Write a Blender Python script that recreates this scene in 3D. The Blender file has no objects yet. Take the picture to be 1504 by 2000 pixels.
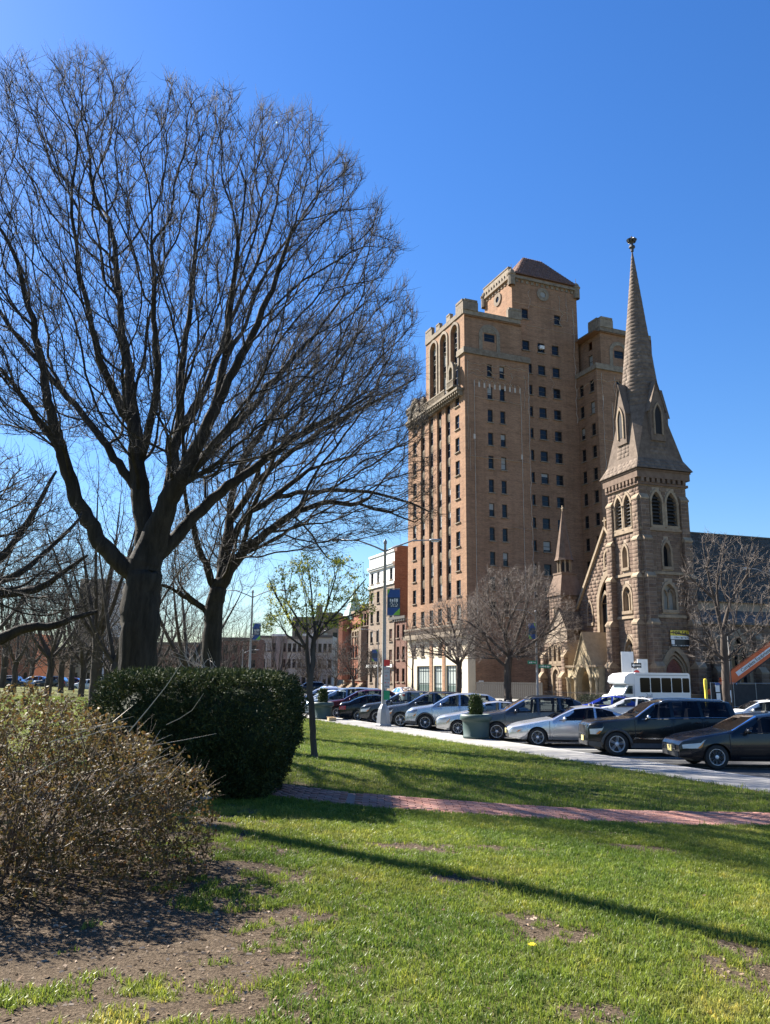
import bpy, bmesh, math, random
import numpy as np
from mathutils import Vector, Matrix, noise as mnoise
random.seed(7); RNG = np.random.default_rng(7)
R = math.radians
scene = bpy.context.scene
COL = scene.collection

# ---------------------------------------------------------------- camera
CAMZ, FPX, PITCH, ROLL = 2.3, 1580.0, 0.20287, 0.010
cam_data = bpy.data.cameras.new('camera')
cam_data.sensor_fit = 'VERTICAL'; cam_data.sensor_height = 24.0
cam_data.lens = 24.0 * FPX / 2000.0
cam_data.clip_start = 0.1; cam_data.clip_end = 6000
cam = bpy.data.objects.new('camera', cam_data); COL.objects.link(cam)
_Fw = Vector((0, math.cos(PITCH), math.sin(PITCH))); _U = Vector((0, -math.sin(PITCH), math.cos(PITCH))); _R = Vector((1, 0, 0))
_R2 = _R*math.cos(ROLL) + _U*math.sin(ROLL); _U2 = _U*math.cos(ROLL) - _R*math.sin(ROLL)
cam.matrix_world = Matrix(((_R2.x, _U2.x, -_Fw.x, 0), (_R2.y, _U2.y, -_Fw.y, 0), (_R2.z, _U2.z, -_Fw.z, CAMZ), (0, 0, 0, 1)))
scene.camera = cam

# ---------------------------------------------------------------- sky, sun, exposure
SUN_AZ, SUN_EL = -52.0, 39.0            # degrees from +Y, clockwise seen from above
world = bpy.data.worlds.new('World'); scene.world = world; world.use_nodes = True
wn = world.node_tree.nodes; wl = world.node_tree.links; wn.clear()
sky = wn.new('ShaderNodeTexSky'); sky.sky_type = 'NISHITA'; sky.sun_disc = False
sky.sun_elevation = R(SUN_EL); sky.sun_rotation = R(SUN_AZ)
sky.altitude = 0; sky.air_density = 1.4; sky.dust_density = 0.25; sky.ozone_density = 8.0
bg = wn.new('ShaderNodeBackground'); bg.inputs['Strength'].default_value = 0.05
hs = wn.new('ShaderNodeHueSaturation'); hs.inputs['Hue'].default_value = .51; hs.inputs['Saturation'].default_value = 1.18   # the phone's vivid colour
wo = wn.new('ShaderNodeOutputWorld'); wl.new(sky.outputs[0], hs.inputs['Color']); wl.new(hs.outputs[0], bg.inputs[0]); wl.new(bg.outputs[0], wo.inputs[0])
sun_d = bpy.data.lights.new('sun', 'SUN'); sun_d.energy = 5.0; sun_d.angle = R(0.53); sun_d.color = (1.0, 0.94, 0.85)
sun = bpy.data.objects.new('sun', sun_d); COL.objects.link(sun)
_sd = Vector((math.sin(R(SUN_AZ))*math.cos(R(SUN_EL)), math.cos(R(SUN_AZ))*math.cos(R(SUN_EL)), math.sin(R(SUN_EL))))
sun.rotation_euler = _sd.to_track_quat('Z', 'Y').to_euler(); sun.location = (-30, 30, 60)
scene.view_settings.view_transform = 'Standard'; scene.view_settings.look = 'None'
scene.view_settings.exposure = 1.88; scene.view_settings.gamma = 1.0; scene.view_settings.use_curve_mapping = False
scene.render.engine = 'CYCLES'
scene.cycles.max_bounces = 6; scene.cycles.diffuse_bounces = 3; scene.cycles.glossy_bounces = 3
scene.cycles.transmission_bounces = 3; scene.cycles.transparent_max_bounces = 6
scene.cycles.use_denoising = True
# ---------------------------------------------------------------- helpers
def at(px, py, Y):
    """world point at forward distance Y seen at a photo position (survey helper)"""
    r = _R2*(px-752.) - _U2*(py-1000.) + _Fw*FPX
    return Vector((0, 0, CAMZ)) + r*(Y/r.y)
def gp(px, py, z=0.0):
    r = _R2*(px-752.) - _U2*(py-1000.) + _Fw*FPX
    return Vector((0, 0, CAMZ)) + r*((z-CAMZ)/r.z)
SA = R(23); NV = Vector((math.cos(SA), math.sin(SA), 0)); TV = Vector((-math.sin(SA), math.cos(SA), 0))
def ds(d, s, z=0.0):                      # street coordinates: d across, s along
    p = NV*d + TV*s; return Vector((p.x, p.y, z))
def smooth(a, b, x):
    t = min(1, max(0, (x-a)/(b-a))); return t*t*(3-2*t)
def lawn_z(x, y):
    d = NV.x*x + NV.y*y
    z = 0.74 - 0.60*smooth(1.0, 14.2, d)
    z += 0.05*mnoise.noise((x*.25, y*.25, 3.1))*(1-smooth(11, 13.8, d))
    return z

class MB:
    """collects boxes, prisms, tubes, lathes; build() links them as ONE mesh object"""
    def __init__(s): s.v = []; s.f = []; s.mi = []; s.n = 0
    def add(s, vs, fs, mi=0):
        b = len(s.v); s.v.extend(vs)
        for f in fs: s.f.append(tuple(i+b for i in f)); s.mi.append(mi)
        return s
    def box(s, x0, x1, y0, y1, z0, z1, mi=0):
        vs = [(x0,y0,z0),(x1,y0,z0),(x1,y1,z0),(x0,y1,z0),(x0,y0,z1),(x1,y0,z1),(x1,y1,z1),(x0,y1,z1)]
        return s.add(vs, [(0,3,2,1),(4,5,6,7),(0,1,5,4),(1,2,6,5),(2,3,7,6),(3,0,4,7)], mi)
    def obox(s, c, sz, M=None, mi=0):
        M = M or Matrix.Identity(3); c = Vector(c); h = Vector(sz)*.5; vs = []
        for z in (-1,1):
            for x, y in ((-1,-1),(1,-1),(1,1),(-1,1)): vs.append(tuple(c + M @ Vector((x*h.x, y*h.y, z*h.z))))
        return s.add(vs, [(0,3,2,1),(4,5,6,7),(0,1,5,4),(1,2,6,5),(2,3,7,6),(3,0,4,7)], mi)
    def bar(s, a, b, w, h=None, mi=0):
        a = Vector(a); b = Vector(b); h = h or w; d = (b-a); L = d.length
        if L < 1e-6: return s
        M = d.to_track_quat('Z', 'Y').to_matrix(); return s.obox((a+b)*.5, (w, h, L), M, mi)
    def prism(s, poly, fn, a, b, mi=0):
        """poly: 2D points (ccw), fn(p,q,depth)->xyz"""
        n = len(poly); vs = [fn(p[0], p[1], a) for p in poly] + [fn(p[0], p[1], b) for p in poly]
        fs = [tuple(range(n))[::-1], tuple(range(n, 2*n))] + [(i, (i+1) % n, n+(i+1) % n, n+i) for i in range(n)]
        return s.add([tuple(v) for v in vs], fs, mi)
    def ring(s, outer, inner, fn, a, b, mi=0, closed=False):
        n = len(outer); vs = []
        for poly in (outer, inner):
            for dpt in (a, b): vs += [tuple(fn(p[0], p[1], dpt)) for p in poly]
        fs = []; m = n if closed else n-1
        for i in range(m):
            j = (i+1) % n
            fs += [(n+i, n+j, 3*n+j, 3*n+i), (i, j, n+j, n+i), (2*n+j, 2*n+i, 3*n+i, 3*n+j), (j, i, 2*n+i, 2*n+j)]
        if not closed: fs += [(0, n, 3*n, 2*n), (n-1, 3*n-1, 4*n-1, 2*n-1)]
        return s.add(vs, fs, mi)
    def tube(s, pts, rad, n=8, mi=0, cap=True):
        pts = [Vector(p) for p in pts]; k = len(pts)
        if not hasattr(rad, '__len__'): rad = [rad]*k
        vs = []; prev = None
        for i, p in enumerate(pts):
            t = (pts[min(i+1, k-1)] - pts[max(i-1, 0)]).normalized()
            if prev is None:
                u = t.orthogonal().normalized()
            else:
                u = (prev - t*prev.dot(t)); u = u.normalized() if u.length > 1e-6 else t.orthogonal().normalized()
            prev = u; w = t.cross(u)
            for j in range(n):
                a = 2*math.pi*j/n; vs.append(tuple(p + (u*math.cos(a) + w*math.sin(a))*rad[i]))
        fs = [(i*n+j, i*n+(j+1) % n, (i+1)*n+(j+1) % n, (i+1)*n+j) for i in range(k-1) for j in range(n)]
        if cap: fs += [tuple(range(n))[::-1], tuple(range((k-1)*n, k*n))]
        return s.add(vs, fs, mi)
    def lathe(s, prof, n=24, c=(0,0,0), axis='Z', mi=0, a0=0.0):
        vs = []
        for r, z in prof:
            for j in range(n):
                a = a0 + 2*math.pi*j/n; x, y = r*math.cos(a), r*math.sin(a)
                q = (x, y, z) if axis == 'Z' else (x, z, y)
                vs.append((c[0]+q[0], c[1]+q[1], c[2]+q[2]))
        k = len(prof); fs = []
        for i in range(k-1):
            for j in range(n):
                q = (i*n+j, i*n+(j+1) % n, (i+1)*n+(j+1) % n, (i+1)*n+j)
                fs.append(q if axis == 'Z' else q[::-1])
        return s.add(vs, fs, mi)
    def mesh(s, name, mats, smooth=False):
        me = bpy.data.meshes.new(name); me.from_pydata(s.v, [], s.f); 
        for m in (mats if isinstance(mats, (list, tuple)) else [mats]): me.materials.append(m)
        if any(s.mi): me.polygons.foreach_set('material_index', s.mi)
        if smooth: me.polygons.foreach_set('use_smooth', [True]*len(me.polygons))
        me.update(); return me
    def build(s, name, mats, parent=None, smooth=False, loc=None, rotz=None):
        return link(name, s.mesh(name, mats, smooth), parent, loc, rotz)

def link(name, me, parent=None, loc=None, rotz=None, scale=None):
    o = bpy.data.objects.new(name, me); COL.objects.link(o)
    if parent is not None: o.parent = parent
    if loc is not None: o.location = loc
    if rotz is not None: o.rotation_euler = (0, 0, rotz)
    if scale is not None: o.scale = scale if hasattr(scale, '__len__') else (scale,)*3
    return o
def tag(o, label, cat, group=None):
    o['label'] = label; o['category'] = cat
    if group: o['group'] = group
    return o
def thing(name, label, cat, loc=(0,0,0), rotz=0.0, group=None, scale=None):
    o = link(name, None, None, loc, rotz, scale); o.empty_display_size = .3
    return tag(o, label, cat, group)
def structure(o): o['kind'] = 'structure'; return o
def stuff(o): o['kind'] = 'stuff'; return o
def copy_tree(o, parent=None):
    c = o.copy(); COL.objects.link(c); c.parent = parent
    for ch in o.children: copy_tree(ch, c)
    return c
def smooth_angle(me, ang=40):
    """shade smooth with sharp edges above an angle"""
    me.polygons.foreach_set('use_smooth', [True]*len(me.polygons))
    bm = bmesh.new(); bm.from_mesh(me); ca = math.radians(ang)
    for e in bm.edges:
        if len(e.link_faces) == 2 and e.calc_face_angle(0) > ca: e.smooth = False
    bm.to_mesh(me); bm.free(); return me
def fast_mesh(name, verts, faces_arr, mats, smooth=False, mi=None):
    """verts (n,3) array, faces (m,3|4) array -> mesh"""
    me = bpy.data.meshes.new(name); nv, (nf, k) = len(verts), faces_arr.shape
    me.vertices.add(nv); me.vertices.foreach_set('co', np.asarray(verts, np.float32).ravel())
    me.loops.add(nf*k); me.loops.foreach_set('vertex_index', faces_arr.astype(np.int32).ravel())
    me.polygons.add(nf); me.polygons.foreach_set('loop_start', np.arange(0, nf*k, k, dtype=np.int32))
    for m in (mats if isinstance(mats, (list, tuple)) else [mats]): me.materials.append(m)
    if mi is not None: me.polygons.foreach_set('material_index', mi)
    if smooth: me.polygons.foreach_set('use_smooth', np.ones(nf, dtype=bool))
    me.update(calc_edges=True); me.validate(); return me

# walls in a frame: O origin, N outward normal, U = horizontal to the right seen from outside
class Frame:
    def __init__(s, O, N):
        s.O = Vector(O); s.N = Vector(N).normalized(); s.U = (-s.N).cross(Vector((0,0,1))).normalized(); s.Z = Vector((0,0,1))
    def __call__(s, u, v, n=0.0): return tuple(s.O + s.U*u + s.Z*v + s.N*n)
    @property
    def rotz(s): return math.atan2(s.U.y, s.U.x)
def arch_pts(w, spring, apex, n=7, c=0.0, base=0.0):
    """pointed (or round) arch outline: left jamb bottom -> apex -> right jamb bottom"""
    a = w/2; r = apex-spring; pts = [(c-a, base)]
    Rr = (a*a+r*r)/(2*a) if r > 1e-6 else 1e9
    th = math.asin(min(1, r/Rr)) if r < Rr else math.pi - math.asin(min(1, r/Rr))
    left = [(c-a+Rr-Rr*math.cos(th*i/n), spring+Rr*math.sin(th*i/n)) for i in range(n+1)]
    left[-1] = (c, apex)
    pts += left; pts += [(2*c-x, z) for x, z in left[::-1][1:]]; pts.append((c+a, base)); return pts
def gwall(mb, fr, u0, u1, v0, v1, ops=(), depth=.25, arches=(), mi=0):
    """rectangular wall with recessed rectangular (a,b,c,d) and arched (a,b,c,spring,apex) openings"""
    rects = [tuple(o) for o in ops] + [(a, b, c, ap) for a, b, c, sp, ap in arches]
    us = sorted({u0, u1, *[r[0] for r in rects], *[r[1] for r in rects]}); vs = sorted({v0, v1, *[r[2] for r in rects], *[r[3] for r in rects]})
    for i in range(len(us)-1):
        for j in range(len(vs)-1):
            uc, vc = (us[i]+us[i+1])/2, (vs[j]+vs[j+1])/2
            if any(r[0] < uc < r[1] and r[2] < vc < r[3] for r in rects): continue
            mb.add([fr(us[i], vs[j]), fr(us[i+1], vs[j]), fr(us[i+1], vs[j+1]), fr(us[i], vs[j+1])], [(0,1,2,3)], mi)
    for a, b, c, d in ops:
        P = [(a,c),(b,c),(b,d),(a,d)]
        mb.add([fr(*p, 0) for p in P]+[fr(*p, -depth) for p in P], [(0,4,5,1),(1,5,6,2),(2,6,7,3),(3,7,4,0)], mi)
    for a, b, c, sp, ap in arches:
        P = arch_pts(b-a, sp, ap, 7, (a+b)/2, c); n = len(P); h = n//2
        for i in range(1, h):
            (x0, z0), (x1, z1) = P[i], P[i+1]
            mb.add([fr(a, z0), fr(x0, z0), fr(x1, z1), fr(a, z1)], [(0,1,2,3)], mi)
            (x0, z0), (x1, z1) = P[n-1-i], P[n-2-i]
            mb.add([fr(x0, z0), fr(b, z0), fr(b, z1), fr(x1, z1)], [(0,1,2,3)], mi)
        mb.add([fr(*p, 0) for p in P]+[fr(*p, -depth) for p in P], [(i, i+n, i+1+n, i+1) for i in range(n-1)] + [(n-1, 2*n-1, n, 0)], mi)

def blocks(fr_fn, v0, v1, course, lmin, lmax, ulim, ops=(), proud=.03, gap=.012, seed=1, jit=.012, arches=(), cj=.08):
    """courses of separate stones on a wall; fr_fn(u,v,n)->xyz, ulim(v)->(ul,ur). returns list of 8-vertex stones"""
    rng = random.Random(seed); out = []; v = v0
    while v < v1-.05:
        h = min(course*rng.uniform(1-cj, 1+cj), v1-v); vm = v+h/2; ul, ur = ulim(vm)
        if ur-ul > .1:
            iv = [(ul, ur)]; holes = [(a, b) for a, b, c, d in ops if c < v+h-.02 and d > v+.02]
            for a, b, c, sp, ap in arches:
                if c < v+h-.02 and ap > v+.02:
                    if v <= sp: holes.append((a, b))
                    else:
                        k = math.sqrt(max(0, 1-((v-sp)/(ap-sp))**1.5)); m = (a+b)/2; holes.append((m-(b-a)/2*k, m+(b-a)/2*k))
            for a, b in holes:
                niv = []
                for p, q in iv:
                    if b <= p or a >= q: niv.append((p, q)); continue
                    if a > p: niv.append((p, a))
                    if b < q: niv.append((b, q))
                iv = niv
            for p, q in iv:
                x = p
                while x < q-.02:
                    L = rng.uniform(lmin, lmax)
                    if q-x-L < lmin*.6: L = q-x
                    pr = proud+rng.uniform(-jit, jit); a, b = x+gap, x+L-gap
                    if b-a > .03:
                        c, d = v+gap, v+h-gap
                        # follow slanted edges
                        l0, r0 = ulim(c); l1, r1 = ulim(d)
                        a0, a1, b0, b1 = max(a, l0), max(a, l1), min(b, r0), min(b, r1)
                        if b0-a0 > .02 and b1-a1 > .01:
                            e = min(.02, (b1-a1)*.2)
                            out.append([fr_fn(a0,c,0), fr_fn(b0,c,0), fr_fn(b1,d,0), fr_fn(a1,d,0),
                                        fr_fn(a0+e,c+e,pr), fr_fn(b0-e,c+e,pr), fr_fn(b1-e,d-e,pr), fr_fn(a1+e,d-e,pr)])
                    x += L
        v += h
    return out
BLKF = [(4,5,6,7),(0,1,5,4),(1,2,6,5),(2,3,7,6),(3,0,4,7)]
def build_blocks(lst, name, mat, parent, singles=0, joined='stone_courses'):
    """the first `singles` stones become objects of their own, the rest one joined part"""
    for b in lst[:singles]:
        c = sum((Vector(p) for p in b), Vector())/8
        me = bpy.data.meshes.new(name); me.from_pydata([tuple(Vector(p)-c) for p in b], [], BLKF); me.materials.append(mat)
        link(name, me, parent, c)
    rest = lst[singles:]
    if rest:
        v = np.array(rest, np.float32).reshape(-1, 3); f = (np.arange(len(rest))[:, None, None]*8 + np.array(BLKF)[None]).reshape(-1, 4)
        return stuff(link(joined, fast_mesh(joined, v, f, mat), parent))
# ---------------------------------------------------------------- materials (all procedural)
def new_mat(name):
    m = bpy.data.materials.new(name); m.use_nodes = True; nt = m.node_tree; nt.nodes.clear()
    out = nt.nodes.new('ShaderNodeOutputMaterial'); b = nt.nodes.new('ShaderNodeBsdfPrincipled'); nt.links.new(b.outputs[0], out.inputs[0])
    return m, nt, b
def N(nt, t, **kw):
    n = nt.nodes.new(t)
    for k, v in kw.items():
        if k.startswith('i_'): n.inputs[int(k[2:]) if k[2:].isdigit() else k[2:].replace('_', ' ')].default_value = v
        else: setattr(n, k, v)
    return n
def ramp(nt, fac, stops):
    r = nt.nodes.new('ShaderNodeValToRGB'); el = r.color_ramp.elements
    while len(el) < len(stops): el.new(0.5)
    for e, (p, c) in zip(el, stops): e.position = p; e.color = (*c, 1) if len(c) == 3 else c
    nt.links.new(fac, r.inputs[0]); return r.outputs[0]
def coords(nt, kind='Object', scale=None):
    tc = nt.nodes.new('ShaderNodeTexCoord'); o = tc.outputs[kind]
    if scale:
        mp = nt.nodes.new('ShaderNodeMapping'); mp.inputs['Scale'].default_value = scale if hasattr(scale, '__len__') else (scale,)*3
        nt.links.new(o, mp.inputs[0]); o = mp.outputs[0]
    return o
def noise(nt, vec, scale, detail=4, rough=.6, dist=0):
    n = N(nt, 'ShaderNodeTexNoise', i_Scale=scale, i_Detail=detail, i_Roughness=rough, i_Distortion=dist)
    if vec is not None: nt.links.new(vec, n.inputs['Vector'])
    return n.outputs['Fac']
def mixc(nt, fac, a, b, mode='MIX'):
    m = nt.nodes.new('ShaderNodeMix'); m.data_type = 'RGBA'; m.blend_type = mode
    for sock, val in ((m.inputs['Factor'], fac), (m.inputs[6], a), (m.inputs[7], b)):
        if isinstance(val, (int, float)): sock.default_value = val
        elif isinstance(val, tuple): sock.default_value = (*val, 1) if len(val) == 3 else val
        else: nt.links.new(val, sock)
    return m.outputs[2]
def math_n(nt, op, a, b=None, clamp=False):
    m = nt.nodes.new('ShaderNodeMath'); m.operation = op; m.use_clamp = clamp
    for i, v in enumerate((a, b)):
        if v is None: continue
        if isinstance(v, (int, float)): m.inputs[i].default_value = v
        else: nt.links.new(v, m.inputs[i])
    return m.outputs[0]
def bump(nt, bsdf, h, strength=.3, dist=.02):
    b = N(nt, 'ShaderNodeBump', i_Strength=strength, i_Distance=dist); nt.links.new(h, b.inputs['Height']); nt.links.new(b.outputs[0], bsdf.inputs['Normal'])
def per_piece(nt):
    """a random number for every loose piece and every object"""
    g = nt.nodes.new('ShaderNodeNewGeometry'); oi = nt.nodes.new('ShaderNodeObjectInfo')
    return math_n(nt, 'FRACT', math_n(nt, 'ADD', g.outputs['Random Per Island'], oi.outputs['Random']))
def plain(name, col, rough=.6, var=.12, scale=3.0, metal=0.0, spec=.5, bmp=0.0, coat=0.0):
    m, nt, b = new_mat(name); v = coords(nt); n1 = noise(nt, v, scale, 5)
    c = ramp(nt, n1, [(.25, tuple(x*(1-var) for x in col)), (.75, tuple(min(1, x*(1+var)) for x in col))])
    nt.links.new(c, b.inputs['Base Color']); b.inputs['Roughness'].default_value = rough; b.inputs['Metallic'].default_value = metal
    b.inputs['Specular IOR Level'].default_value = spec; b.inputs['Coat Weight'].default_value = coat
    if bmp: bump(nt, b, noise(nt, v, scale*8, 4), bmp, .01)
    return m
def stone(name, cols, rough=.9, grain=14.0, stain=.35, bmp=.5):
    m, nt, b = new_mat(name); v = coords(nt); pp = per_piece(nt); k = len(cols)
    c = ramp(nt, pp, [((i+.5)/k, col) for i, col in enumerate(cols)])
    g = coords(nt, 'Object'); n1 = noise(nt, g, grain*.15, 6, .65); n2 = noise(nt, g, grain, 4)
    c = mixc(nt, stain, c, ramp(nt, n1, [(.3, (.25,.22,.2)), (.7, (1,1,1))]), 'MULTIPLY')
    c = mixc(nt, .25, c, ramp(nt, n2, [(.3, (.55,.55,.55)), (.7, (1,1,1))]), 'MULTIPLY')
    nt.links.new(c, b.inputs['Base Color']); b.inputs['Roughness'].default_value = rough; b.inputs['Specular IOR Level'].default_value = .2
    bump(nt, b, n2, bmp, .03); return m
def brick_mat(name, c1, c2, mortar, bw=.215, bh=.075, stain=.35, offset_axes=True):
    m, nt, b = new_mat(name); v = coords(nt); sp = N(nt, 'ShaderNodeSeparateXYZ'); nt.links.new(v, sp.inputs[0])
    cb = N(nt, 'ShaderNodeCombineXYZ'); nt.links.new(math_n(nt, 'ADD', sp.outputs[0], sp.outputs[1]), cb.inputs[0]); nt.links.new(sp.outputs[2], cb.inputs[1])
    br = N(nt, 'ShaderNodeTexBrick', i_Scale=1.0); br.inputs['Brick Width'].default_value = bw; br.inputs['Row Height'].default_value = bh
    br.inputs['Mortar Size'].default_value = .010; br.inputs['Mortar Smooth'].default_value = .1; br.inputs['Bias'].default_value = 0
    br.inputs['Color1'].default_value = (*c1, 1); br.inputs['Color2'].default_value = (*c2, 1); br.inputs['Mortar'].default_value = (*mortar, 1)
    nt.links.new(cb.outputs[0], br.inputs['Vector'])
    # groups of bricks a little darker / redder, visible from far away
    mp = N(nt, 'ShaderNodeMapping'); mp.inputs['Scale'].default_value = (.9, 4.2, 1); nt.links.new(cb.outputs[0], mp.inputs[0])
    n0 = noise(nt, mp.outputs[0], 1.6, 5, .7); n1 = noise(nt, v, .22, 6, .6)
    c = mixc(nt, .55, br.outputs['Color'], ramp(nt, n0, [(.30, (.42,.38,.36)), (.5, (.95,.95,.95)), (.70, (1.3,1.2,1.08))]), 'MULTIPLY')
    n5 = noise(nt, mp.outputs[0], .45, 6, .75); c = mixc(nt, .6, c, ramp(nt, n5, [(.32, (.55,.50,.48)), (.5, (1,1,1)), (.68, (1.25,1.18,1.1))]), 'MULTIPLY')
    c = mixc(nt, stain, c, ramp(nt, n1, [(.32, (.45,.42,.40)), (.6, (1,1,1))]), 'MULTIPLY')
    mp2 = N(nt, 'ShaderNodeMapping'); mp2.inputs['Scale'].default_value = (1.6, .05, 1); nt.links.new(cb.outputs[0], mp2.inputs[0])
    n3 = noise(nt, mp2.outputs[0], 1.0, 4, .6)
    c = mixc(nt, stain*.8, c, ramp(nt, n3, [(.35, (.55,.53,.5)), (.55, (1,1,1))]), 'MULTIPLY')
    nt.links.new(c, b.inputs['Base Color']); b.inputs['Roughness'].default_value = .92; b.inputs['Specular IOR Level'].default_value = .15
    bump(nt, b, br.outputs['Fac'], -.25, .01); return m
def paint(name, col, metal=.4, rough=.28):
    m, nt, b = new_mat(name); v = coords(nt)
    n1 = noise(nt, v, 2.2, 4); c = mixc(nt, .5, tuple(col), ramp(nt, n1, [(.3, tuple(x*.86 for x in col)), (.7, tuple(min(1, x*1.08) for x in col))]))
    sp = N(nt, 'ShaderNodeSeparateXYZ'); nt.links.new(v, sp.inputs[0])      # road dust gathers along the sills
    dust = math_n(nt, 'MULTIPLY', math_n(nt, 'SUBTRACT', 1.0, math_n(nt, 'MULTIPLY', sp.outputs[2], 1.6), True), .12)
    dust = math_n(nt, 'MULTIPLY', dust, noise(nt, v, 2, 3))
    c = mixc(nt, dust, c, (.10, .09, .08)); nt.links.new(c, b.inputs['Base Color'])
    b.inputs['Metallic'].default_value = metal; b.inputs['Coat Weight'].default_value = .45; b.inputs['Coat Roughness'].default_value = .05; b.inputs['Specular IOR Level'].default_value = .35
    rr = ramp(nt, noise(nt, v, 1.5, 3), [(.3, (rough*.85,)*3), (.7, (rough*1.15,)*3)]); nt.links.new(rr, b.inputs['Roughness'])
    return m
M = {}
M['brick'] = brick_mat('tan brick', (.36,.203,.118), (.262,.145,.088), (.30,.215,.15))
M['brick_dark'] = brick_mat('red brown brick', (.20,.085,.055), (.15,.065,.045), (.24,.19,.16))
M['brick_red'] = brick_mat('orange red brick', (.42,.15,.08), (.36,.12,.07), (.3,.2,.15))
M['brick_grey'] = brick_mat('grey brown brick', (.30,.23,.17), (.26,.2,.15), (.3,.26,.22))
M['limestone'] = stone('pale limestone', [(.31,.255,.19),(.35,.29,.215),(.27,.22,.165)], stain=.65)
M['terracotta'] = stone('cream terracotta', [(.30,.25,.185),(.26,.215,.16),(.34,.285,.21)], stain=.7)
M['cream'] = plain('cream stone base', (.62,.53,.38), .85, .12, 1.2, bmp=.2)
M['crack'] = plain('pale repair mortar', (.52,.46,.39), .9, .25, 6)
M['white_wall'] = plain('white painted facade', (.66,.65,.61), .8, .1, .8)
M['sandstone'] = stone('brown sandstone', [(.18,.124,.09),(.215,.15,.108),(.195,.134,.098),(.26,.19,.137),(.165,.11,.082),(.205,.143,.104)], stain=.5)
M['sand_dark'] = plain('sandstone joints', (.30,.235,.17), .95, .2, 2)
M['sand_trim'] = stone('buff sandstone trim', [(.35,.27,.185),(.39,.305,.21),(.31,.235,.162)], stain=.5)
M['spire_stone'] = stone('weathered spire stone', [(.185,.142,.11),(.205,.157,.12),(.17,.13,.10),(.225,.175,.135)], stain=.6)
M['porch'] = stone('yellowish porch stone', [(.46,.37,.235),(.40,.32,.205),(.50,.41,.265)], stain=.4)
M['slate'] = stone('grey slate', [(.085,.083,.072),(.115,.112,.098),(.065,.064,.056),(.14,.13,.112),(.095,.08,.068)], rough=.95, stain=.3)
M['slate_base'] = plain('roof boarding', (.05,.05,.05), .9)
M['tile_red'] = stone('red clay roof tile', [(.20,.115,.085),(.17,.097,.072),(.235,.135,.10)], stain=.4)
M['lead'] = plain('lead grey metal', (.115,.108,.098), .95, .2, 4, spec=.1)
M['copper'] = plain('green copper', (.30,.46,.40), .7, .2, 4)
M['dark'] = plain('dark interior', (.012,.012,.013), .9, .1)
M['wood_red'] = plain('faded red door wood', (.20,.075,.055), .8, .3, 6)
M['frame'] = plain('dark window frame', (.05,.045,.04), .6)
M['frame_w'] = plain('white window frame', (.5,.5,.48), .6)
M['green_metal'] = plain('dark green frame', (.03,.05,.045), .5)
def glass_mat(name, dark=(.012,.014,.018), blind=(.30,.29,.26), share=.22):
    m, nt, b = new_mat(name); oi = nt.nodes.new('ShaderNodeObjectInfo')
    v = coords(nt); sp = N(nt, 'ShaderNodeSeparateXYZ'); nt.links.new(v, sp.inputs[0])
    # a roller blind pulled part of the way in some windows
    has = math_n(nt, 'LESS_THAN', oi.outputs['Random'], share)
    lvl = math_n(nt, 'GREATER_THAN', sp.outputs[2], math_n(nt, 'MULTIPLY', math_n(nt, 'FRACT', math_n(nt, 'MULTIPLY', oi.outputs['Random'], 37.0)), 1.6))
    c = mixc(nt, math_n(nt, 'MULTIPLY', has, lvl), dark, blind); nt.links.new(c, b.inputs['Base Color'])
    b.inputs['Roughness'].default_value = .06; b.inputs['Specular IOR Level'].default_value = .22
    bump(nt, b, noise(nt, v, 1.2, 2), .04, .05); return m
M['glass'] = glass_mat('window glass'); M['shop_glass'] = glass_mat('shop glass', (.10,.14,.13), (.34,.38,.36), .9)
M['concrete'] = plain('pavement concrete', (.265,.253,.233), .9, .25, 1.1, bmp=.2)
M['kerb'] = plain('granite kerb', (.36,.35,.33), .85, .15, 5, bmp=.2)
M['pole'] = plain('galvanised steel', (.38,.39,.39), .45, .1, 3, metal=.6)
M['pole_paint'] = plain('silver grey paint', (.27,.275,.28), .5, .1, 3)
M['dark_metal'] = plain('dark metal', (.04,.04,.04), .5, .2, 5)
M['white_sign'] = plain('white sign board', (.75,.75,.73), .5, .05, 2)
M['grey_sign'] = plain('shade-toned sign plate', (.38,.38,.40), .5, .08, 4)  # darker copy of the white board, shade put into its blue-grey colour
M['red_sign'] = plain('red sign face', (.55,.03,.03), .4, .05)
M['black_sign'] = plain('black sign face', (.02,.02,.02), .4, .05)
M['green_sign'] = plain('green sign face', (.0,.20,.10), .4, .05)
M['yellow_sign'] = plain('yellow banner', (.75,.58,.06), .5, .05)
M['blue_banner'] = plain('blue banner', (.03,.085,.26), .7, .1); M['green_banner'] = plain('green banner', (.22,.48,.06), .7, .1)
M['navy_banner'] = plain('navy banner', (.03,.06,.10), .7, .1)
M['planter'] = plain('green planter shell', (.036,.07,.066), .55, .12, 3, bmp=.05)
M['soil'] = plain('potting soil', (.05,.035,.025), .95, .3, 20, bmp=.5)
M['orange'] = plain('orange machine paint', (.72,.13,.03), .45, .1, 2)
M['white_paint'] = plain('white vehicle paint', (.74,.74,.73), .3, .04, 2, coat=.5)
M['road_paint'] = plain('worn white road paint', (.55,.54,.5), .8, .25, 8)
M['screen'] = plain('black fence screen', (.035,.035,.035), .9, .3, 2)
M['iron'] = plain('rusty iron', (.05,.04,.035), .8, .3, 6)
M['timber'] = plain('grey timber', (.035,.032,.03), .9, .25, 3, bmp=.3)
M['tan'] = plain('tan cardboard', (.50,.36,.20), .8, .1)
M['rock'] = plain('pale rock', (.42,.38,.34), .9, .2, 12, bmp=.4)
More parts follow.
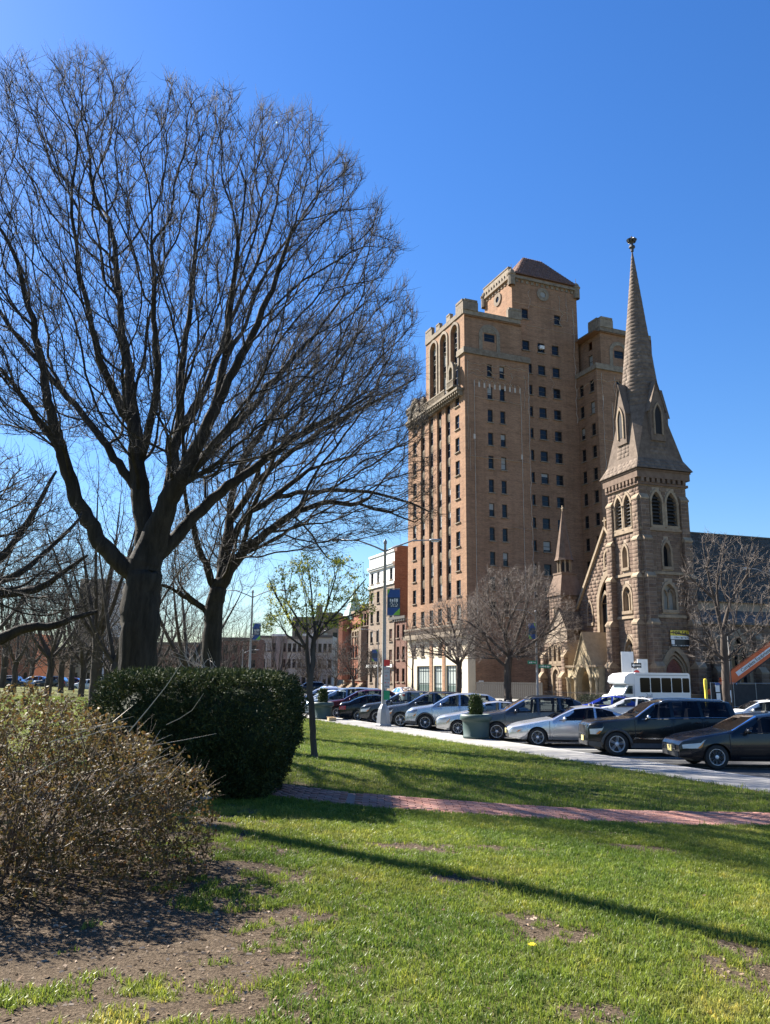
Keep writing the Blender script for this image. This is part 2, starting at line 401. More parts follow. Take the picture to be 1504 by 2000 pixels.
def bark_mat(name, c1, c2, sc=6.0, bmp=.8):
    m, nt, b = new_mat(name); v = coords(nt, 'Object', (1, 1, .16)); n1 = noise(nt, v, sc, 6, .7); n2 = noise(nt, coords(nt), 1.3, 3)
    c = ramp(nt, n1, [(.35, c1), (.65, c2)]); c = mixc(nt, .4, c, ramp(nt, n2, [(.3, (.6,.6,.58)), (.7, (1.1,1.08,1.0))]), 'MULTIPLY')
    nt.links.new(c, b.inputs['Base Color']); b.inputs['Roughness'].default_value = .9; b.inputs['Specular IOR Level'].default_value = .25
    bump(nt, b, n1, bmp, .06); return m
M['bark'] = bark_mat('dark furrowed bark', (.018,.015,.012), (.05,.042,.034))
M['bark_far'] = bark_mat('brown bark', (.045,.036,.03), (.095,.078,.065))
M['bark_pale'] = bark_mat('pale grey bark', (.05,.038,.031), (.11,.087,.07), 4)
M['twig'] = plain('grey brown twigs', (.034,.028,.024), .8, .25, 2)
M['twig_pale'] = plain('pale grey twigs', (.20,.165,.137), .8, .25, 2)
def leaf_mat(name, cols, trans=.25, rough=.5, spec=.4):
    m, nt, b = new_mat(name); pp = per_piece(nt); k = len(cols)
    c = ramp(nt, pp, [((i+.5)/k, col) for i, col in enumerate(cols)]); nt.links.new(c, b.inputs['Base Color'])
    b.inputs['Roughness'].default_value = rough; b.inputs['Specular IOR Level'].default_value = spec
    if trans:
        t = nt.nodes.new('ShaderNodeBsdfTranslucent'); nt.links.new(c, t.inputs[0]); mx = nt.nodes.new('ShaderNodeMixShader'); mx.inputs[0].default_value = trans
        o = [n for n in nt.nodes if n.type == 'OUTPUT_MATERIAL'][0]; nt.links.new(b.outputs[0], mx.inputs[1]); nt.links.new(t.outputs[0], mx.inputs[2]); nt.links.new(mx.outputs[0], o.inputs[0])
    return m
M['yew'] = leaf_mat('yew leaves', [(.02,.034,.014),(.03,.046,.016),(.05,.066,.02),(.024,.038,.017),(.08,.088,.026)], .12, .7, .15)
M['shrub_leaf'] = leaf_mat('olive and rust leaves', [(.105,.078,.024),(.14,.10,.03),(.06,.046,.018),(.165,.078,.024),(.12,.10,.03),(.065,.042,.02),(.16,.12,.04)], .32, .6, .25)
M['shrub_twig'] = plain('straw twigs', (.12,.088,.058), .7, .3, 4)
M['young_leaf'] = leaf_mat('young yellow green leaves', [(.34,.38,.05),(.45,.42,.06),(.26,.32,.045),(.50,.42,.07)], .5)
M['ivy'] = leaf_mat('evergreen leaves', [(.03,.05,.015),(.05,.08,.02),(.07,.10,.03)], .15)
M['litter'] = leaf_mat('dead leaves', [(.16,.09,.05),(.22,.14,.08),(.11,.07,.045),(.28,.2,.13)], .1, .8, .2)
def grass_mat():
    m, nt, b = new_mat('grass blades'); g = nt.nodes.new('ShaderNodeNewGeometry'); oi = nt.nodes.new('ShaderNodeObjectInfo')
    n1 = noise(nt, g.outputs['Position'], .7, 5, .65); n2 = noise(nt, g.outputs['Position'], 3.2, 4, .65)
    c = ramp(nt, n1, [(.28, (.08,.145,.023)), (.45, (.13,.195,.03)), (.6, (.20,.245,.04)), (.75, (.32,.30,.09))])
    c = mixc(nt, .55, c, ramp(nt, oi.outputs['Random'], [(0, (.55,.6,.5)), (.5, (1,1,1)), (.86, (1.25,1.2,1.0)), (.93, (2.2,1.7,1.6)), (1, (2.4,1.7,1.6))]), 'MULTIPLY')
    c = mixc(nt, .6, c, ramp(nt, n2, [(.3, (.5,.58,.55)), (.7, (1.5,1.35,1.15))]), 'MULTIPLY')
    nt.links.new(c, b.inputs['Base Color']); b.inputs['Roughness'].default_value = .45; b.inputs['Specular IOR Level'].default_value = .35
    t = nt.nodes.new('ShaderNodeBsdfTranslucent'); nt.links.new(c, t.inputs[0]); mx = nt.nodes.new('ShaderNodeMixShader'); mx.inputs[0].default_value = .45
    o = [n for n in nt.nodes if n.type == 'OUTPUT_MATERIAL'][0]; nt.links.new(b.outputs[0], mx.inputs[1]); nt.links.new(t.outputs[0], mx.inputs[2]); nt.links.new(mx.outputs[0], o.inputs[0])
    return m
M['grass'] = grass_mat()
def lawn_mat():
    m, nt, b = new_mat('lawn soil and thatch'); v = coords(nt); a = N(nt, 'ShaderNodeAttribute', attribute_name='grassy')
    n1 = noise(nt, v, 9, 6, .7); n2 = noise(nt, v, 55, 4, .7); n3 = noise(nt, v, 1.2, 4)
    soil = ramp(nt, n2, [(.25, (.038,.028,.018)), (.5, (.11,.082,.055)), (.75, (.25,.195,.135))])
    soil = mixc(nt, .5, soil, ramp(nt, n1, [(.3, (.5,.45,.42)), (.7, (1.1,1.1,1.1))]), 'MULTIPLY')
    gr = ramp(nt, n1, [(.25, (.07,.08,.025)), (.6, (.12,.125,.04)), (.8, (.19,.165,.08))])
    gr = mixc(nt, .4, gr, ramp(nt, n3, [(.3, (.7,.75,.7)), (.7, (1.3,1.2,1.1))]), 'MULTIPLY')
    f = math_n(nt, 'ADD', a.outputs['Fac'], math_n(nt, 'MULTIPLY', math_n(nt, 'SUBTRACT', n1, .5), .7))
    f = ramp(nt, f, [(.35, (0,0,0)), (.6, (1,1,1))])
    c = mixc(nt, f, soil, gr); nt.links.new(c, b.inputs['Base Color']); b.inputs['Roughness'].default_value = 1.0; b.inputs['Specular IOR Level'].default_value = .1
    bump(nt, b, math_n(nt, 'ADD', n1, n2), .8, .04); return m
M['lawn'] = lawn_mat()
def asphalt_mat():
    m, nt, b = new_mat('asphalt'); v = coords(nt); n1 = noise(nt, v, .35, 5, .6); n2 = noise(nt, v, 60, 3)
    c = ramp(nt, n1, [(.3, (.05,.05,.05)), (.7, (.085,.083,.08))]); c = mixc(nt, .4, c, ramp(nt, n2, [(.3, (.6,.6,.6)), (.7, (1.3,1.3,1.3))]), 'MULTIPLY')
    nt.links.new(c, b.inputs['Base Color']); b.inputs['Roughness'].default_value = .9; bump(nt, b, n2, .3, .01); return m
M['asphalt'] = asphalt_mat()
M['path_brick'] = stone('paving brick', [(.40,.20,.15),(.45,.235,.185),(.36,.17,.13),(.49,.28,.22),(.42,.215,.17)], rough=.9, stain=.3)
M['path_bed'] = plain('sand joints', (.32,.20,.155), .95, .2, 8)
M['ground_far'] = plain('far ground', (.10,.10,.06), .95, .25, .05)
M['tyre'] = plain('tyre rubber', (.018,.018,.018), .8, .2, 8); M['rim'] = plain('alloy rim', (.72,.73,.74), .35, .05, 4, metal=.35)
M['rim_dark'] = plain('dark alloy', (.05,.05,.052), .4, .1, 4, metal=.6); M['chrome'] = plain('chrome trim', (.6,.61,.62), .15, .05, 4, metal=1.0)
M['black_plastic'] = plain('black plastic', (.02,.02,.022), .6, .2, 5); M['grey_plastic'] = plain('grey plastic', (.07,.07,.07), .6, .2, 5)
M['lamp_clear'] = plain('headlamp lens', (.62,.62,.58), .12, .12, 8, coat=.6); M['lamp_red'] = plain('tail lamp lens', (.40,.015,.015), .15, .1, 6, coat=.6)
M['lamp_amber'] = plain('amber lens', (.65,.22,.03), .2, .1); M['plate'] = plain('number plate', (.68,.58,.24), .5, .08, 4)
def clear_glass(name, tint, rough=.02, f0=.16):
    m = bpy.data.materials.new(name); m.use_nodes = True; nt = m.node_tree; nt.nodes.clear(); o = nt.nodes.new('ShaderNodeOutputMaterial'); mx = nt.nodes.new('ShaderNodeMixShader')
    t = nt.nodes.new('ShaderNodeBsdfTransparent'); t.inputs[0].default_value = (*tint, 1); g = nt.nodes.new('ShaderNodeBsdfGlossy'); g.inputs['Roughness'].default_value = rough; g.inputs[0].default_value = (.85,.9,1,1)
    lw = nt.nodes.new('ShaderNodeLayerWeight'); lw.inputs[0].default_value = f0; v = coords(nt); d = noise(nt, v, 3, 3)
    f = math_n(nt, 'ADD', lw.outputs['Fresnel'], math_n(nt, 'MULTIPLY', d, .03)); nt.links.new(f, mx.inputs[0]); nt.links.new(t.outputs[0], mx.inputs[1]); nt.links.new(g.outputs[0], mx.inputs[2]); nt.links.new(mx.outputs[0], o.inputs[0]); return m
M['car_glass'] = clear_glass('car glass', (.50,.55,.55)); M['tint_glass'] = clear_glass('dark tinted car glass', (.13,.14,.16))
M['cloth'] = plain('grey seat cloth', (.11,.105,.10), .9, .15, 6)
M['bus_glass'] = plain('dark bus glass', (.006,.006,.007), .08, .1, 2, spec=.12)
M['shield_glass'] = clear_glass('windscreen glass', (.55,.6,.6), .02, .22)
def flat(name, col, rough=.6):
    return plain(name, col, rough, .04, 2)
# ---------------------------------------------------------------- the setting: ground, street, pavements, path
o = MB().add([(-3000,-300,-.06),(3000,-300,-.06),(3000,4500,-.06),(-3000,4500,-.06)], [(0,1,2,3)]).build('ground', M['ground_far']); structure(o)
KERB_D, WALK_D = 15.9, 13.8
def strip(name, mat, d0, d1, s0, s1, z, n=1):
    mb = MB(); 
    for i in range(n):
        a = s0+(s1-s0)*i/n; b = s0+(s1-s0)*(i+1)/n
        mb.add([tuple(ds(d0,a,z)), tuple(ds(d1,a,z)), tuple(ds(d1,b,z)), tuple(ds(d0,b,z))], [(0,1,2,3)])
    return structure(mb.build(name, mat))
road = strip('road', M['asphalt'], KERB_D, 45.0, -60, 205, 0.0)
side_road = MB().add([tuple(ds(45,45.5,0.0)), tuple(ds(160,45.5,0.0)), tuple(ds(160,55,0.0)), tuple(ds(45,55,0.0))], [(0,1,2,3)]).build('side_road', M['asphalt']); structure(side_road)
# park pavement: bed + separate slabs, kerb stones
pave = structure(MB().box(0,1,0,1,0,1).build('pavement', M['path_bed'])); me = pave.data
pave.data = MB().add([tuple(ds(WALK_D,-10,.088)), tuple(ds(KERB_D-.16,-10,.088)), tuple(ds(KERB_D-.16,150,.088)), tuple(ds(WALK_D,150,.088))], [(0,1,2,3)]).mesh('pavement', M['path_bed'])
slab = MB(); slab.box(0, KERB_D-.17-WALK_D, 0, 1.57, 0, .03); slab_me = slab.mesh('slab', M['concrete'])
for i in range(95):
    q = ds(WALK_D, -8+1.6*i, .09+random.uniform(-.002, .002)); link('slab', slab_me, pave, q, SA)
kerb = MB(); kerb.box(0, .15, 0, 2.98, -.1, .118); kerb_me = kerb.mesh('kerb_stone', M['kerb'])
for i in range(50): link('kerb_stone', kerb_me, pave, ds(KERB_D-.155, -8+3*i, 0), SA)
far_pave = structure(MB().add([tuple(ds(45,-60,.12)), tuple(ds(51.2,-60,.12)), tuple(ds(51.2,45,.12)), tuple(ds(45,45,.12))], [(0,1,2,3)])
    .add([tuple(ds(45,56,.12)), tuple(ds(51.2,56,.12)), tuple(ds(51.2,205,.12)), tuple(ds(45,205,.12))], [(0,1,2,3)])
    .add([tuple(ds(45,56,0)), tuple(ds(45,205,0)), tuple(ds(45,205,.12)), tuple(ds(45,56,.12))], [(0,1,2,3)]).build('far_pavement', M['concrete']))
yard = structure(MB().add([tuple(ds(51.2,56,.10)), tuple(ds(160,56,.10)), tuple(ds(160,205,.10)), tuple(ds(51.2,205,.10))], [(0,1,2,3)]).build('yard_ground', M['ground_far']))
# angled bay lines painted on the road
HEAD = 178.5
lines = MB(); ha = R(HEAD); hv = Vector((-math.cos(ha), -math.sin(ha), 0)); pv = Vector((-hv.y, hv.x, 0))
for i in range(16):
    a = ds(KERB_D+.15, 15.2+3.02*i, .004); b = a + hv*5.2
    lines.add([tuple(a-pv*.06), tuple(b-pv*.06), tuple(b+pv*.06), tuple(a+pv*.06)], [(0,1,2,3)])
structure(lines.build('bay_lines', M['road_paint']))
cl = MB()
for i in range(20):
    a = ds(30.2, 10+8*i, .004); b = ds(30.2, 13+8*i, .004)
    cl.add([tuple(a-NV*.06), tuple(a+NV*.06), tuple(b+NV*.06), tuple(b-NV*.06)], [(0,1,2,3)])
structure(cl.build('lane_dashes', M['road_paint']))
# lawn sheet, fine near the camera
def vnoise(x, y, sc, seed): return mnoise.noise((x*sc+seed*7.3, y*sc-seed*3.1, seed))
PATCH = []                                  # bare patches (centre, radii)
for px, py, rx, ry in ((790,1655,.55,.30),(1075,1832,.22,.22),(1245,1630,.5,.16),(1475,1900,.25,.35),(1170,1985,.18,.12),(1000,1648,.35,.18),(1105,1815,.2,.12),
                       (900,1720,.25,.12),(480,1720,.35,.5),(430,1850,.45,.45),(260,1860,.5,.5),(120,1900,.4,.2),(60,1980,.25,.1),(1010,1790,.16,.12),(1180,1600,.3,.1),(1440,1835,.12,.15)):
    q = gp(px, py, .70); PATCH.append((q.x, q.y, rx, ry))
TUFT = [(lambda q, r=r: (q.x, q.y, r))(gp(px, py, .70)) for px, py, r in ((335,1855,.17),(385,1890,.13),(495,1860,.10),(455,1885,.09),(145,1915,.16),(265,1935,.14),(60,1950,.2),(340,1905,.10),(440,1690,.2),(445,1760,.15),(390,1780,.12),(240,1830,.14),(120,1860,.12),(180,1815,.10),(510,1735,.2),(530,1690,.2),(20,1945,.15),(220,1985,.14),(330,1960,.16),(400,1840,.08),(290,1890,.08),(420,1940,.10))]
SHRUB = (-2.75, 6.9); YEW = (-2.62, 12.3)
def path_y(x): return 11.7 + (.035 if x > .3 else .24)*(x-.3)**2
def grassy(x, y):
    d = NV.x*x+NV.y*y
    g = .92 + .35*vnoise(x, y, .8, 1) + .25*vnoise(x, y, 3.1, 2)
    for cx, cy, rx, ry in PATCH:
        e = ((x-cx)/rx)**2+((y-cy)/ry)**2
        if e < 4: g -= 1.05*math.exp(-e*.7)*(1+.9*vnoise(x, y, 6, 3)+.8*vnoise(x, y, 11, 13))
    # worn soil under and around the shrubs
    u = smooth(.15, -2.0, x + .28*(y-6.2) + .6*vnoise(x, y, 1.3, 5) + .5*vnoise(x, y, 4, 6)) if y < 11.6 else smooth(-.9, -1.7, x+.3*vnoise(x, y, 2, 5))*smooth(14.2, 13.2, y)
    if y < 5.0: u *= .2+.8*smooth(3.7, 4.9, y+.5*vnoise(x, y, 2.2, 8))
    ew = min(1, 4*u*(1-u)+.25*(u > .02))
    g -= 1.15*u - ew*(1.15*vnoise(x, y, 3.3, 9)+.9*vnoise(x, y, 7.5, 4)+.1)
    for cx, cy, r in TUFT:
        e = ((x-cx)**2+((y-cy)*1.3)**2)/(r*r)
        if e < 5: g += 1.15*math.exp(-e*1.1)*(1+.5*vnoise(x, y, 9, 3))
    if abs(y-path_y(x)) < .72: g = 0
    if d > WALK_D-.05: g = 0
    return max(0, min(1, g))
def lawn_grid(xs, ys):
    vs = []; gs = []; idx = {}
    for j, y in enumerate(ys):
        for i, x in enumerate(xs):
            idx[i, j] = len(vs); d = NV.x*x+NV.y*y; z = lawn_z(x, y)
            if d > WALK_D: z = -.03
            if abs(y-path_y(x)) < .62 and x > -2.2 : z -= .05
            vs.append((x, y, z)); gs.append(grassy(x, y) if -12 < x < 16 and y < 60 else .8)
    fs = []
    for j in range(len(ys)-1):
        for i in range(len(xs)-1):
            ds_ = [NV.x*vs[k][0]+NV.y*vs[k][1] for k in (idx[i,j], idx[i+1,j], idx[i+1,j+1], idx[i,j+1])]
            if min(ds_) < WALK_D+.05: fs.append((idx[i,j], idx[i+1,j], idx[i+1,j+1], idx[i,j+1]))
    return vs, fs, gs
xs = list(np.concatenate([np.linspace(-260,-14,40), np.linspace(-13,-4,30), np.linspace(-3.9,4,110), np.linspace(4.1,18,60)]))
ys = list(np.concatenate([np.linspace(-20,3,10), np.linspace(3.2,9.5,90), np.linspace(9.6,16,64), np.linspace(16.3,50,75), np.linspace(52,260,50)]))
vs, fs, gs = lawn_grid(xs, ys)
for k, v in enumerate(vs):                    # the lawn edge follows the pavement line exactly
    d = NV.x*v[0]+NV.y*v[1]
    if d > WALK_D:
        p = Vector(v) + NV*(WALK_D-d); vs[k] = (p.x, p.y, lawn_z(p.x, p.y)-.005)
me = bpy.data.meshes.new('lawn'); me.from_pydata(vs, [], fs); me.materials.append(M['lawn']); me.polygons.foreach_set('use_smooth', [True]*len(me.polygons))
at_ = me.attributes.new('grassy', 'FLOAT', 'POINT'); at_.data.foreach_set('value', gs)
lawn = structure(link('lawn', me))
# brick path: courses of paving bricks, the nearest ones single objects
def path_z(x): return lawn_z(x, path_y(x)) + .012
bed = MB(); px_ = np.linspace(-5, 14, 60)
for a, b in zip(px_[:-1], px_[1:]):
    bed.add([(a, path_y(a)-.64, path_z(a)-.02), (b, path_y(b)-.64, path_z(b)-.02), (b, path_y(b)+.64, path_z(b)-.02), (a, path_y(a)+.64, path_z(a)-.02)], [(0,1,2,3)])
path = structure(bed.build('brick_path', M['path_bed']))
bricks = []
for c in range(12):
    v0 = -.63+.105*c; x = -5 + (c % 2)*.105
    while x < 13.5:
        xm = x+.1; zz = path_z(xm)+random.uniform(-.003, .004); sl = (path_z(xm+.1)-path_z(xm-.1))/.2; ty = (path_y(xm+.1)-path_y(xm-.1))/.2
        q = []
        for top in (0, 1):
            for du, dv in ((-.1,0),(.1,0),(.1,.098),(-.1,.098)):
                e = .004*top
                q.append((xm+du*(1-e*8), path_y(xm)+v0+dv*(1-e*4)+ty*du, zz+sl*du-(.03 if not top else 0)))
        if abs(x-(-.55)) > .12: bricks.append(q)
        x += .21
bricks.sort(key=lambda b: (abs(b[0][0]-3.0)*.25 + abs(b[0][1]-11.9)))
build_blocks(bricks, 'paving_brick', M['path_brick'], path, 300, 'paving_bricks')
# ---------------------------------------------------------------- the tall brick apartment block
def window_meshes(w, h, key, frame=None, glass=None, depth=.10, bars=(0.5,), sill=True, vert=()):
    frame = frame or M['frame']; glass = glass or M['glass']; t = .06; mb = MB()
    mb.box(-w/2, -w/2+t, -depth, 0, 0, h).box(w/2-t, w/2, -depth, 0, 0, h).box(-w/2+t, w/2-t, -depth, 0, 0, t).box(-w/2+t, w/2-t, -depth, 0, h-t, h)
    for b in bars: mb.box(-w/2+t, w/2-t, -depth*.8, -.01, h*b-.03, h*b+.03)
    for b in vert: mb.box(-w/2+w*b-.02, -w/2+w*b+.02, -depth*.7, -.012, t, h-t)
    pane = MB().add([(-w/2+t,-.03,t),(w/2-t,-.03,t),(w/2-t,-.03,h-t),(-w/2+t,-.03,h-t)], [(0,1,2,3)])
    s = MB().box(-w/2-.12, w/2+.12, -.42, -.06, -.14, -.003) if sill else None
    return mb.mesh('window_'+key, frame), pane.mesh('pane_'+key, glass), (s.mesh('sill_'+key, M['limestone']) if s else None)
def put_window(ms, root, fr, u, v, rec=.25):
    w = link('window', ms[0], root, fr(u, v, -rec), fr.rotz); link('pane', ms[1], w)
    if ms[2]: link('sill', ms[2], w, (0, -(rec-.25), 0))
    return w
FH = 3.31
tall = thing('apartment_tower', 'tall tan brick apartment block with stepped parapets and red tiled roof', 'building', (10.85, 106, 0), R(22))
FL = Frame((0,0,0), (-1,0,0))            # street face, u = -y
FRt = Frame((0,0,0), (0,-1,0))           # church-side face, u = x
body = MB(); trim = MB(); Ltot, D1, D2, YB = 19.3, 10.4, 20.35, 2.5
sills = [13.25+FH*k for k in range(9)]; cols_mid = [5.27, 8.10, 10.9, 13.85]
# --- street face, lower shaft (z 8.6 .. 41.4)
ops = []
for y in (2.35, 16.8): ops += [(-y-.62, -y+.62, s, s+2.05) for s in [9.94]+sills]
for y in cols_mid: ops += [(-y-.75, -y+.75, 12.9, 40.9), (-y-.62, -y+.62, 9.94, 11.9)]
gwall(body, FL, -Ltot, 0, 8.6, 41.4, ops, .45)
body.add([FL(-cols_mid[-1]-.8,12.9,-.45), FL(-cols_mid[0]+.8,12.9,-.45), FL(-cols_mid[0]+.8,40.9,-.45), FL(-cols_mid[-1]-.8,40.9,-.45)], [(0,1,2,3)])
W = window_meshes(1.24, 2.05, 'shaft'); W2 = window_meshes(1.30, 2.10, 'channel', sill=False); W3 = window_meshes(.95, 1.7, 'side', bars=(.5,)); W4 = window_meshes(1.25, 1.55, 'court'); W5 = window_meshes(.80, 1.85, 'wing')
for y in (2.35, 16.8):
    for s in [9.94]+sills: put_window(W, tall, FL, -y, s)
for y in cols_mid:
    put_window(W, tall, FL, -y, 9.94)
    for k, s in enumerate(sills):
        put_window(W2, tall, FL, -y, s, .36)
        sp = MB().box(-.73, .73, -.10, .02, 0, FH-2.12-.04)
        for q in range(3): sp.box(-.6+q*.45, -.3+q*.45, -.16, -.09, .12, FH-2.12-.18)
        sp.box(-.73, .73, -.14, -.09, FH-2.12-.16, FH-2.12-.05)
        if k < 8:
            if y == cols_mid[0] and k == 0: SPAN = sp.mesh('spandrel', M['terracotta'])
            link('spandrel', SPAN, tall, FL(-y, s+2.11, -.38), FL.rotz)
# --- base storeys: pale stone with big shop windows and brick piers
bops = [(-6.3,-2.2,.3,4.1), (-15.9,-11.6,.3,4.1), (-10.2,-7.6,.3,4.1)]; base = MB(); gwall(base, FL, -Ltot, 0, 0, 7.9, bops+[(-y-.62,-y+.62,5.5,7.2) for y in (2.35,5.27,8.1,10.9,13.85,16.8)], .4)
base.box(0, D1, -.04, 0, 0, .9).box(0, 1.1, -.05, 0, .9, 7.9); base.build('stone_base', M['cream'], tall)
WS = window_meshes(4.1, 3.8, 'shop', M['green_metal'], M['shop_glass'], .12, (.82,.36), False, (.2,.4,.6,.8)); WS2 = window_meshes(2.6, 3.8, 'shop_small', M['green_metal'], M['shop_glass'], .12, (.82,.36), False, (.33,.66))
put_window(WS, tall, FL, -4.25, .3, .3); put_window(WS, tall, FL, -13.75, .3, .3); put_window(WS2, tall, FL, -8.9, .3, .3)
for y in (2.35,5.27,8.1,10.9,13.85,16.8): put_window(window_meshes(1.24,1.7,'mezzanine'), tall, FL, -y, 5.5, .25)
for a, b in ((-11.4,-10.5), (-7.3,-6.5)): MB().box(-.10, 0, -b, -a, 0, 7.6).build('brick_pier', M['brick'], tall)
bal = MB().box(-.75, .0, -.1, Ltot+.1, 7.9, 8.25).box(-.6, -.35, 0, Ltot, 9.25, 9.5).box(-.5,-.0,0,Ltot,8.25,8.6)
bal.build('cornice', M['limestone'], tall)
bl = MB().lathe([(.05,0),(.11,.15),(.12,.3),(.05,.55),(.09,.66)], 8).mesh('baluster', M['limestone'], True)
for k in range(52): link('baluster', bl, tall, (-.47, .3+k*.37, 8.6))
# --- upper street face with three tall arches (y 0..12.7)
UL = 12.7; fr2 = Frame((0,0,0), (-1,0,0))
arch = [(-y-1.05, -y+1.05, 42.6, 51.2, 52.25) for y in (2.97, 6.5, 9.95)]
gwall(body, fr2, -UL, 0, 41.4, 52.9, [], .6, arch)
# infill of arches
Wa = window_meshes(1.25, 2.5, 'arch', sill=False)
for (a, b, c, sp_, ap) in arch:
    m = (a+b)/2; pan = MB(); P = arch_pts(2.06, sp_-.02, ap-.03, 8, 0, c)
    pan.prism([(p[0], p[1]-c) for p in P], lambda p, q, d: (p, d, q), -.02, .1)
    ob = pan.build('arch_panel', M['terracotta'], tall, loc=fr2(m, c, -.5), rotz=fr2.rotz)
    for k, vv in enumerate((43.0, 46.4, 49.5)): put_window(Wa if k < 2 else window_meshes(1.25, 1.75, 'archtop', sill=False), tall, fr2, m, vv, .40)
    ro = arch_pts(2.9, sp_-.02, ap+.42, 8, m, 42.4); ri = arch_pts(2.12, sp_-.02, ap+.01, 8, m, 42.4)
    rg = MB().ring(ro, ri, fr2, 0, .14); rg.build('arch_surround', M['limestone'], tall)
# --- church-side face of the front wing
xs_w = (3.95, 5.95); rows_w = [18.2-1.0+FH*1.008*k-.0 for k in range(-1, 9)]
opsw = [(x-.40, x+.40, z-.9, z+.95) for x in xs_w for z in [44.85-3.335*k for k in range(11)]]
gwall(body, FRt, 0, D1, .9, 47.0, opsw, .25)
for x in xs_w:
    for k in range(11): put_window(W5, tall, FRt, x, 44.85-3.335*k-.9)
# upper set-back block
Fup = Frame((0,.25,0), (0,-1,0)); gwall(body, Fup, 0, 9.4, 47.0, 52.9, [(3.3,5.0,49.3,50.5)], .2)
put_window(window_meshes(1.7,1.2,'lunette',sill=False), tall, Fup, 4.15, 49.3, .15)
ro = arch_pts(3.4, 50.2, 51.9, 8, 4.15, 47.4); ri = arch_pts(2.3, 50.2, 51.35, 8, 4.15, 47.4); MB().ring(ro, ri, Fup, 0, .08).build('arch_surround', M['limestone'], tall)
MB().prism(arch_pts(2.28, 50.6, 51.34, 8, 4.15, 50.6), lambda p, q, d: Fup(p, q, d), 0.002, .05).build('lunette_panel', M['terracotta'], tall)
# recessed court and back wing
Fc = Frame((0,YB,0), (0,-1,0)); opc = []
rows_c = [47.47-3.32*k for k in range(13)]
for x in (11.9, 14.25, 16.8): opc += [(x-.62, x+.62, z-.8, z+.75) for z in rows_c]
opc += [(x-.6, x+.6, 50.2, 51.75) for x in (11.6, 14.25, 16.75)] + [(x-.55, x+.55, 55.2, 56.8) for x in (11.6, 17.3)]
gwall(body, Fc, 9.4, D2+.6, .0, 62.2, opc, .25)
for x in (11.9, 14.25, 16.8):
    for z in rows_c: put_window(W4, tall, Fc, x, z-.8)
for x in (11.6, 14.25, 16.75): put_window(window_meshes(1.2,1.55,'upper'), tall, Fc, x, 50.2)
for x in (11.6, 17.3): put_window(window_meshes(1.1,1.6,'top'), tall, Fc, x, 55.2)
ac = MB().box(-.36,.36,-.35,.1,0,.5); 
for q in range(5): ac.box(-.3,.3,-.37,-.352,.06+q*.085,.10+q*.085)
ac.build('air_conditioner', M['white_sign'], tall, loc=Fc(14.25, 50.75, 0))
body.add([(D1,0,.0),(D1,YB,.0),(D1,YB,47.0),(D1,0,47.0)], [(0,1,2,3)])     # return of the front wing
Fb = Frame((D2,0,0), (-1,0,0)); YW = -2.4
opb = [(-y-.5, -y+.5, z-.9, z+.95) for y in (1.35, -1.2) for z in [44.6-3.32*k for k in range(13)]]
gwall(body, Fb, -YB, -YW, 0, 47.0, opb, .25)
WB = window_meshes(1.0, 1.85, 'back')
for y in (1.35, -1.2):
    for k in range(13): put_window(WB, tall, Fb, -y, 44.6-3.32*k-.9)
Fbr = Frame((0,YW,0), (0,-1,0)); gwall(body, Fbr, D2, D2+10.4, 0, 47.0, [(D2+x-.4, D2+x+.4, z-.9, z+.95) for x in (3.9, 5.9) for z in [44.6-3.32*k for k in range(13)]], .25)
for x in (3.9, 5.9):
    for k in range(13): put_window(W5, tall, Fbr, D2+x, 44.6-3.32*k-.9)
Fb2 = Frame((0,YW+.3,0), (0,-1,0)); gwall(body, Fb2, D2+1.2, D2+10.4, 47.0, 53.2, [(D2+3.6,D2+5.3,49.3,50.5)], .2)
put_window(window_meshes(1.7,1.2,'lunette_b',sill=False), tall, Fb2, D2+4.45, 49.3, .15)
ro = arch_pts(3.4, 50.2, 51.9, 8, D2+4.45, 47.4); ri = arch_pts(2.3, 50.2, 51.35, 8, D2+4.45, 47.4); MB().ring(ro, ri, Fb2, 0, .08).build('arch_surround', M['limestone'], tall)
Fb3 = Frame((D2+1.2,0,0), (-1,0,0)); gwall(body, Fb3, -YB-1, -YW-.3, 47.0, 53.2, [(-.9,.1,48.2,50.2), (-.9,.1,51,52.3)], .25)
put_window(window_meshes(1.0,2.0,'bw',sill=False), tall, Fb3, -.4, 48.2)
# hidden sides so the block is solid from any side
def quad(a, b, z0, z1): body.add([(a[0],a[1],z0),(b[0],b[1],z0),(b[0],b[1],z1),(a[0],a[1],z1)], [(0,1,2,3)])
quad((D2+10.4,YW),(D2+10.4,22),0,53.2); quad((D2+10.4,22),(0,Ltot),0,41.4); quad((D2+10.4,22),(9.4,UL),41.4,52.9)
quad((0,UL),(0+9.4,UL),41.4,52.9)
body.add([(0,0,52.6),(9.4,0,52.6),(9.4,UL,52.6),(0,UL,52.6)], [(0,1,2,3)]); body.add([(0,UL,41.3),(20,UL,41.3),(20,Ltot,41.3),(0,Ltot,41.3)], [(0,1,2,3)])
body.add([(D2,YW,52.9),(D2+10.4,YW,52.9),(D2+10.4,20,52.9),(D2,20,52.9)], [(0,1,2,3)])
body.build('wall', M['brick'], tall)
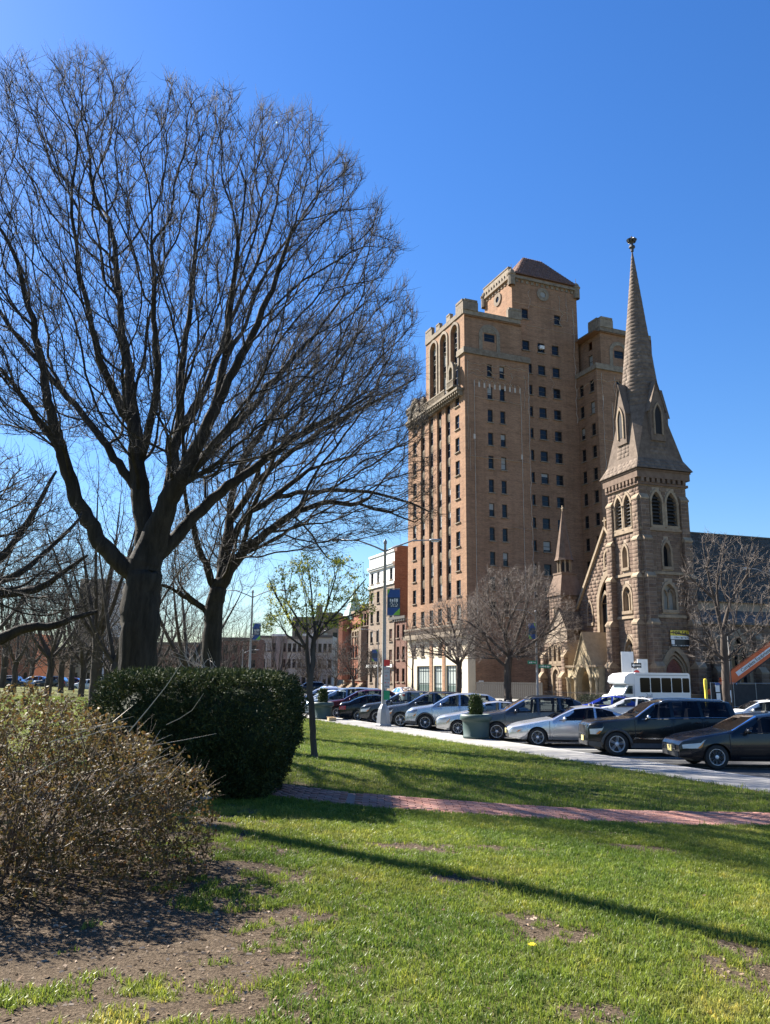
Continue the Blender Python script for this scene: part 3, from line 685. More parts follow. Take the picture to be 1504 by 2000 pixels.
# --- central tower with hipped tile roof
TX0, TX1, TY0, TY1 = 9.4, 20.95, YB, YB+8.3
tw = MB(); ftl = Frame((TX0,0,0), (-1,0,0))
gwall(tw, ftl, -TY1, -TY0, 47.0, 62.2, [], .3); tw.add([(TX1,TY0,41),(TX1,TY1,41),(TX1,TY1,62.2),(TX1,TY0,62.2)], [(0,1,2,3)]).add([(TX1,TY1,41),(TX0,TY1,41),(TX0,TY1,62.2),(TX1,TY1,62.2)], [(0,1,2,3)])
tw.build('tower_wall', M['brick'], tall)
for fr, u in ((Fc, 14.8), (ftl, -(TY0+4.1))):        # round windows
    n = 20; ro = [(u+1.05*math.cos(2*math.pi*i/n), 59.7+1.05*math.sin(2*math.pi*i/n)) for i in range(n)]; ri = [(u+.48*math.cos(2*math.pi*i/n), 59.7+.48*math.sin(2*math.pi*i/n)) for i in range(n)]
    MB().ring(ro, ri, fr, 0, .14, closed=True).build('oculus_surround', M['limestone'], tall); MB().prism(ri, lambda p, q, d: fr(p, q, d), .002, .02).build('oculus_pane', M['glass'], tall)
fri = MB()                                            # arcaded frieze and corner piers
for fr, a, b in ((Fc, TX0, TX1), (ftl, -TY1, -TY0)):
    fri.add([], []); k = int((b-a)/.85); st = (b-a)/k
    for i in range(k):
        ro = arch_pts(st*.98, 61.2, 61.2+st*.48, 4, a+st*(i+.5), 60.9); ri = arch_pts(st*.55, 61.2, 61.2+st*.27, 4, a+st*(i+.5), 60.9); fri.ring(ro, ri, fr, 0, .12)
    P = [fr(a-.1, 61.62, .22), fr(b+.1, 61.62, .22)]; fri.bar(Vector(P[0]), Vector(P[1]), .28, .4)
fri.build('frieze', M['limestone'], tall)
cp = MB().lathe([(.55,0),(.55,1.6),(.66,1.7),(.66,1.9),(.5,2.0),(.42,2.35),(.2,2.6),(.04,2.7),(.03,3.4)], 8); CP = cp.mesh('corner_turret', M['limestone'])
for x, y in ((TX0,TY0),(TX1,TY0),(TX0,TY1)): link('corner_turret', CP, tall, (x, y, 60.2))
e = .35; rx0, rx1, ry0, ry1, rz, ra = TX0+.5, TX1+e, TY0-e, TY1-.5, 62.2, 67.6; ym = (ry0+ry1)/2; xa, xb = rx0+4.0, rx1-4.0
pp = MB().box(TX0-.15, TX0+.35, TY0+.6, TY1, 62.0, 63.3)
for k in range(9): pp.box(TX0-.28, TX0-.14, TY0+.9+k*.8, TY0+1.2+k*.8, 61.5, 62.5)
pp.box(TX0-.22, TX0+.42, TY0+.55, TY1+.05, 63.3, 63.5); pp.build('tower_parapet', M['limestone'], tall)
roof = MB().add([(rx0,ry0,rz),(rx1,ry0,rz),(rx1,ry1,rz),(rx0,ry1,rz),(xa,ym,ra),(xb,ym,ra)], [(0,1,5,4),(1,2,5),(2,3,4,5),(3,0,4),(3,2,1,0)]); rf = roof.build('roof', M['tile_red'], tall)
slope = (ra-rz)/(ym-ry0)
def roof_fn(p0, du, dv, nrm):
    p0, du, dv, nrm = map(Vector, (p0, du, dv, nrm)); return lambda u, v, n: tuple(p0+du*u+dv*v+nrm*n)
dvv = Vector((0, ym-ry0, ra-rz)); L_ = dvv.length; dvv /= L_; nn = Vector((1,0,0)).cross(dvv)
f1 = roof_fn((rx0,ry0,rz), (1,0,0), dvv, nn); tl = blocks(f1, 0, L_, .42, .38, .42, lambda v: (4.0*v/L_, (rx1-rx0)-4.0*v/L_), proud=.06, gap=.02, seed=4)
dv2 = Vector((4.0, 0, ra-rz)); L2 = dv2.length; dv2 /= L2; n2 = Vector((0,-1,0)).cross(dv2)
f2 = roof_fn((rx0,ry1,rz), (0,-1,0), dv2, n2); hw = (ry1-ry0); tl += blocks(f2, 0, L2, .42, .38, .42, lambda v: (hw/2*v/L2, hw-hw/2*v/L2), proud=.06, gap=.02, seed=5)
build_blocks(tl, 'roof_tile', M['tile_red'], tall, 0, 'roof_tiles')
# --- belts, parapets, balcony
for b_ in ((-.25, D1+.15, -.28, .0, 46.9, 47.75), (-.25, 0, 0, 2.0, 46.9, 47.75), (D2-.2, D2+10.6, YW-.28, YW, 46.9, 47.75), (D2-.25, D2, YW, YB, 46.9, 47.6), (-.12, 9.3, .10, .40, 52.9, 53.6), (-.15, .2, .41, UL, 52.9, 53.6), (D2+1.1, D2+10.5, YW+.15, YW+.45, 53.2, 53.9), (D2+1.05, D2+1.35, YW+.46, YB+.8, 53.2, 53.9)): MB().box(*b_).build('stone_belt', M['limestone'], tall)
def merlon(w, d, h):
    return MB().box(-w/2, w/2, -d/2, d/2, 0, h*.8).box(-w/2+.12, w/2-.12, -d/2-.06, d/2+.06, h*.8, h)
big = merlon(2.3, .5, 1.6).mesh('parapet_block', M['limestone']); sm = merlon(1.3, .5, 1.1).mesh('parapet_block', M['limestone'])
link('parapet_block', big, tall, (1.1,.22,53.5)); link('parapet_block', big, tall, (.12,1.2,53.52), R(90)); link('parapet_block', big, tall, (8.3,.22,53.5))
for y in (4.7, 8.2): link('parapet_block', sm, tall, (.1,y,53.5), R(90))
link('parapet_block', big, tall, (.12,UL-1.2,53.5), R(90)); link('parapet_block', big, tall, (D2+2.3,YW+.3,53.8)); link('parapet_block', big, tall, (D2+1.25,YW+1.7,53.8), R(90))
bc = MB().box(-.95, 0, .6, UL+6.0, 41.6, 41.95).box(-.92, -.72, 4.6, UL, 42.75, 42.95).box(-1.15,0,1.4,3.6,42.3,42.55).box(-1.1,-.9,1.45,3.55,43.3,43.5)
for k in range(30): bc.box(-.55, 0, .7+k*.6, 1.0+k*.6, 40.9, 41.6).box(-.85, 0, .75+k*.6, .95+k*.6, 41.2, 41.6)
for k in range(28): bc.box(-.88, -.76, 4.7+k*.29, 4.82+k*.29, 41.95, 42.75)
for k in range(8): bc.box(-1.06, -.94, 1.55+k*.26, 1.67+k*.26, 42.55, 43.3)
for y in (1.7, 3.3): bc.box(-.8, 0, y-.15, y+.15, 41.9, 42.3)
bc.build('balcony', M['terracotta'], tall)
ni = MB().ring(arch_pts(1.7, 44.9, 46.4, 7, -2.5, 43.5), arch_pts(1.0, 44.9, 45.5, 7, -2.5, 43.5), FL, .6, .95); ni.box(-.6,-.5,1.7,3.3,43.5,46); ni.build('niche', M['terracotta'], tall)
sh = MB().box(-.12, .4, UL, Ltot+.1, 41.4, 43.6).ring(arch_pts(3.6, 43.4, 45.6, 7, -16.6, 42.5), arch_pts(2.2, 43.4, 44.5, 7, -16.6, 42.5), FL, -.2, .3)
sh.prism(arch_pts(2.3, 43.4, 44.55, 7, -16.6, 42.5), lambda p, q, d: FL(p, q, d), -.1, .05); sh.box(-.35,.2,Ltot-1.4,Ltot+.2,43.6,44.6).box(-.35,.2,UL+.2,UL+1.4,43.6,44.6); sh.build('shoulder_parapet', M['terracotta'], tall)
# --- pale repair lines and cracks on the shaded sides
rg_ = random.Random(3)
def crack(fr, u, v0, v1, wob, w):
    ck = MB(); k = max(2, int(abs(v1-v0)/.7)); prev = None
    for i in range(k+1):
        p = (u+rg_.uniform(-wob, wob), v0+(v1-v0)*i/k)
        if prev: ck.bar(Vector(fr(*prev, .004)), Vector(fr(*p, .004)), w*1.35*rg_.uniform(.7, 1.3), .012)
        prev = p
    ck.build('repair_line', M['crack'], tall)
def hcrack(fr, u0, u1, v, wob, w):
    ck = MB(); k = max(2, int(abs(u1-u0)/.6)); prev = None
    for i in range(k+1):
        p = (u0+(u1-u0)*i/k, v+rg_.uniform(-wob, wob))
        if prev: ck.bar(Vector(fr(*prev, .004)), Vector(fr(*p, .004)), w*1.35*rg_.uniform(.7, 1.3), .012)
        prev = p
    ck.build('repair_line', M['crack'], tall)
for u, a, b, wb, w in ((1.45, 8, 43, .02, .20), (8.9, 8, 43, .02, .20), (10.2, 12, 45.5, .13, .16), (.45, 33, 46, .05, .08), (.75, 30, 36, .05, .08), (7.4, 42, 45, .3, .10), (9.6, 40, 45, .2, .1)): crack(FRt, u, a, b, wb, w)
hcrack(FRt, .6, 10.2, 32.1, .06, .16); hcrack(FRt, 6.6, 10.2, 22.6, .05, .13); hcrack(FRt, .5, 9.8, 45.6, .25, .10); hcrack(FRt, .8, 10, 44.6, .35, .09); hcrack(FRt, .2, 5, 43.9, .5, .09); hcrack(FRt, 5, 10, 45.9, .2, .09); hcrack(FRt, 1.4, 9.2, 40.6, .12, .08)
for u, a, b, wb, w in ((20.2, 40, 58.5, .15, .14), (19.2, 56, 61, .25, .10), (18.0, 55, 60, .4, .10), (12.3, 57, 60, .3, .1), (16.1, 44, 48, .3, .06), (19.8, 55, 58, .5, .09)): crack(Fc, u, a, b, wb, w)
hcrack(Fc, 9.6, 20.6, 57.6, .08, .07); hcrack(Fc, 9.6, 20.6, 54.2, .08, .08); hcrack(Fc, 16, 20.6, 56.0, .2, .09)
for u, a, b, wb, w in ((D2+.9, 10, 46.4, .1, .12), (D2+2.5, 36, 42, .02, .18), (D2+3.1, 40, 46, .3, .1)): crack(Fbr, u, a, b, wb, w)
hcrack(Fbr, D2, D2+8, 45.3, .3, .1); hcrack(Fbr, D2+.2, D2+4, 36.2, .05, .1); hcrack(Fb, -YB, 2.4, 45.2, .2, .1)
ck = MB(); n = 9                                     # ghost of the old blind arcade
for i in range(n):
    u = 1.45+7.4*(i+.5)/n; P = arch_pts(.72, 42.9, 43.3, 4, u, 42.2)
    for a, b in zip(P[:-1], P[1:]): ck.bar(Vector(FRt(*a, .004)), Vector(FRt(*b, .004)), .15, .012)
ck.build('repair_line', M['crack'], tall)
# ---------------------------------------------------------------- the brownstone church
def text_mesh(body, size, mat, key=None, extrude=.004, align='CENTER', spacing=1.0, offset=0.0):
    cu = bpy.data.curves.new('lettering', 'FONT'); cu.body = body; cu.size = size; cu.align_x = align; cu.align_y = 'CENTER'; cu.extrude = extrude; cu.space_character = spacing; cu.offset = offset; cu.resolution_u = 3
    ob = bpy.data.objects.new('lettering', cu); ts = bpy.data.scenes.new('lettering_tmp'); ts.collection.objects.link(ob)
    with bpy.context.temp_override(scene=ts, view_layer=ts.view_layers[0]): dg = bpy.context.evaluated_depsgraph_get(); dg.update(); me = bpy.data.meshes.new_from_object(ob.evaluated_get(dg))
    bpy.data.objects.remove(ob); bpy.data.curves.remove(cu); bpy.data.scenes.remove(ts)
    me.materials.clear(); me.materials.append(mat)
    me.transform(Matrix.Rotation(R(90), 4, 'X')); return me           # stands upright, faces -Y
def scribble(w, h, mat, seed=1):
    """a line of print too small to read: uneven marks, faces -Y"""
    rs = random.Random(seed); mb = MB(); x = -w/2
    while x < w/2:
        L = h*rs.uniform(.25, .6); k = rs.random(); 
        if k < .8: mb.box(x, min(x+L, w/2), -.002, .002, -h/2*(1 if k < .6 else .2), h/2*rs.uniform(.5, 1))
        x += L+h*rs.uniform(.12, .3)
    return mb.mesh('lettering', mat)
church = thing('stone_church', 'brown sandstone church with tall tapering spire and slate roof', 'church', (24.47, 76, 0), R(18))
TW, TL = 5.4, 5.2
CL = Frame((0,0,0), (-1,0,0)); CR = Frame((0,0,0), (0,-1,0))
def arch_win(fr, u, sill, spring, apex, w, parent=church, trim_w=.22, proud=.10, mat=None, rec=.45, fill='glass', split=False, nm='window'):
    """pane, stone surround and optional mullion of one pointed opening"""
    mat = mat or M['sand_trim']; o = None
    pr = arch_pts(w-.01, spring, apex-.01, 7, u, sill)
    pane = MB().prism(pr, lambda p, q, d: fr(p, q, d), -rec-.05, -rec); o = pane.build(nm, M['glass'] if fill == 'glass' else fill, parent)
    ro = arch_pts(w+2*trim_w, spring, apex+trim_w*1.5, 7, u, sill-.02); ri = arch_pts(w, spring, apex, 7, u, sill-.02)
    MB().ring(ro, ri, fr, -.1, proud).build('surround', mat, o)
    s = MB(); a = Vector(fr(u-w/2-trim_w, sill-.12, .03)); b = Vector(fr(u+w/2+trim_w, sill-.12, .03)); s.bar(a, b, .24, .3); s.build('sill', mat, o)
    if split:
        m = MB(); m.bar(Vector(fr(u, sill, -rec*.5)), Vector(fr(u, spring+.1, -rec*.5)), .14, .14)
        for k in (-1, 1):
            ro = arch_pts(w/2, spring-.1, spring+(apex-spring)*.55, 5, u+k*w/4, spring-.1); ri = arch_pts(w/2-.16, spring-.1, spring+(apex-spring)*.42, 5, u+k*w/4, spring-.1); m.ring(ro, ri, fr, -rec*.75, -rec*.3)
        m.build('tracery', mat, o)
    return o
stones = []
# ---- tower walls
aL = [(-1.95-.55,-1.95+.55,17.0,19.2,20.3), (-3.45-.55,-3.45+.55,17.0,19.2,20.3), (-2.7-.4,-2.7+.4,13.1,14.5,15.3), (-2.7-.65,-2.7+.65,8.9,10.4,11.3), (-2.7-.7,-2.7+.7,2.8,5.0,6.3)]
aR = [(1.9-.58,1.9+.58,17.0,19.2,20.35), (3.6-.58,3.6+.58,17.0,19.2,20.35), (2.75-.42,2.75+.42,13.0,14.5,15.4), (2.75-.7,2.75+.7,8.9,10.4,11.4), (3.0-1.35,3.0+1.35,.3,2.9,5.1)]
tb = MB(); gwall(tb, CL, -TL, 0, 0, 22.2, [], .5, aL); gwall(tb, CR, 0, TW, 0, 22.2, [], .5, aR)
tb.add([(TW,0,0),(TW,TL,0),(TW,TL,22.2),(TW,0,22.2)], [(0,1,2,3)]).add([(TW,TL,0),(0,TL,0),(0,TL,22.2),(TW,TL,22.2)], [(0,1,2,3)])
tb.build('tower_wall', M['sand_dark'], church)
for a, b, c, sp, ap in aL:
    arch_win(CL, (a+b)/2, c, sp, ap, b-a, fill=M['dark'] if c > 16 else 'glass', split=(b-a) > 1.2 and c < 16)
for a, b, c, sp, ap in aR[:4]: arch_win(CR, (a+b)/2, c, sp, ap, b-a, fill=M['dark'] if c > 16 else 'glass', split=(b-a) > 1.2)
dr = arch_win(CR, 3.0, .3, 2.9, 5.1, 2.7, trim_w=.38, fill=M['wood_red'], nm='door', rec=.42)
for k, (w, ap) in enumerate(((2.3, 4.75), (1.9, 4.4))): MB().ring(arch_pts(w+.36, 2.9, ap+.22, 7, 3.0, .3), arch_pts(w, 2.9, ap, 7, 3.0, .3), CR, -.35-.04*k, -.12-.1*k).build('archivolt', M['sand_trim'], dr)
ty = MB()
for k in range(6):
    a = math.pi*k/6; ty.bar(Vector(CR(3.0-.5*math.cos(a), 3.5-.5*math.sin(a), -.40)), Vector(CR(3.0+.5*math.cos(a), 3.5+.5*math.sin(a), -.40)), .06, .06)
ty.ring([(3.0+.62*math.cos(2*math.pi*i/16), 3.5+.62*math.sin(2*math.pi*i/16)) for i in range(16)], [(3.0+.52*math.cos(2*math.pi*i/16), 3.5+.52*math.sin(2*math.pi*i/16)) for i in range(16)], CR, -.42, -.36, closed=True); ty.build('tracery', M['wood_red'], dr)
# belfry louvres
for fr, us in ((CL, (-1.95, -3.45)), (CR, (1.9, 3.6))):
    for u in us:
        lv = MB()
        for k in range(8):
            w = .54 if 17.2+k*.36 < 19.4 else .38; v = 17.15+k*.36; P = [fr(u-w, v, -.08), fr(u+w, v, -.08), fr(u+w, v+.22, -.40), fr(u-w, v+.22, -.40)]; Q = [fr(u-w, v+.05, -.08), fr(u+w, v+.05, -.08), fr(u+w, v+.27, -.40), fr(u-w, v+.27, -.40)]
            lv.add(P+Q, [(0,3,2,1),(4,5,6,7),(0,1,5,4)])
        lv.build('louvres', M['timber'], church)

# colonnettes between the belfry lights
for fr, us in ((CL, (-1.3,-2.7,-4.1)), (CR, (1.2,2.75,4.3))):
    for u in us: sh = MB(); sh.tube([fr(u, 16.9, .06), fr(u, 19.1, .06)], .085, 8); sh.tube([fr(u, 19.05, .06), fr(u, 19.3, .06)], [.09,.17], 8); sh.tube([fr(u, 16.85, .06), fr(u, 17.02, .06)], [.17,.09], 8); sh.build('colonnette', M['sand_trim'], church)
L0 = blocks(CL, 0, 20.9, .37, .45, .95, lambda v: (-TL, 0), arches=[(a-.2,b+.2,c-.2,sp,ap+.35) for a,b,c,sp,ap in aL], proud=.035, seed=11)
R0 = blocks(CR, 0, 20.9, .37, .45, .95, lambda v: (0, TW), arches=[(a-.2,b+.2,c-.2,sp,ap+.35) for a,b,c,sp,ap in aR], proud=.035, seed=12)
vis = [b for b in L0 if b[0][2] > 5] ; rest_ = [b for b in L0 if b[0][2] <= 5]
singles = vis[:170] + R0[-130:]; stones += vis[170:] + rest_ + R0[:-130]
# string courses and corbel table
for z in (8.3, 12.4, 16.6):
    sc_ = MB(); sc_.box(-.16, 0, -.16, TL+.1, z-.13, z+.13).box(0, TW+.12, -.16, 0, z-.13, z+.13); sc_.build('string_course', M['sand_trim'], church)
co = MB().box(-.2, TW+.2, -.2, TL+.2, 20.95, 21.2).box(-.34, TW+.34, -.34, TL+.34, 21.62, 22.3).box(-.42,TW+.42,-.42,TL+.42,22.3,22.5)
for k in range(9): co.box(-.32, 0, .1+k*.6, .42+k*.6, 21.2, 21.62)
for k in range(9): co.box(.12+k*.6, .44+k*.6, -.32, 0, 21.2, 21.62)
co.box(-.03,0,0,TL,21.2,21.62).box(0,TW,-.03,0,21.2,21.62); co.build('corbel_table', M['sandstone'], church)
# stepped angle buttresses
def buttress(fr, u0, u1, steps, nm='buttress', mat=None):
    """steps: (z0, z1, depth) from the ground up, each ends with a sloped weathering"""
    mb = MB(); caps = []; bl = []
    for i, (z0, z1, d) in enumerate(steps):
        nd = steps[i+1][2] if i+1 < len(steps) else 0.0; hh = .75*(d-nd)+.12
        P = [fr(u0,z0,0), fr(u1,z0,0), fr(u1,z0,d), fr(u0,z0,d), fr(u0,z1,0), fr(u1,z1,0), fr(u1,z1,d), fr(u0,z1,d)]
        mb.add(P, [(0,1,2,3)[::-1],(3,2,6,7)[::1],(0,3,7,4),(2,1,5,6)])
        c0 = [fr(u0-.05,z1-.1,0), fr(u1+.05,z1-.1,0), fr(u1+.05,z1-.1,d+.07), fr(u0-.05,z1-.1,d+.07), fr(u0-.05,z1+hh*1.5,max(0,nd-.02)), fr(u1+.05,z1+hh*1.5,max(0,nd-.02)), fr(u0-.05,z1+.05,d+.07), fr(u1+.05,z1+.05,d+.07)]
        caps.append(MB().add(c0, [(0,1,2,3),(3,2,7,6),(6,7,5,4),(0,3,6,4),(2,1,5,7)]))
        f2 = lambda u, v, n, d=d: fr(u, v, d+n); bl += blocks(f2, z0, z1-.12, .37, .4, .9, lambda v: (u0, u1), proud=.02, jit=.008, seed=int(z0*10+u0*7+50))
        for uu, sg in ((u0, -1), (u1, 1)):
            f3 = lambda u, v, n, uu=uu, sg=sg: fr(uu+sg*n, v, u); bl += blocks(f3, z0, z1-.12, .37, .4, .9, lambda v, d=d: (0.03, d), proud=.02, jit=.008, seed=int(z0*10+u0*5+70+sg))
    b = mb.build(nm, M['sand_dark'], church); [k_.build('weathering', M['sand_trim'], b) for k_ in caps]; stones.extend(bl); return b
steps = [(0, 3.6, 1.25), (3.6, 7.6, .95), (7.6, 12.0, .70), (12.0, 15.6, .48), (15.6, 19.6, .28)]
for u0, u1 in ((-TL, -TL+.85), (-.85, 0)): buttress(CL, u0, u1, steps)
for u0, u1 in ((.0, .85), (TW-.85, TW)): buttress(CR, u0, u1, steps)
# ---- spire: octagon with broaches, lucarnes and a foliate finial
sp_ = MB(); cx, cy = TW/2, TL/2; Z0, ZT = 22.5, 47.9; apo = lambda z: 1.92*(ZT-z)/(ZT-29.8)
def octa(z):
    a = apo(z); r = a/math.cos(math.pi/8); return [(cx+r*math.cos(math.pi/8+k*math.pi/4), cy+r*math.sin(math.pi/8+k*math.pi/4), z) for k in range(8)]
zs = [24.2, 29.8, 38, 47.6]; rings = [octa(z) for z in zs]
for a, b in zip(rings[:-1], rings[1:]):
    for k in range(8): sp_.add([a[k], a[(k+1)%8], b[(k+1)%8], b[k]], [(0,1,2,3)])
hs_ = 3.25; sq = [(cx+hs_, cy+hs_), (cx-hs_, cy+hs_), (cx-hs_, cy-hs_), (cx+hs_, cy-hs_)]
h2 = 2.62; sq2 = [(cx+h2, cy+h2), (cx-h2, cy+h2), (cx-h2, cy-h2), (cx+h2, cy-h2)]; zf = 23.7
for k in range(4):
    a, b, c, d = sq[k], sq[(k+1)%4], sq2[(k+1)%4], sq2[k]; sp_.add([(*a,Z0),(*b,Z0),(*c,zf),(*d,zf)], [(0,1,2,3)])
    # cardinal slope between corners, broach at each corner
for k in range(4):
    # octagon vertices next to corner k (NE, NW, SW, SE)
    o0 = octa(24.2); i = {0: (0, 1), 1: (2, 3), 2: (4, 5), 3: (6, 7)}[k]
    ang = math.pi/4+k*math.pi/2; zt = 29.6; at2 = apo(zt); tip = (cx+at2*math.cos(ang), cy+at2*math.sin(ang), zt)
    c = (*sq2[k], zf); p, q = octa(29.6)[i[0]], octa(29.6)[i[1]]; lo0, lo1 = o0[i[0]], o0[i[1]]
    sp_.add([c, tip, p, lo0], [(0,1,2,3)]); sp_.add([c, lo1, q, tip], [(0,1,2,3)])
for k in range(4):
    c0, c1 = sq2[k], sq2[(k+1)%4]; j = {0: (1, 2), 1: (3, 4), 2: (5, 6), 3: (7, 0)}[k]; o0 = octa(24.2)
    sp_.add([(*c0,zf), (*c1,zf), o0[j[1]], o0[j[0]]], [(0,1,2,3)])
spire = sp_.build('spire', M['spire_stone'], church)
sb = []
def face_blocks(A, B, C, D, n, course, seed, lo=.5, hi=1.0):
    """stones on a trapezoid A,B (bottom) C,D (top)"""
    A, B, C, D = map(Vector, (A, B, C, D)); U = (B-A).normalized(); nrm = Vector(n).normalized(); V = nrm.cross(U).normalized()
    if V.z < 0: V = -V
    H = (D-A).dot(V); W = (B-A).length; dl = (D-A).dot(U); dr = (C-A).dot(U)
    fn = lambda u, v, nn: tuple(A+U*u+V*v+nrm*nn)
    return blocks(fn, 0, H, course, lo, hi, lambda v: (dl*v/H, W+(dr-W)*v/H), proud=.02, gap=.012, seed=seed, jit=.006, cj=0.0)
for z0, z1 in ((24.2, 47.3),):
    A, B = octa(z0), octa(z1)
    for k in range(8):
        a, b, c, d = A[k], A[(k+1)%8], B[(k+1)%8], B[k]; mid = (Vector(a)+Vector(b))/2-Vector((cx,cy,z0)); sl = mid.normalized(); slope_ = (apo(z0)-apo(z1))/(z1-z0); nr = Vector((sl.x, sl.y, slope_))
        sb += face_blocks(a, b, c, d, nr, .42, 30+k)
for k, nrm in ((1, (-1,0,.5)), (2, (0,-1,.5))):
    a, b, c, d = sq[k], sq[(k+1)%4], sq2[(k+1)%4], sq2[k]; sb += face_blocks((*a,Z0), (*b,Z0), (*c,zf), (*d,zf), Vector((nrm[0],nrm[1],.53)), .42, 50+k)
build_blocks(sb, 'spire_stone', M['spire_stone'], church, 0, 'spire_courses')
for ang in (180, 270, 0, 90):                    # lucarnes
    lc = MB(); w, z0, ze, za, n0, n1 = .85, 25.6, 29.0, 31.9, 1.0, 2.55
    P = [(-w, z0), (w, z0), (w, ze), (0, za), (-w, ze)]
    fn = lambda p, q, d: (d, p, q); lc.prism(P, fn, n0, n1)
    for s in (-1, 1): lc.add([(n0,0,za+.15),(n1+.12,0,za+.15),(n1+.12,s*(w+.14),ze-.25),(n0,s*(w+.14),ze-.25),(n0,0,za+.02),(n1+.12,0,za+.02),(n1+.12,s*(w+.14),ze-.4),(n0,s*(w+.14),ze-.4)], [(0,1,2,3),(4,7,6,5),(1,5,6,2),(3,2,6,7)])
    lo = lc.build('lucarne', M['spire_stone'], church, loc=(cx, cy, 0), rotz=R(ang))
    pn = MB().prism(arch_pts(.75, 28.2, 29.3, 6, 0, 26.3), fn, n1+.004, n1+.02); pn.build('opening', M['dark'], lo)
    MB().ring(arch_pts(1.1, 28.2, 29.6, 6, 0, 26.2), arch_pts(.76, 28.2, 29.32, 6, 0, 26.2), fn, n1, n1+.12).build('surround', M['sand_trim'], lo)
fi = MB(); fi.lathe([(.16,47.4),(.18,47.7),(.34,47.85),(.30,48.05),(.14,48.15),(.16,48.35),(.30,48.5),(.34,48.75),(.15,48.95),(.02,49.25)], 8, (cx,cy,0))
for k in range(8):
    a = k*math.pi/4; fi.obox((cx+.36*math.cos(a), cy+.36*math.sin(a), 48.68), (.26,.22,.34), Matrix.Rotation(a, 3, 'Z') @ Matrix.Rotation(.5, 3, 'Y'))
fi.build('finial', M['dark_metal'], church)
# ---- nave
NC, RZ, NX0, NX1 = 7.8, 17.9, 1.3, 42.0; EY0, EZ = 2.0, 10.2; EY1 = 2*NC-EY0
nv = MB(); nv.box(NX0+.8, NX1, EY0, EY1, 0, EZ)
for y_ in (EY0, EY1-.02): nv.box(NX0+.02, NX0+.8, y_, y_+.02, 0, EZ)
gab = [(-EY1, 0), (-TL+.3, 0), (-TL+.3, RZ-(NC-TL+.3)*1.33+.0), (-NC, RZ), (-EY1, EZ)]
CF = Frame((NX0,0,0), (-1,0,0)); WW = 3.6
nv.add([(NX1,EY0,EZ),(NX1,EY1,EZ),(NX1,NC,RZ)], [(0,1,2)])
# gable wall with the great window left open
wa = (-NC-WW/2, -NC+WW/2, 6.6, 9.9, 13.0); gw = MB(); gwall(gw, CF, -EY1, -TL+.2, 0, EZ, [(wa[0], wa[1], 6.6, EZ)], .4)
P = arch_pts(WW, 9.9, 13.0, 8, -NC, 6.6); left = [p for p in P[1:10] if p[1] >= EZ-.35]
gslope = (RZ-EZ)/(NC-EY0); lim = lambda z: NC-EY0-(z-EZ)/gslope
zlev = sorted({EZ, 13.0, *[p[1] for p in P if p[1] > EZ]}); prevz = EZ
def halfw(z):
    a = WW/2; r = 3.1; Rr = (a*a+r*r)/(2*a); q = Rr*Rr-(z-9.9)**2; return max(0, math.sqrt(max(q,0))-(Rr-a)) if z < 13 else 0
for z0, z1 in zip(zlev[:-1], zlev[1:]):
    for s in (-1, 1): gw.add([CF(-NC+s*halfw(z0), z0), CF(-NC+s*lim(z0), z0), CF(-NC+s*lim(z1), z1), CF(-NC+s*halfw(z1), z1)], [(0,1,2,3)])
gw.add([CF(-NC-lim(13), 13), CF(-NC+lim(13), 13), CF(-NC, RZ)], [(0,1,2)])
gw.build('gable_wall', M['sand_dark'], church); nv.build('nave_wall', M['sand_dark'], church)
arch_win(CF, -NC, 6.6, 9.9, 13.0, WW, trim_w=.45, rec=.35, split=True); arch_win(CF, -NC, 13.9, 14.8, 15.6, .8, rec=-.02, trim_w=.2)
arch_win(CF, -NC-3.6, 8.3, 9.6, 10.6, .8, rec=-.02, trim_w=.2)
stones += blocks(CF, 0, RZ-.4, .37, .45, .95, lambda z: ((-EY1, -TL) if z < EZ else (-NC-lim(z), min(-TL, -NC+lim(z)))), arches=[(wa[0]-.4, wa[1]+.4, 6.3, 9.9, 13.6)], proud=.035, seed=21)
cop = MB()
for s in (-1, 1):
    a = Vector((NX0-.1, NC, RZ+.25)); b = Vector((NX0-.1, NC+s*(NC-EY0+.3), EZ-.15)); cop.bar(a, b, .34, .28)
cop.build('gable_coping', M['sand_trim'], church)
fc = MB(); fc.bar((NX0-.1,NC,RZ+.2), (NX0-.1,NC,RZ+1.3), .14).bar((NX0-.1,NC-.35,RZ+.95), (NX0-.1,NC+.35,RZ+.95), .14); fc.build('gable_cross', M['sand_trim'], church)
# slate roof, near and far slopes
rfm = MB(); rfm.add([(NX0,EY0-.3,EZ-.1),(NX1,EY0-.3,EZ-.1),(NX1,NC,RZ+.28),(NX0,NC,RZ+.28)], [(0,1,2,3)]).add([(NX0,NC,RZ+.28),(NX1,NC,RZ+.28),(NX1,EY1+.3,EZ-.1),(NX0,EY1+.3,EZ-.1)], [(0,1,2,3)])
rfm.build('roof', M['slate_base'], church); rd = MB().bar((NX0,NC,RZ+.36), (NX1,NC,RZ+.36), .22, .16); rd.build('roof_ridge', M['lead'], church)
dv = Vector((0, NC-EY0+.3, RZ-EZ+.38)); LL = dv.length; dv /= LL; nn = Vector((1,0,0)).cross(dv)
fs_ = lambda u, v, n: tuple(Vector((5.5, EY0-.3, EZ-.1)) + Vector((1,0,0))*u + dv*v + nn*(n*(1.0)))
build_blocks(blocks(fs_, 0, LL, .30, .25, .5, lambda v: (0, 34), proud=.035, gap=.008, jit=.018, seed=23), 'slate', M['slate'], church, 0, 'roof_slates')
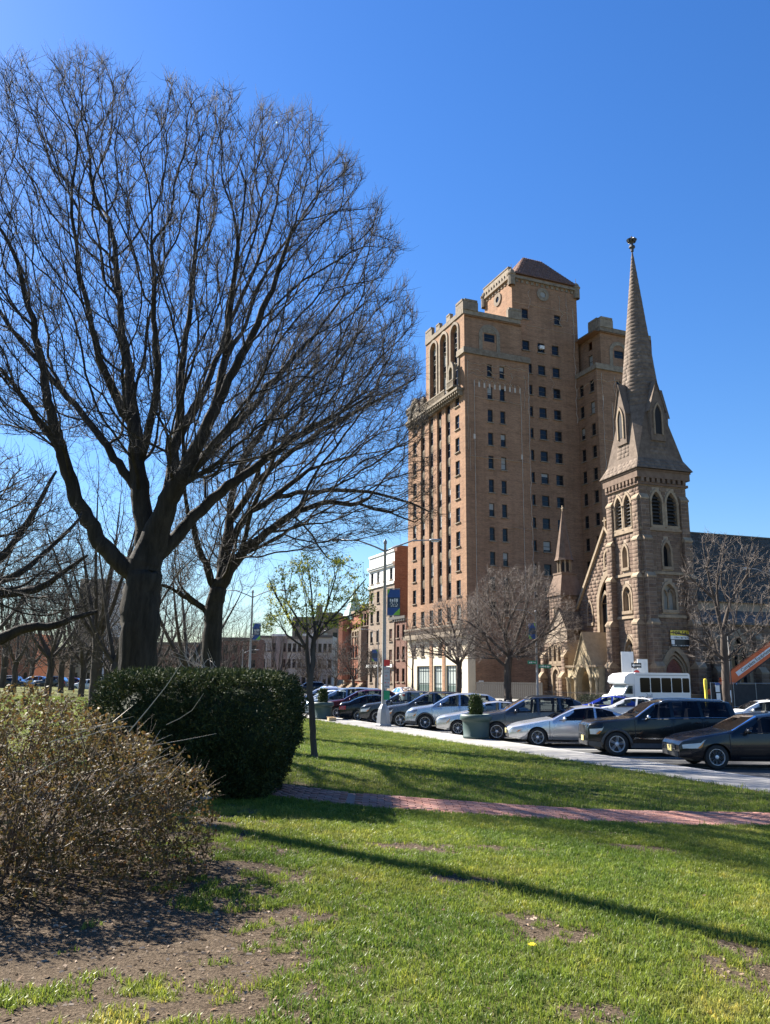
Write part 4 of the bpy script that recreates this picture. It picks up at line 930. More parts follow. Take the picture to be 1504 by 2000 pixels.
# aisle
AY = -.0; AX0 = TW+.3; ai = MB(); FA = Frame((0,AY+.25,0), (0,-1,0))
aw = [(9.6,11.6,2.2,4.6,6.6), (14.6,16.6,2.2,4.6,6.6), (19.6,21.6,2.2,4.6,6.6), (24.6,26.6,2.2,4.6,6.6)]
gwall(ai, FA, AX0, NX1, 0, 7.9, [], .4, aw); ai.build('aisle_wall', M['sand_dark'], church)
for a, b, c, sp, ap in aw: arch_win(FA, (a+b)/2, c, sp, ap, b-a, trim_w=.4, split=True, rec=.35)
stones += blocks(FA, 0, 7.7, .37, .5, 1.0, lambda v: (AX0, 34), arches=[(a-.35,b+.35,c-.2,sp,ap+.5) for a,b,c,sp,ap in aw], proud=.03, seed=25)
MB().add([(AX0-.2,AY-.1,7.75),(NX1,AY-.1,7.75),(NX1,EY0+.1,9.15),(AX0-.2,EY0+.1,9.15),(AX0-.2,AY-.1,7.95),(NX1,AY-.1,7.95),(NX1,EY0+.1,9.35),(AX0-.2,EY0+.1,9.35)], [(0,3,2,1),(4,5,6,7),(0,1,5,4),(3,0,4,7)]).build('aisle_roof', M['lead'], church)
for x in (7.6, 12.7, 17.8, 22.8): buttress(FA, x-.4, x+.4, [(0, 3.2, .9), (3.2, 6.4, .55)])
# ---- entrance porch
FP = Frame((-1.9,0,0), (-1,0,0)); po = MB(); PC = -8.0
gwall(po, FP, PC-3.1, PC+2.5, 0, 3.6, [(PC-2.75, PC-1.6, .1, 2.5), (PC+1.55, PC+2.3, .1, 2.5)], .5, [(PC-1.25, PC+1.25, .1, 1.9, 3.6)])
po.prism([(PC-1.75, 3.6), (PC+1.75, 3.6), (PC, 7.0)], FP, -.5, .02); po.box(-1.88, NX0, 5.4, 5.9, 0, 3.6).box(-1.88, NX0, 10.6, 11.1, 0, 3.6)
por = po.build('porch', M['porch'], church)
rfp = MB()
for s in (-1, 1): rfp.add([tuple(Vector(FP(PC, 7.15, .15))), tuple(Vector(FP(PC, 7.15, -3.4))), tuple(Vector(FP(PC+s*1.95, 3.4, -3.4))), tuple(Vector(FP(PC+s*1.95, 3.4, .15))), tuple(Vector(FP(PC, 6.95, .15))), tuple(Vector(FP(PC, 6.95, -3.4))), tuple(Vector(FP(PC+s*1.95, 3.2, -3.4))), tuple(Vector(FP(PC+s*1.95, 3.2, .15)))], [(0,1,2,3),(4,7,6,5),(0,3,7,4)])
rfp.build('porch_roof', M['porch'], por)
MB().ring(arch_pts(3.2, 2.0, 4.9, 8, PC, 1.7), arch_pts(2.5, 2.0, 3.9, 8, PC, 1.7), FP, .0, .2).build('surround', M['porch'], por)
for u in (PC-1.45, PC+1.45, PC-2.95, PC+2.42): pm = MB(); pm.tube([FP(u,.1,.12), FP(u,2.3,.12)], .13, 8).tube([FP(u,2.25,.12), FP(u,2.6,.12)], [.13,.24], 8); pm.build('colonnette', M['porch'], por)
for u, w in ((PC-2.17, 1.15), (PC+1.92, .75)): MB().ring(arch_pts(w+.3, 2.3, 3.2, 6, u, 2.0), arch_pts(w-.1, 2.3, 2.8, 6, u, 2.0), FP, -.2, .1).build('surround', M['porch'], por)
MB().box(-2.1, -1.3, 5.3, 11.2, 3.6, 3.8).build('porch_cornice', M['sand_trim'], por)
MB().prism(arch_pts(2.0, 2.0, 3.8, 7, PC, .1), Frame((NX0-.02,0,0), (-1,0,0)), 0, .06).build('door', M['dark'], por)
# ---- north-west turret and aisle front
tx, tyy, th = .55, 15.2, 1.3; tu = MB(); FT = Frame((tx-th,0,0), (-1,0,0))
tu.box(tx-th, tx+th, tyy-th, tyy+th, 0, 11.5); 
def frus(mb, h0, z0, h1, z1):
    a = [(tx-h0,tyy-h0,z0),(tx+h0,tyy-h0,z0),(tx+h0,tyy+h0,z0),(tx-h0,tyy+h0,z0),(tx-h1,tyy-h1,z1),(tx+h1,tyy-h1,z1),(tx+h1,tyy+h1,z1),(tx-h1,tyy+h1,z1)]; mb.add(a, [(0,1,5,4),(1,2,6,5),(2,3,7,6),(3,0,4,7),(4,5,6,7)])
frus(tu, th+.2, 11.5, .85, 14.0); tu.lathe([(.62,14.0),(.62,15.7)], 8, (tx,tyy,0), a0=math.pi/8).lathe([(1.1,15.5),(.95,15.9),(.05,21.3)], 8, (tx,tyy,0), a0=math.pi/8)
tu.box(tx-.95, tx+.95, tyy-.95, tyy+.95, 13.9, 14.1); tur = tu.build('turret', M['sandstone'], church)
lan = MB()
for k in range(8):
    a = k*math.pi/4+math.pi/8; lan.tube([(tx+.72*math.cos(a), tyy+.72*math.sin(a), 14.1), (tx+.72*math.cos(a), tyy+.72*math.sin(a), 15.65)], .09, 6)
lan.build('lantern_shaft', M['sand_trim'], tur)
lo = MB()
for k in range(8):
    a = k*math.pi/4; fr = Frame((tx+.58*math.cos(a), tyy+.58*math.sin(a), 0), (math.cos(a), math.sin(a), 0)); lo.prism(arch_pts(.3, 15.0, 15.4, 4, 0, 14.3), fr, .004, .012)
lo.build('lantern_opening', M['dark'], tur); MB().bar((tx,tyy,21.2), (tx,tyy,21.9), .1).bar((tx,tyy-.22,21.6), (tx,tyy+.22,21.6), .09).build('finial', M['sand_trim'], tur)
stones += blocks(FT, 0, 11.4, .37, .4, .8, lambda v: (-tyy-th, -tyy+th), proud=.03, seed=31); FT2 = Frame((0,tyy-th,0), (0,-1,0)); stones += blocks(FT2, 0, 11.4, .37, .4, .8, lambda v: (tx-th, tx+th), proud=.03, seed=32)
arch_win(FT, -tyy, 8.0, 9.6, 10.2, .35, rec=-.04, trim_w=.1, parent=tur)
FAf = Frame((-.9,0,0), (-1,0,0)); af = MB(); aw2 = [(-15.9,-14.5,.6,2.6,3.5)]; gwall(af, FAf, -17.6, -12.7, 0, 6.6, [], .4, aw2+[(-14.35+k-.3,-14.35+k+.3,4.3,5.4,6.1) for k in (-1.9,-.9,.1)])
af.add([FAf(-17.6,6.6), FAf(-12.7,6.6), FAf(-12.7,7.6), FAf(-14.1,9.9)], [(0,1,2,3)]).box(-.88, 3.5, 12.7, 13.2, 0, 6.6).box(-.88, 3.5, 17.1, 17.6, 0, 6.6); af.build('aisle_front', M['sand_dark'], church)
arch_win(FAf, -15.2, .6, 2.6, 3.5, 1.4, split=True, rec=.3)
for k in (-1.9,-.9,.1): arch_win(FAf, -14.35+k, 4.3, 5.4, 6.1, .6, rec=.3, trim_w=.16)
stones += blocks(FAf, 0, 6.4, .37, .4, .8, lambda v: (-17.6, -12.7), arches=[(-16.1,-14.3,.4,2.6,3.9)]+[(-14.35+k-.5,-14.35+k+.5,4.1,5.4,6.4) for k in (-1.9,-.9,.1)], proud=.03, seed=35)
MB().add([(-1.05,12.5,7.6),(3.5,12.5,7.6),(3.5,14.1,10.1),(-1.05,14.1,10.1),(-1.05,17.9,6.5),(3.5,17.9,6.5)], [(0,1,2,3),(3,2,5,4)]).build('aisle_front_roof', M['slate'], church)
for y in (12.9, 17.4): buttress(FAf, -y-.3, -y+.3, [(0, 2.6, .9), (2.6, 4.8, .5)])
MB().box(-1.02,-.9,12.7,17.6,3.85,4.05).build('string_course', M['sand_trim'], church)
build_blocks(singles, 'stone_block', M['sandstone'], church, len(singles))
build_blocks(stones, 'stone_block', M['sandstone'], church, 0, 'stone_courses')
# ---- sale banner, boards and signs at the church
ban = thing('sale_banner', 'yellow white and black FOR SALE banner on the church tower', 'banner', church.matrix_basis @ Vector(CR(3.75, 5.55, .16)), R(18))
MB().box(-1.25,1.25,-.03,0,.95,1.45).build('yellow_band', M['yellow_sign'], ban); MB().box(-1.25,1.25,-.028,0,.62,.948).build('white_band', M['white_sign'], ban); MB().box(-1.25,1.25,-.03,0,-.1,.618).build('black_band', M['black_sign'], ban)
link('lettering', text_mesh('FOR SALE', .46, M['black_sign'], spacing=1.05, offset=.012), ban, (0,-.04,1.2)); link('lettering', text_mesh('Office:', .24, M['black_sign']), ban, (-.55,-.036,.78)); link('lettering', scribble(1.4, .10, M['white_sign'], 5), ban, (.3,-.034,.06)); link('lettering', scribble(.55, .10, M['white_sign'], 6), ban, (-.9,-.034,.06)); link('lettering', scribble(.95, .16, M['black_sign'], 7), ban, (.35,-.032,.78))
bx_ = MB().box(-1.2,-.85,-.036,-.03,.15,.55); bx_.build('portrait_box', M['white_sign'], ban)
for k, (px, w, z1, lab) in enumerate(((1227, 1.05, 4.75, 'tall white board standing against the church tower front'), (1256, 1.0, 4.1, 'short white board beside the church tower corner'))):
    q = at(px, 1320, 73.2); b = thing('notice_board', lab, 'board', (q.x, q.y, .1), R(-8 if k == 0 else 14)); MB().box(-w/2,w/2,-.04,.04,.6,z1).build('panel', M['white_sign'], b)
    MB().box(-w/2+.1,-w/2+.2,.042,.12,0,z1-.3).build('post', M['timber'], b); MB().box(w/2-.2,w/2-.1,.042,.12,0,z1-.3).build('post', M['timber'], b)
# ---------------------------------------------------------------- other buildings along the street and beyond
def simple_block(name, label, cat, o, yaw, Lf, D, H, wallm, cols, rows, win, roofm=None, side=None, cornice=None, first=1.2, fh=None, parapet=.5, group=None, side_cols=None, sill=True):
    """rectangular building: street face x=0 (u=-y) and near side y=0; real openings with window objects"""
    root = thing(name, label, cat, o, R(yaw), group); fl = Frame((0,0,0), (-1,0,0)); fr = Frame((0,0,0), (0,-1,0)); w, h = win; fh = fh or (H-1.5)/rows
    us = [-(Lf*(i+.5)/cols) for i in range(cols)]; vs = [first+fh*j for j in range(rows)]; mb = MB()
    gwall(mb, fl, -Lf, 0, 0, H, [(u-w/2, u+w/2, v, v+h) for u in us for v in vs], .25); wall = mb.build('wall', wallm, root)
    ms = window_meshes(w, h, name, sill=sill)
    for u in us:
        for v in vs: put_window(ms, root, fl, u, v)
    sb = MB(); sm = side or wallm
    if side_cols:
        su = [D*(i+.5)/side_cols for i in range(side_cols)]; gwall(sb, fr, 0, D, 0, H, [(u-w/2, u+w/2, v, v+h) for u in su for v in vs], .25)
        for u in su:
            for v in vs: put_window(ms, root, fr, u, v)
    else: gwall(sb, fr, 0, D, 0, H)
    sb.add([(D,0,0),(D,Lf,0),(D,Lf,H),(D,0,H)], [(0,1,2,3)]).add([(D,Lf,0),(0,Lf,0),(0,Lf,H),(D,Lf,H)], [(0,1,2,3)]); sb.build('side_wall', sm, root)
    MB().box(.05, D-.05, .05, Lf-.05, H-.3, H-.25).build('roof', roofm or M['lead'], root)
    if cornice: 
        c = MB().box(-.35, .0, -.05, Lf+.05, H-.35, H+.1).box(-.2, .0, -.03, Lf+.03, H-.7, H-.35)
        for k in range(int(Lf/.9)): c.box(-.3, -.02, .25+k*.9, .45+k*.9, H-.62, H-.34)
        c.build('cornice', cornice, root)
    return root
# pale-topped six-storey block next to the tower
q = at(769, 1330, 135); wb = simple_block('apartment_block', 'six-storey block with white top storeys and plain red brick side', 'building', (q.x, q.y, 0), 23, 11.3, 14, 18.2, M['brick_grey'], 4, 5, (1.25, 2.0), side=M['brick_dark'], first=1.6, fh=3.4)
fl = Frame((0,0,0), (-1,0,0)); t = MB(); us = [-(11.3*(i+.5)/4) for i in range(4)]; gwall(t, fl, -11.3, 0, 18.2, 23.5, [(u-.62, u+.62, 18.7, 20.7) for u in us], .25); t.add([(0,11.3,18.2),(14,11.3,18.2),(14,11.3,23.5),(0,11.3,23.5)], [(3,2,1,0)]); t.build('white_top', M['white_wall'], wb)
MB().box(.0,14,-.02,.0,17,23.3).box(0.02,14,.0,11.3,23.1,23.2).box(.4,3.4,-.03,2,23.3,24.4).build('party_wall', M['brick_dark'], wb)
ms = window_meshes(1.25, 2.0, 'whitetop')
for u in us: put_window(ms, wb, fl, u, 18.7)
MB().box(-.45,.0,-.05,11.35,21.3,21.65).box(-.3,0,-.03,11.33,21.0,21.3).box(-.2,0,-.03,11.33,17.9,18.3).box(-.18,.2,-.02,11.3,23.4,23.75).build('cornice', M['white_wall'], wb)
MB().box(-.4,0,-.02,11.3,4.1,4.6).box(-.12,0,3,5,0,4.1).build('stone_front', M['white_wall'], wb); MB().box(-.16,-.12,3.5,4.5,.2,2.8).build('door', M['dark'], wb)
# low brick townhouse squeezed between tower and pale block
q = at(793, 1330, 131); th = simple_block('townhouse', 'narrow brown brick townhouse beside the tower', 'house', (q.x, q.y, 0), 23, 6.5, 12, 12.2, M['brick_dark'], 3, 3, (1.0, 2.1), first=1.8, fh=3.5, cornice=M['lead'])
# brownstone and brick townhouses farther along
def at_line(px, d, z=0):               # point on the building line d=const seen at px
    lo, hi = 60, 400
    for _ in range(50):
        m = (lo+hi)/2; a = at(px, 1325, m)
        if NV.x*a.x+NV.y*m < d: lo = m
        else: hi = m
    return at(px, 1325, lo)
def length_to(q, px):
    lo, hi = 0, 80
    for _ in range(40):
        m = (lo+hi)/2; p = q + TV*m; u = (p-Vector((0,0,CAMZ))); x = 752+FPX*u.dot(_R2)/u.dot(_Fw)
        if x > px: lo = m
        else: hi = m
    return lo
for px0, px1, d, H, mt, nm, lab, c, r, cor in ((720, 703, 55.0, 15.5, 'brick_dark', 'townhouse', 'dark townhouse with bay window left of the pale block', 3, 4, 'lead'), (702.5, 687, 55.0, 14.6, 'brick_red', 'townhouse', 'red brick townhouse with arched windows', 3, 3, 'sand_trim'), (686.5, 672, 55.0, 14.0, 'brick_red', 'townhouse', 'orange brick townhouse with green copper roof', 3, 3, 'copper')):
    q = at_line(px0, d); Lf = length_to(q, px1); o = simple_block(nm, lab, 'house', (q.x, q.y, 0), 23, Lf, 14, H, M[mt], c, r, (1.1, 2.2), first=2.0, fh=(H-2.6)/r, cornice=M[cor])
    st = MB()
    for k in range(6): st.box(-2.2+.3*k, 0, Lf*.3, Lf*.3+1.6, .12*0, .25+.25*k)
    st.build('front_steps', M['sand_trim'], o)
    if 'arched' in lab:
        f0 = Frame((0,0,0), (-1,0,0))
        for i in range(3): MB().ring(arch_pts(1.9, 10.4, 11.4, 6, -(Lf*(i+.5)/3), 8.4), arch_pts(1.15, 10.4, 10.9, 6, -(Lf*(i+.5)/3), 8.4), f0, 0, .15).build('arch_surround', M['sand_trim'], o)
    if 'bay' in lab: MB().prism([(-1.0, Lf*.35), (-1.0, Lf*.65), (0, Lf*.8), (0, Lf*.2)], lambda a, b, z: (a, b, z), 2.0, 11.5).build('bay', M['sandstone'], o)
    if 'copper' in lab:
        r_ = MB().lathe([(2.4, 0), (2.2, .4), (.1, 5.2)], 4, (1.2, Lf*.6, H), a0=math.pi/4); r_.build('roof_cap', M['copper'], o); MB().lathe([(1.5,2),(1.5,14)], 8, (-.2, Lf*.75, 0)).build('round_bay', M['brick_red'], o)
# pale row houses closing the street
q = at(650, 1330, 205); row = []
names = ['rightmost', 'second from right', 'third from right', 'fourth from right', 'leftmost']
for k in range(5):
    p = at(648-k*30, 1330, 205); wdt = (at(648, 1330, 205)-at(618, 1330, 205)).length; m_ = plain('row house paint %d' % k, [(.36,.35,.32),(.28,.26,.24),(.40,.38,.34),(.24,.20,.18),(.34,.33,.30)][k], .85, .1, 1)
    o = thing('row_house', 'pale three-storey row house closing the street, %s' % names[k], 'house', (p.x, p.y, 0), R(-4), 'pale row houses closing the street'); f0 = Frame((0,0,0), (0,-1,0)); H = [12.6,12.9,12.2,12.8,12.4][k]; mb = MB(); us = [-wdt+wdt*(i+.5)/3 for i in range(3)]; vs = [.8+3.9*j for j in range(3)]
    gwall(mb, f0, -wdt+.02, -.02, 0, H, [(u-.42, u+.42, v, v+2.1) for u in us for v in vs], .2); mb.box(-wdt+.03, -.03, .3, 9, 0, H-.05); mb.build('wall', m_, o); ms = window_meshes(.84, 2.1, 'row%d' % k)
    for u in us:
        for v in vs: put_window(ms, o, f0, u, v, .2)
    MB().box(-wdt+.02,-.02,-.4,0,H-.4,H+.15).build('cornice', M['white_wall'] if k % 2 else M['lead'], o)
    if k in (1, 3): MB().prism([(-wdt*.75,0),(-wdt*.62,-1.1),(-wdt*.38,-1.1),(-wdt*.25,0)], lambda a, b, z: (a, b, z), .5, H-.6).build('bay', m_, o)
# big grey block with a chimney behind the row
q = at(662, 1330, 262); gb = simple_block('grey_block', 'large grey block with tall chimney rising behind the row houses', 'building', (q.x, q.y, 0), 86, 15.5, 12, 21.5, M['brick_grey'], 5, 5, (1.5, 1.8), first=4, fh=3.6); MB().box(2, 5, 6.5, 8.2, 21.5, 25.5).build('chimney', M['brick_grey'], gb); MB().box(-.2,12,-.1,6.3,21.5,23.0).build('penthouse', M['brick_grey'], gb)
q = at(502, 1330, 178); simple_block('brick_block', 'low red brown brick building left of the pale row houses', 'building', (q.x, q.y, 0), 92, 10, 12, 10.6, M['brick_dark'], 5, 3, (1.0, 1.7), first=1.2, fh=3.1, cornice=M['lead'])
q = at(192, 1330, 210); simple_block('tower_block', 'distant beige tower block seen through the park trees', 'building', (q.x, q.y, 0), 78, 7.5, 14, 27, M['brick_grey'], 4, 9, (1.1, 1.5), first=1.5, fh=2.9, side=M['white_wall'])
for k, (p0, p1, Y, H, mt, lab) in enumerate(((250, 205, 190, 11, 'brick_dark', 'low dark brick building behind the great trunk'), (148, 60, 230, 10, 'brick_grey', 'long grey brown building beyond the park at left'), (440, 300, 240, 12, 'brick_dark', 'wide brick building far behind the two large trunks'), (58, -40, 215, 13, 'brick_red', 'reddish building at the far left beyond the park'))):
    q = at(p0, 1330, Y); Lf = (at(p0, 1330, Y)-at(p1, 1330, Y)).length; simple_block('park_side_house', lab, 'building', (q.x, q.y, 0), 88, Lf, 12, H, M[mt], max(3, int(Lf/2.6)), 3, (1.0, 1.7), first=1.2, fh=3.2, cornice=M['lead'])
# ---------------------------------------------------------------- bare trees
def grow(skel, par, targets, bf=.55, root_len=None):
    """minimum spanning tree with a path-length bias: every crown point joins the tree where it costs least"""
    n0 = len(skel); P = [np.asarray(p, float) for p in skel]; parent = list(par); plen = [0.0]*n0
    for i in range(1, n0): plen[i] = plen[par[i]] + np.linalg.norm(P[i]-P[par[i]])
    T = np.asarray(targets, float); m = len(T); best = np.full(m, 1e18); arg = np.zeros(m, int); alive = np.ones(m, bool)
    for i in range(n0):
        c = np.sqrt(((T-P[i])**2).sum(1)) + bf*plen[i]; k = c < best; best[k] = c[k]; arg[k] = i
    pos = np.zeros((n0+m, 3)); pos[:n0] = np.array(P); pl = np.zeros(n0+m); pl[:n0] = plen; n = n0; idx = np.arange(m)
    bb = best.copy()
    for _ in range(m):
        j = int(bb.argmin()); a = int(arg[j]); pos[n] = T[j]; pl[n] = pl[a] + math.dist(T[j], pos[a]); parent.append(a); bb[j] = 1e19
        d = T-T[j]; c = np.sqrt(np.einsum('ij,ij->i', d, d)); c += bf*pl[n]; k = (c < bb) & (bb < 1e18); bb[k] = c[k]; arg[k] = n; n += 1
    return pos, np.array(parent), n0
def refine(pos, parent, n0, it=2, w=.32):
    """straighten the paths: each free node moves towards its neighbours' mean"""
    n = len(pos); ch = np.full(n, -1); cnt = np.zeros(n)
    size = np.ones(n)
    for i in range(n-1, 0, -1): size[parent[i]] += size[i]
    for i in range(1, n):
        p = parent[i]
        if ch[p] < 0 or size[i] > size[ch[p]]: ch[p] = i
    free = np.arange(n) >= n0; hasc = ch >= 0; k = np.where(free & hasc)[0]
    for _ in range(it): pos[k] = pos[k]*(1-w) + w*.5*(pos[parent[k]]+pos[ch[k]])
    return pos, ch, size
def tree_mesh(pos, parent, ch, n0, skel_r, tip=.006, expo=2.1, rmax_ratio=.82, twigs=2, twig_len=.5, up=.35, seed=1, wob=.02, min_sides=3, twig_r=.0045):
    rng = np.random.default_rng(seed); n = len(pos); acc = np.zeros(n); rad = np.zeros(n)
    for i in range(n-1, -1, -1):
        rad[i] = max(tip, acc[i]**(1/expo)) if acc[i] > 0 else tip
        if i < n0: rad[i] = max(rad[i], skel_r[i]) if skel_r[i] > 0 else rad[i]
        if i > 0: acc[parent[i]] += rad[i]**expo
    for i in range(n0, n): rad[i] = min(rad[i], rad[parent[i]]*rmax_ratio if ch[parent[i]] != i else rad[parent[i]]*.985)
    V = []; Fc = []; base = 0
    starts = [0] + [i for i in range(1, n) if ch[parent[i]] != i]
    for s in starts:
        chain = [s] if s == 0 else [parent[s], s]; i = s
        while ch[i] >= 0: i = ch[i]; chain.append(i)
        pts = pos[chain].copy(); r = rad[chain].copy()
        if s != 0: r[0] = r[1]*1.05
        # subdivide with a smooth curve
        if len(pts) >= 2:
            q = [pts[0]]; rr = [r[0]]; m = len(pts)
            for a in range(m-1):
                p0, p1, p2, p3 = pts[max(a-1,0)], pts[a], pts[a+1], pts[min(a+2,m-1)]; L = np.linalg.norm(p2-p1); k = 1 if (r[a+1] < .012 or L < .25) else (2 if r[a+1] < .06 else 4)
                for t in np.linspace(0, 1, k+1)[1:]:
                    t2, t3 = t*t, t*t*t; x = .5*((2*p1)+(-p0+p2)*t+(2*p0-5*p1+4*p2-p3)*t2+(-p0+3*p1-3*p2+p3)*t3)
                    if t < 1: x = x + rng.normal(0, wob*min(L, 1.0)*.6, 3)
                    q.append(x); rr.append(r[a]*(1-t)+r[a+1]*t)
            pts = np.array(q); r = np.array(rr)
        sides = max(min_sides, 12 if r[0] > .2 else 8 if r[0] > .08 else 5 if r[0] > .03 else 4 if r[0] > .015 else 3)
        m = len(pts); tg = np.gradient(pts, axis=0) if m > 1 else np.array([[0,0,1.]]); tg /= np.linalg.norm(tg, axis=1)[:,None]+1e-9
        ref = np.array([1.,0,0]) if abs(tg[0][0]) < .8 else np.array([0,1.,0]); u = np.cross(tg, ref); u /= np.linalg.norm(u, axis=1)[:,None]+1e-9; w = np.cross(tg, u)
        a = np.arange(sides)*2*math.pi/sides; rr_ = r[:,None]*np.ones(sides)[None]
        if r[0] > .08: rr_ = rr_*(1+.06*rng.standard_normal((m, sides))*np.minimum(1, r[:,None]*4))
        V.append((pts[:,None,:] + rr_[:,:,None]*(np.cos(a)[None,:,None]*u[:,None,:]+np.sin(a)[None,:,None]*w[:,None,:])).reshape(-1,3))
        i0 = np.arange(m-1)[:,None]*sides; j = np.arange(sides)[None]; jn = (j+1)%sides
        Fc.append((base+np.stack([i0+j, i0+jn, i0+sides+jn, i0+sides+j], -1)).reshape(-1,4)); base += m*sides
    nb = sum(len(f) for f in Fc)
    # fine twigs: two-segment three-sided slivers
    thin = np.where((rad < .03) & (np.arange(n) >= n0))[0]; src = np.repeat(thin, twigs)
    if twigs and len(src):
        K = len(src); dirp = pos[src]-pos[parent[src]]; dirp /= np.linalg.norm(dirp, axis=1)[:,None]+1e-9
        f = rng.random(K)[:,None]; st = pos[src]*(1-f)+pos[parent[src]]*f
        d1 = dirp*.7 + rng.normal(0, .55, (K,3)); d1[:,2] += up; d1 /= np.linalg.norm(d1, axis=1)[:,None]
        d2 = d1 + rng.normal(0, .3, (K,3)); d2[:,2] += up*.7; d2 /= np.linalg.norm(d2, axis=1)[:,None]
        L = twig_len*(.35+rng.random(K))[:,None]; p1 = st+d1*L*.5; p2 = p1+d2*L*.5
        u = np.cross(d1, np.array([.3,.5,.8])); u /= np.linalg.norm(u, axis=1)[:,None]; w = np.cross(d1, u); rings = []
        for p, rr in ((st, twig_r), (p1, twig_r*.8), (p2, twig_r*.45)):
            for k in range(3):
                a = k*2*math.pi/3; rings.append(p+rr*(math.cos(a)*u+math.sin(a)*w))
        V.append(np.stack(rings, 1).reshape(-1,3)); q = []
        for lvl in (0, 3):
            for k in range(3): q.append([lvl+k, lvl+(k+1)%3, lvl+3+(k+1)%3, lvl+3+k])
        Fc.append((base+np.arange(K)[:,None,None]*9+np.array(q)[None]).reshape(-1,4)); base += K*9
    return np.concatenate(V), np.concatenate(Fc), nb, rad
def split_tree(name, V, F, pos, rad, nb, mats, root):
    """trunk (thick wood) and crown (branches and twigs) as two parts"""
    return None
def in_poly(px, py, poly):
    c = np.zeros(len(px), bool); j = len(poly)-1
    for i in range(len(poly)):
        xi, yi = poly[i]; xj, yj = poly[j]; k = ((yi > py) != (yj > py)) & (px < (xj-xi)*(py-yi)/(yj-yi+1e-12)+xi); c ^= k; j = i
    return c
def crown_points(poly, n, Y, depth, seed, center, edge=.5, pull=None):
    """points filling a crown of the given outline; depth = half thickness along the view"""
    rng = np.random.default_rng(seed); P = np.array(poly, float); lo, hi = P.min(0), P.max(0); out = []
    cx, cy = center
    while len(out) < n:
        x = rng.uniform(lo[0], hi[0], 4000); y = rng.uniform(lo[1], hi[1], 4000); k = in_poly(x, y, poly); x, y = x[k], y[k]
        # how far out between centre and outline: step along the ray
        r = np.zeros(len(x))
        for t in np.linspace(1.0, 3.0, 21): r = np.where(in_poly(cx+(x-cx)*t, cy+(y-cy)*t, poly), t, r)
        frac = 1/np.maximum(r, 1.0); keep = rng.random(len(x)) < (edge+(1-edge)*frac**1.5)
        ang = np.arctan2(y-cy, x-cx); rag = .5+.28*np.sin(ang*23+seed)+.22*np.sin(ang*41+2*seed)+.15*np.sin(ang*67); keep &= frac < .88+.12*np.clip(rag, 0, 1); x, y, frac = x[keep], y[keep], frac[keep]
        dz = rng.uniform(-1, 1, len(x))*depth*np.sqrt(np.maximum(.04, 1-frac**2*.9))
        for a, b, c in zip(x, y, dz):
            q = at(a, b, Y+c); out.append((q.x, q.y, q.z))
    return np.array(out[:n])
def make_tree(name, label, cat_group, base, limbs, pts, mats, bf=.55, seed=1, category='tree', **kw):
    """limbs: list of polylines [(x,y,z,r)...]; the first is the trunk, others start at their nearest trunk/limb node"""
    skel = []; par = []; sr = []
    for li, L in enumerate(limbs):
        prev = None
        for k, (x, y, z, r) in enumerate(L):
            p = np.array((x, y, z))
            if li and k == 0:
                prev = int(np.argmin([np.linalg.norm(p-s) for s in skel])); continue
            skel.append(p); sr.append(r); par.append(prev if prev is not None else 0); prev = len(skel)-1
    pos, parent, n0 = grow(skel, par, pts, bf)
    pos, ch, size = refine(pos, parent, n0)
    V, F, nb, rad = tree_mesh(pos, parent, ch, n0, sr, seed=seed, **kw)
    V = V - np.array(base)
    # the trunk below the fork is a part of its own
    ntr = len(limbs[0]); 
    root = thing(name, label, category, base, 0, cat_group)
    zf = limbs[0][-1][2]-base[2]; fz = V[F].mean(1); tk = np.zeros(len(F), bool); tk[:nb] = (fz[:nb,2] < zf) & (np.hypot(fz[:nb,0], fz[:nb,1]) < 3.0*limbs[0][0][3]+.35)
    for nm, sel, mt in (('trunk', tk, mats[:1]), ('crown', ~tk, mats)):
        Fs = F[sel]; u, inv = np.unique(Fs, return_inverse=True); mi = None
        if nm == 'crown': mi = (np.where(sel)[0] >= nb).astype(np.int32)
        me = fast_mesh(nm, V[u], inv.reshape(Fs.shape), list(mt), True, mi); link(nm, me, root)
    return root
def W(px, py, Y, r): q = at(px, py, Y); return (q.x, q.y, q.z, r)
def limb(Y, pts, r0, r1, dz=0.0):
    n = len(pts); return [W(px, py, Y+dz*i/(n-1), r0+(r1-r0)*i/(n-1)) for i, (px, py) in enumerate(pts)]
BK = [M['bark'], M['twig']]
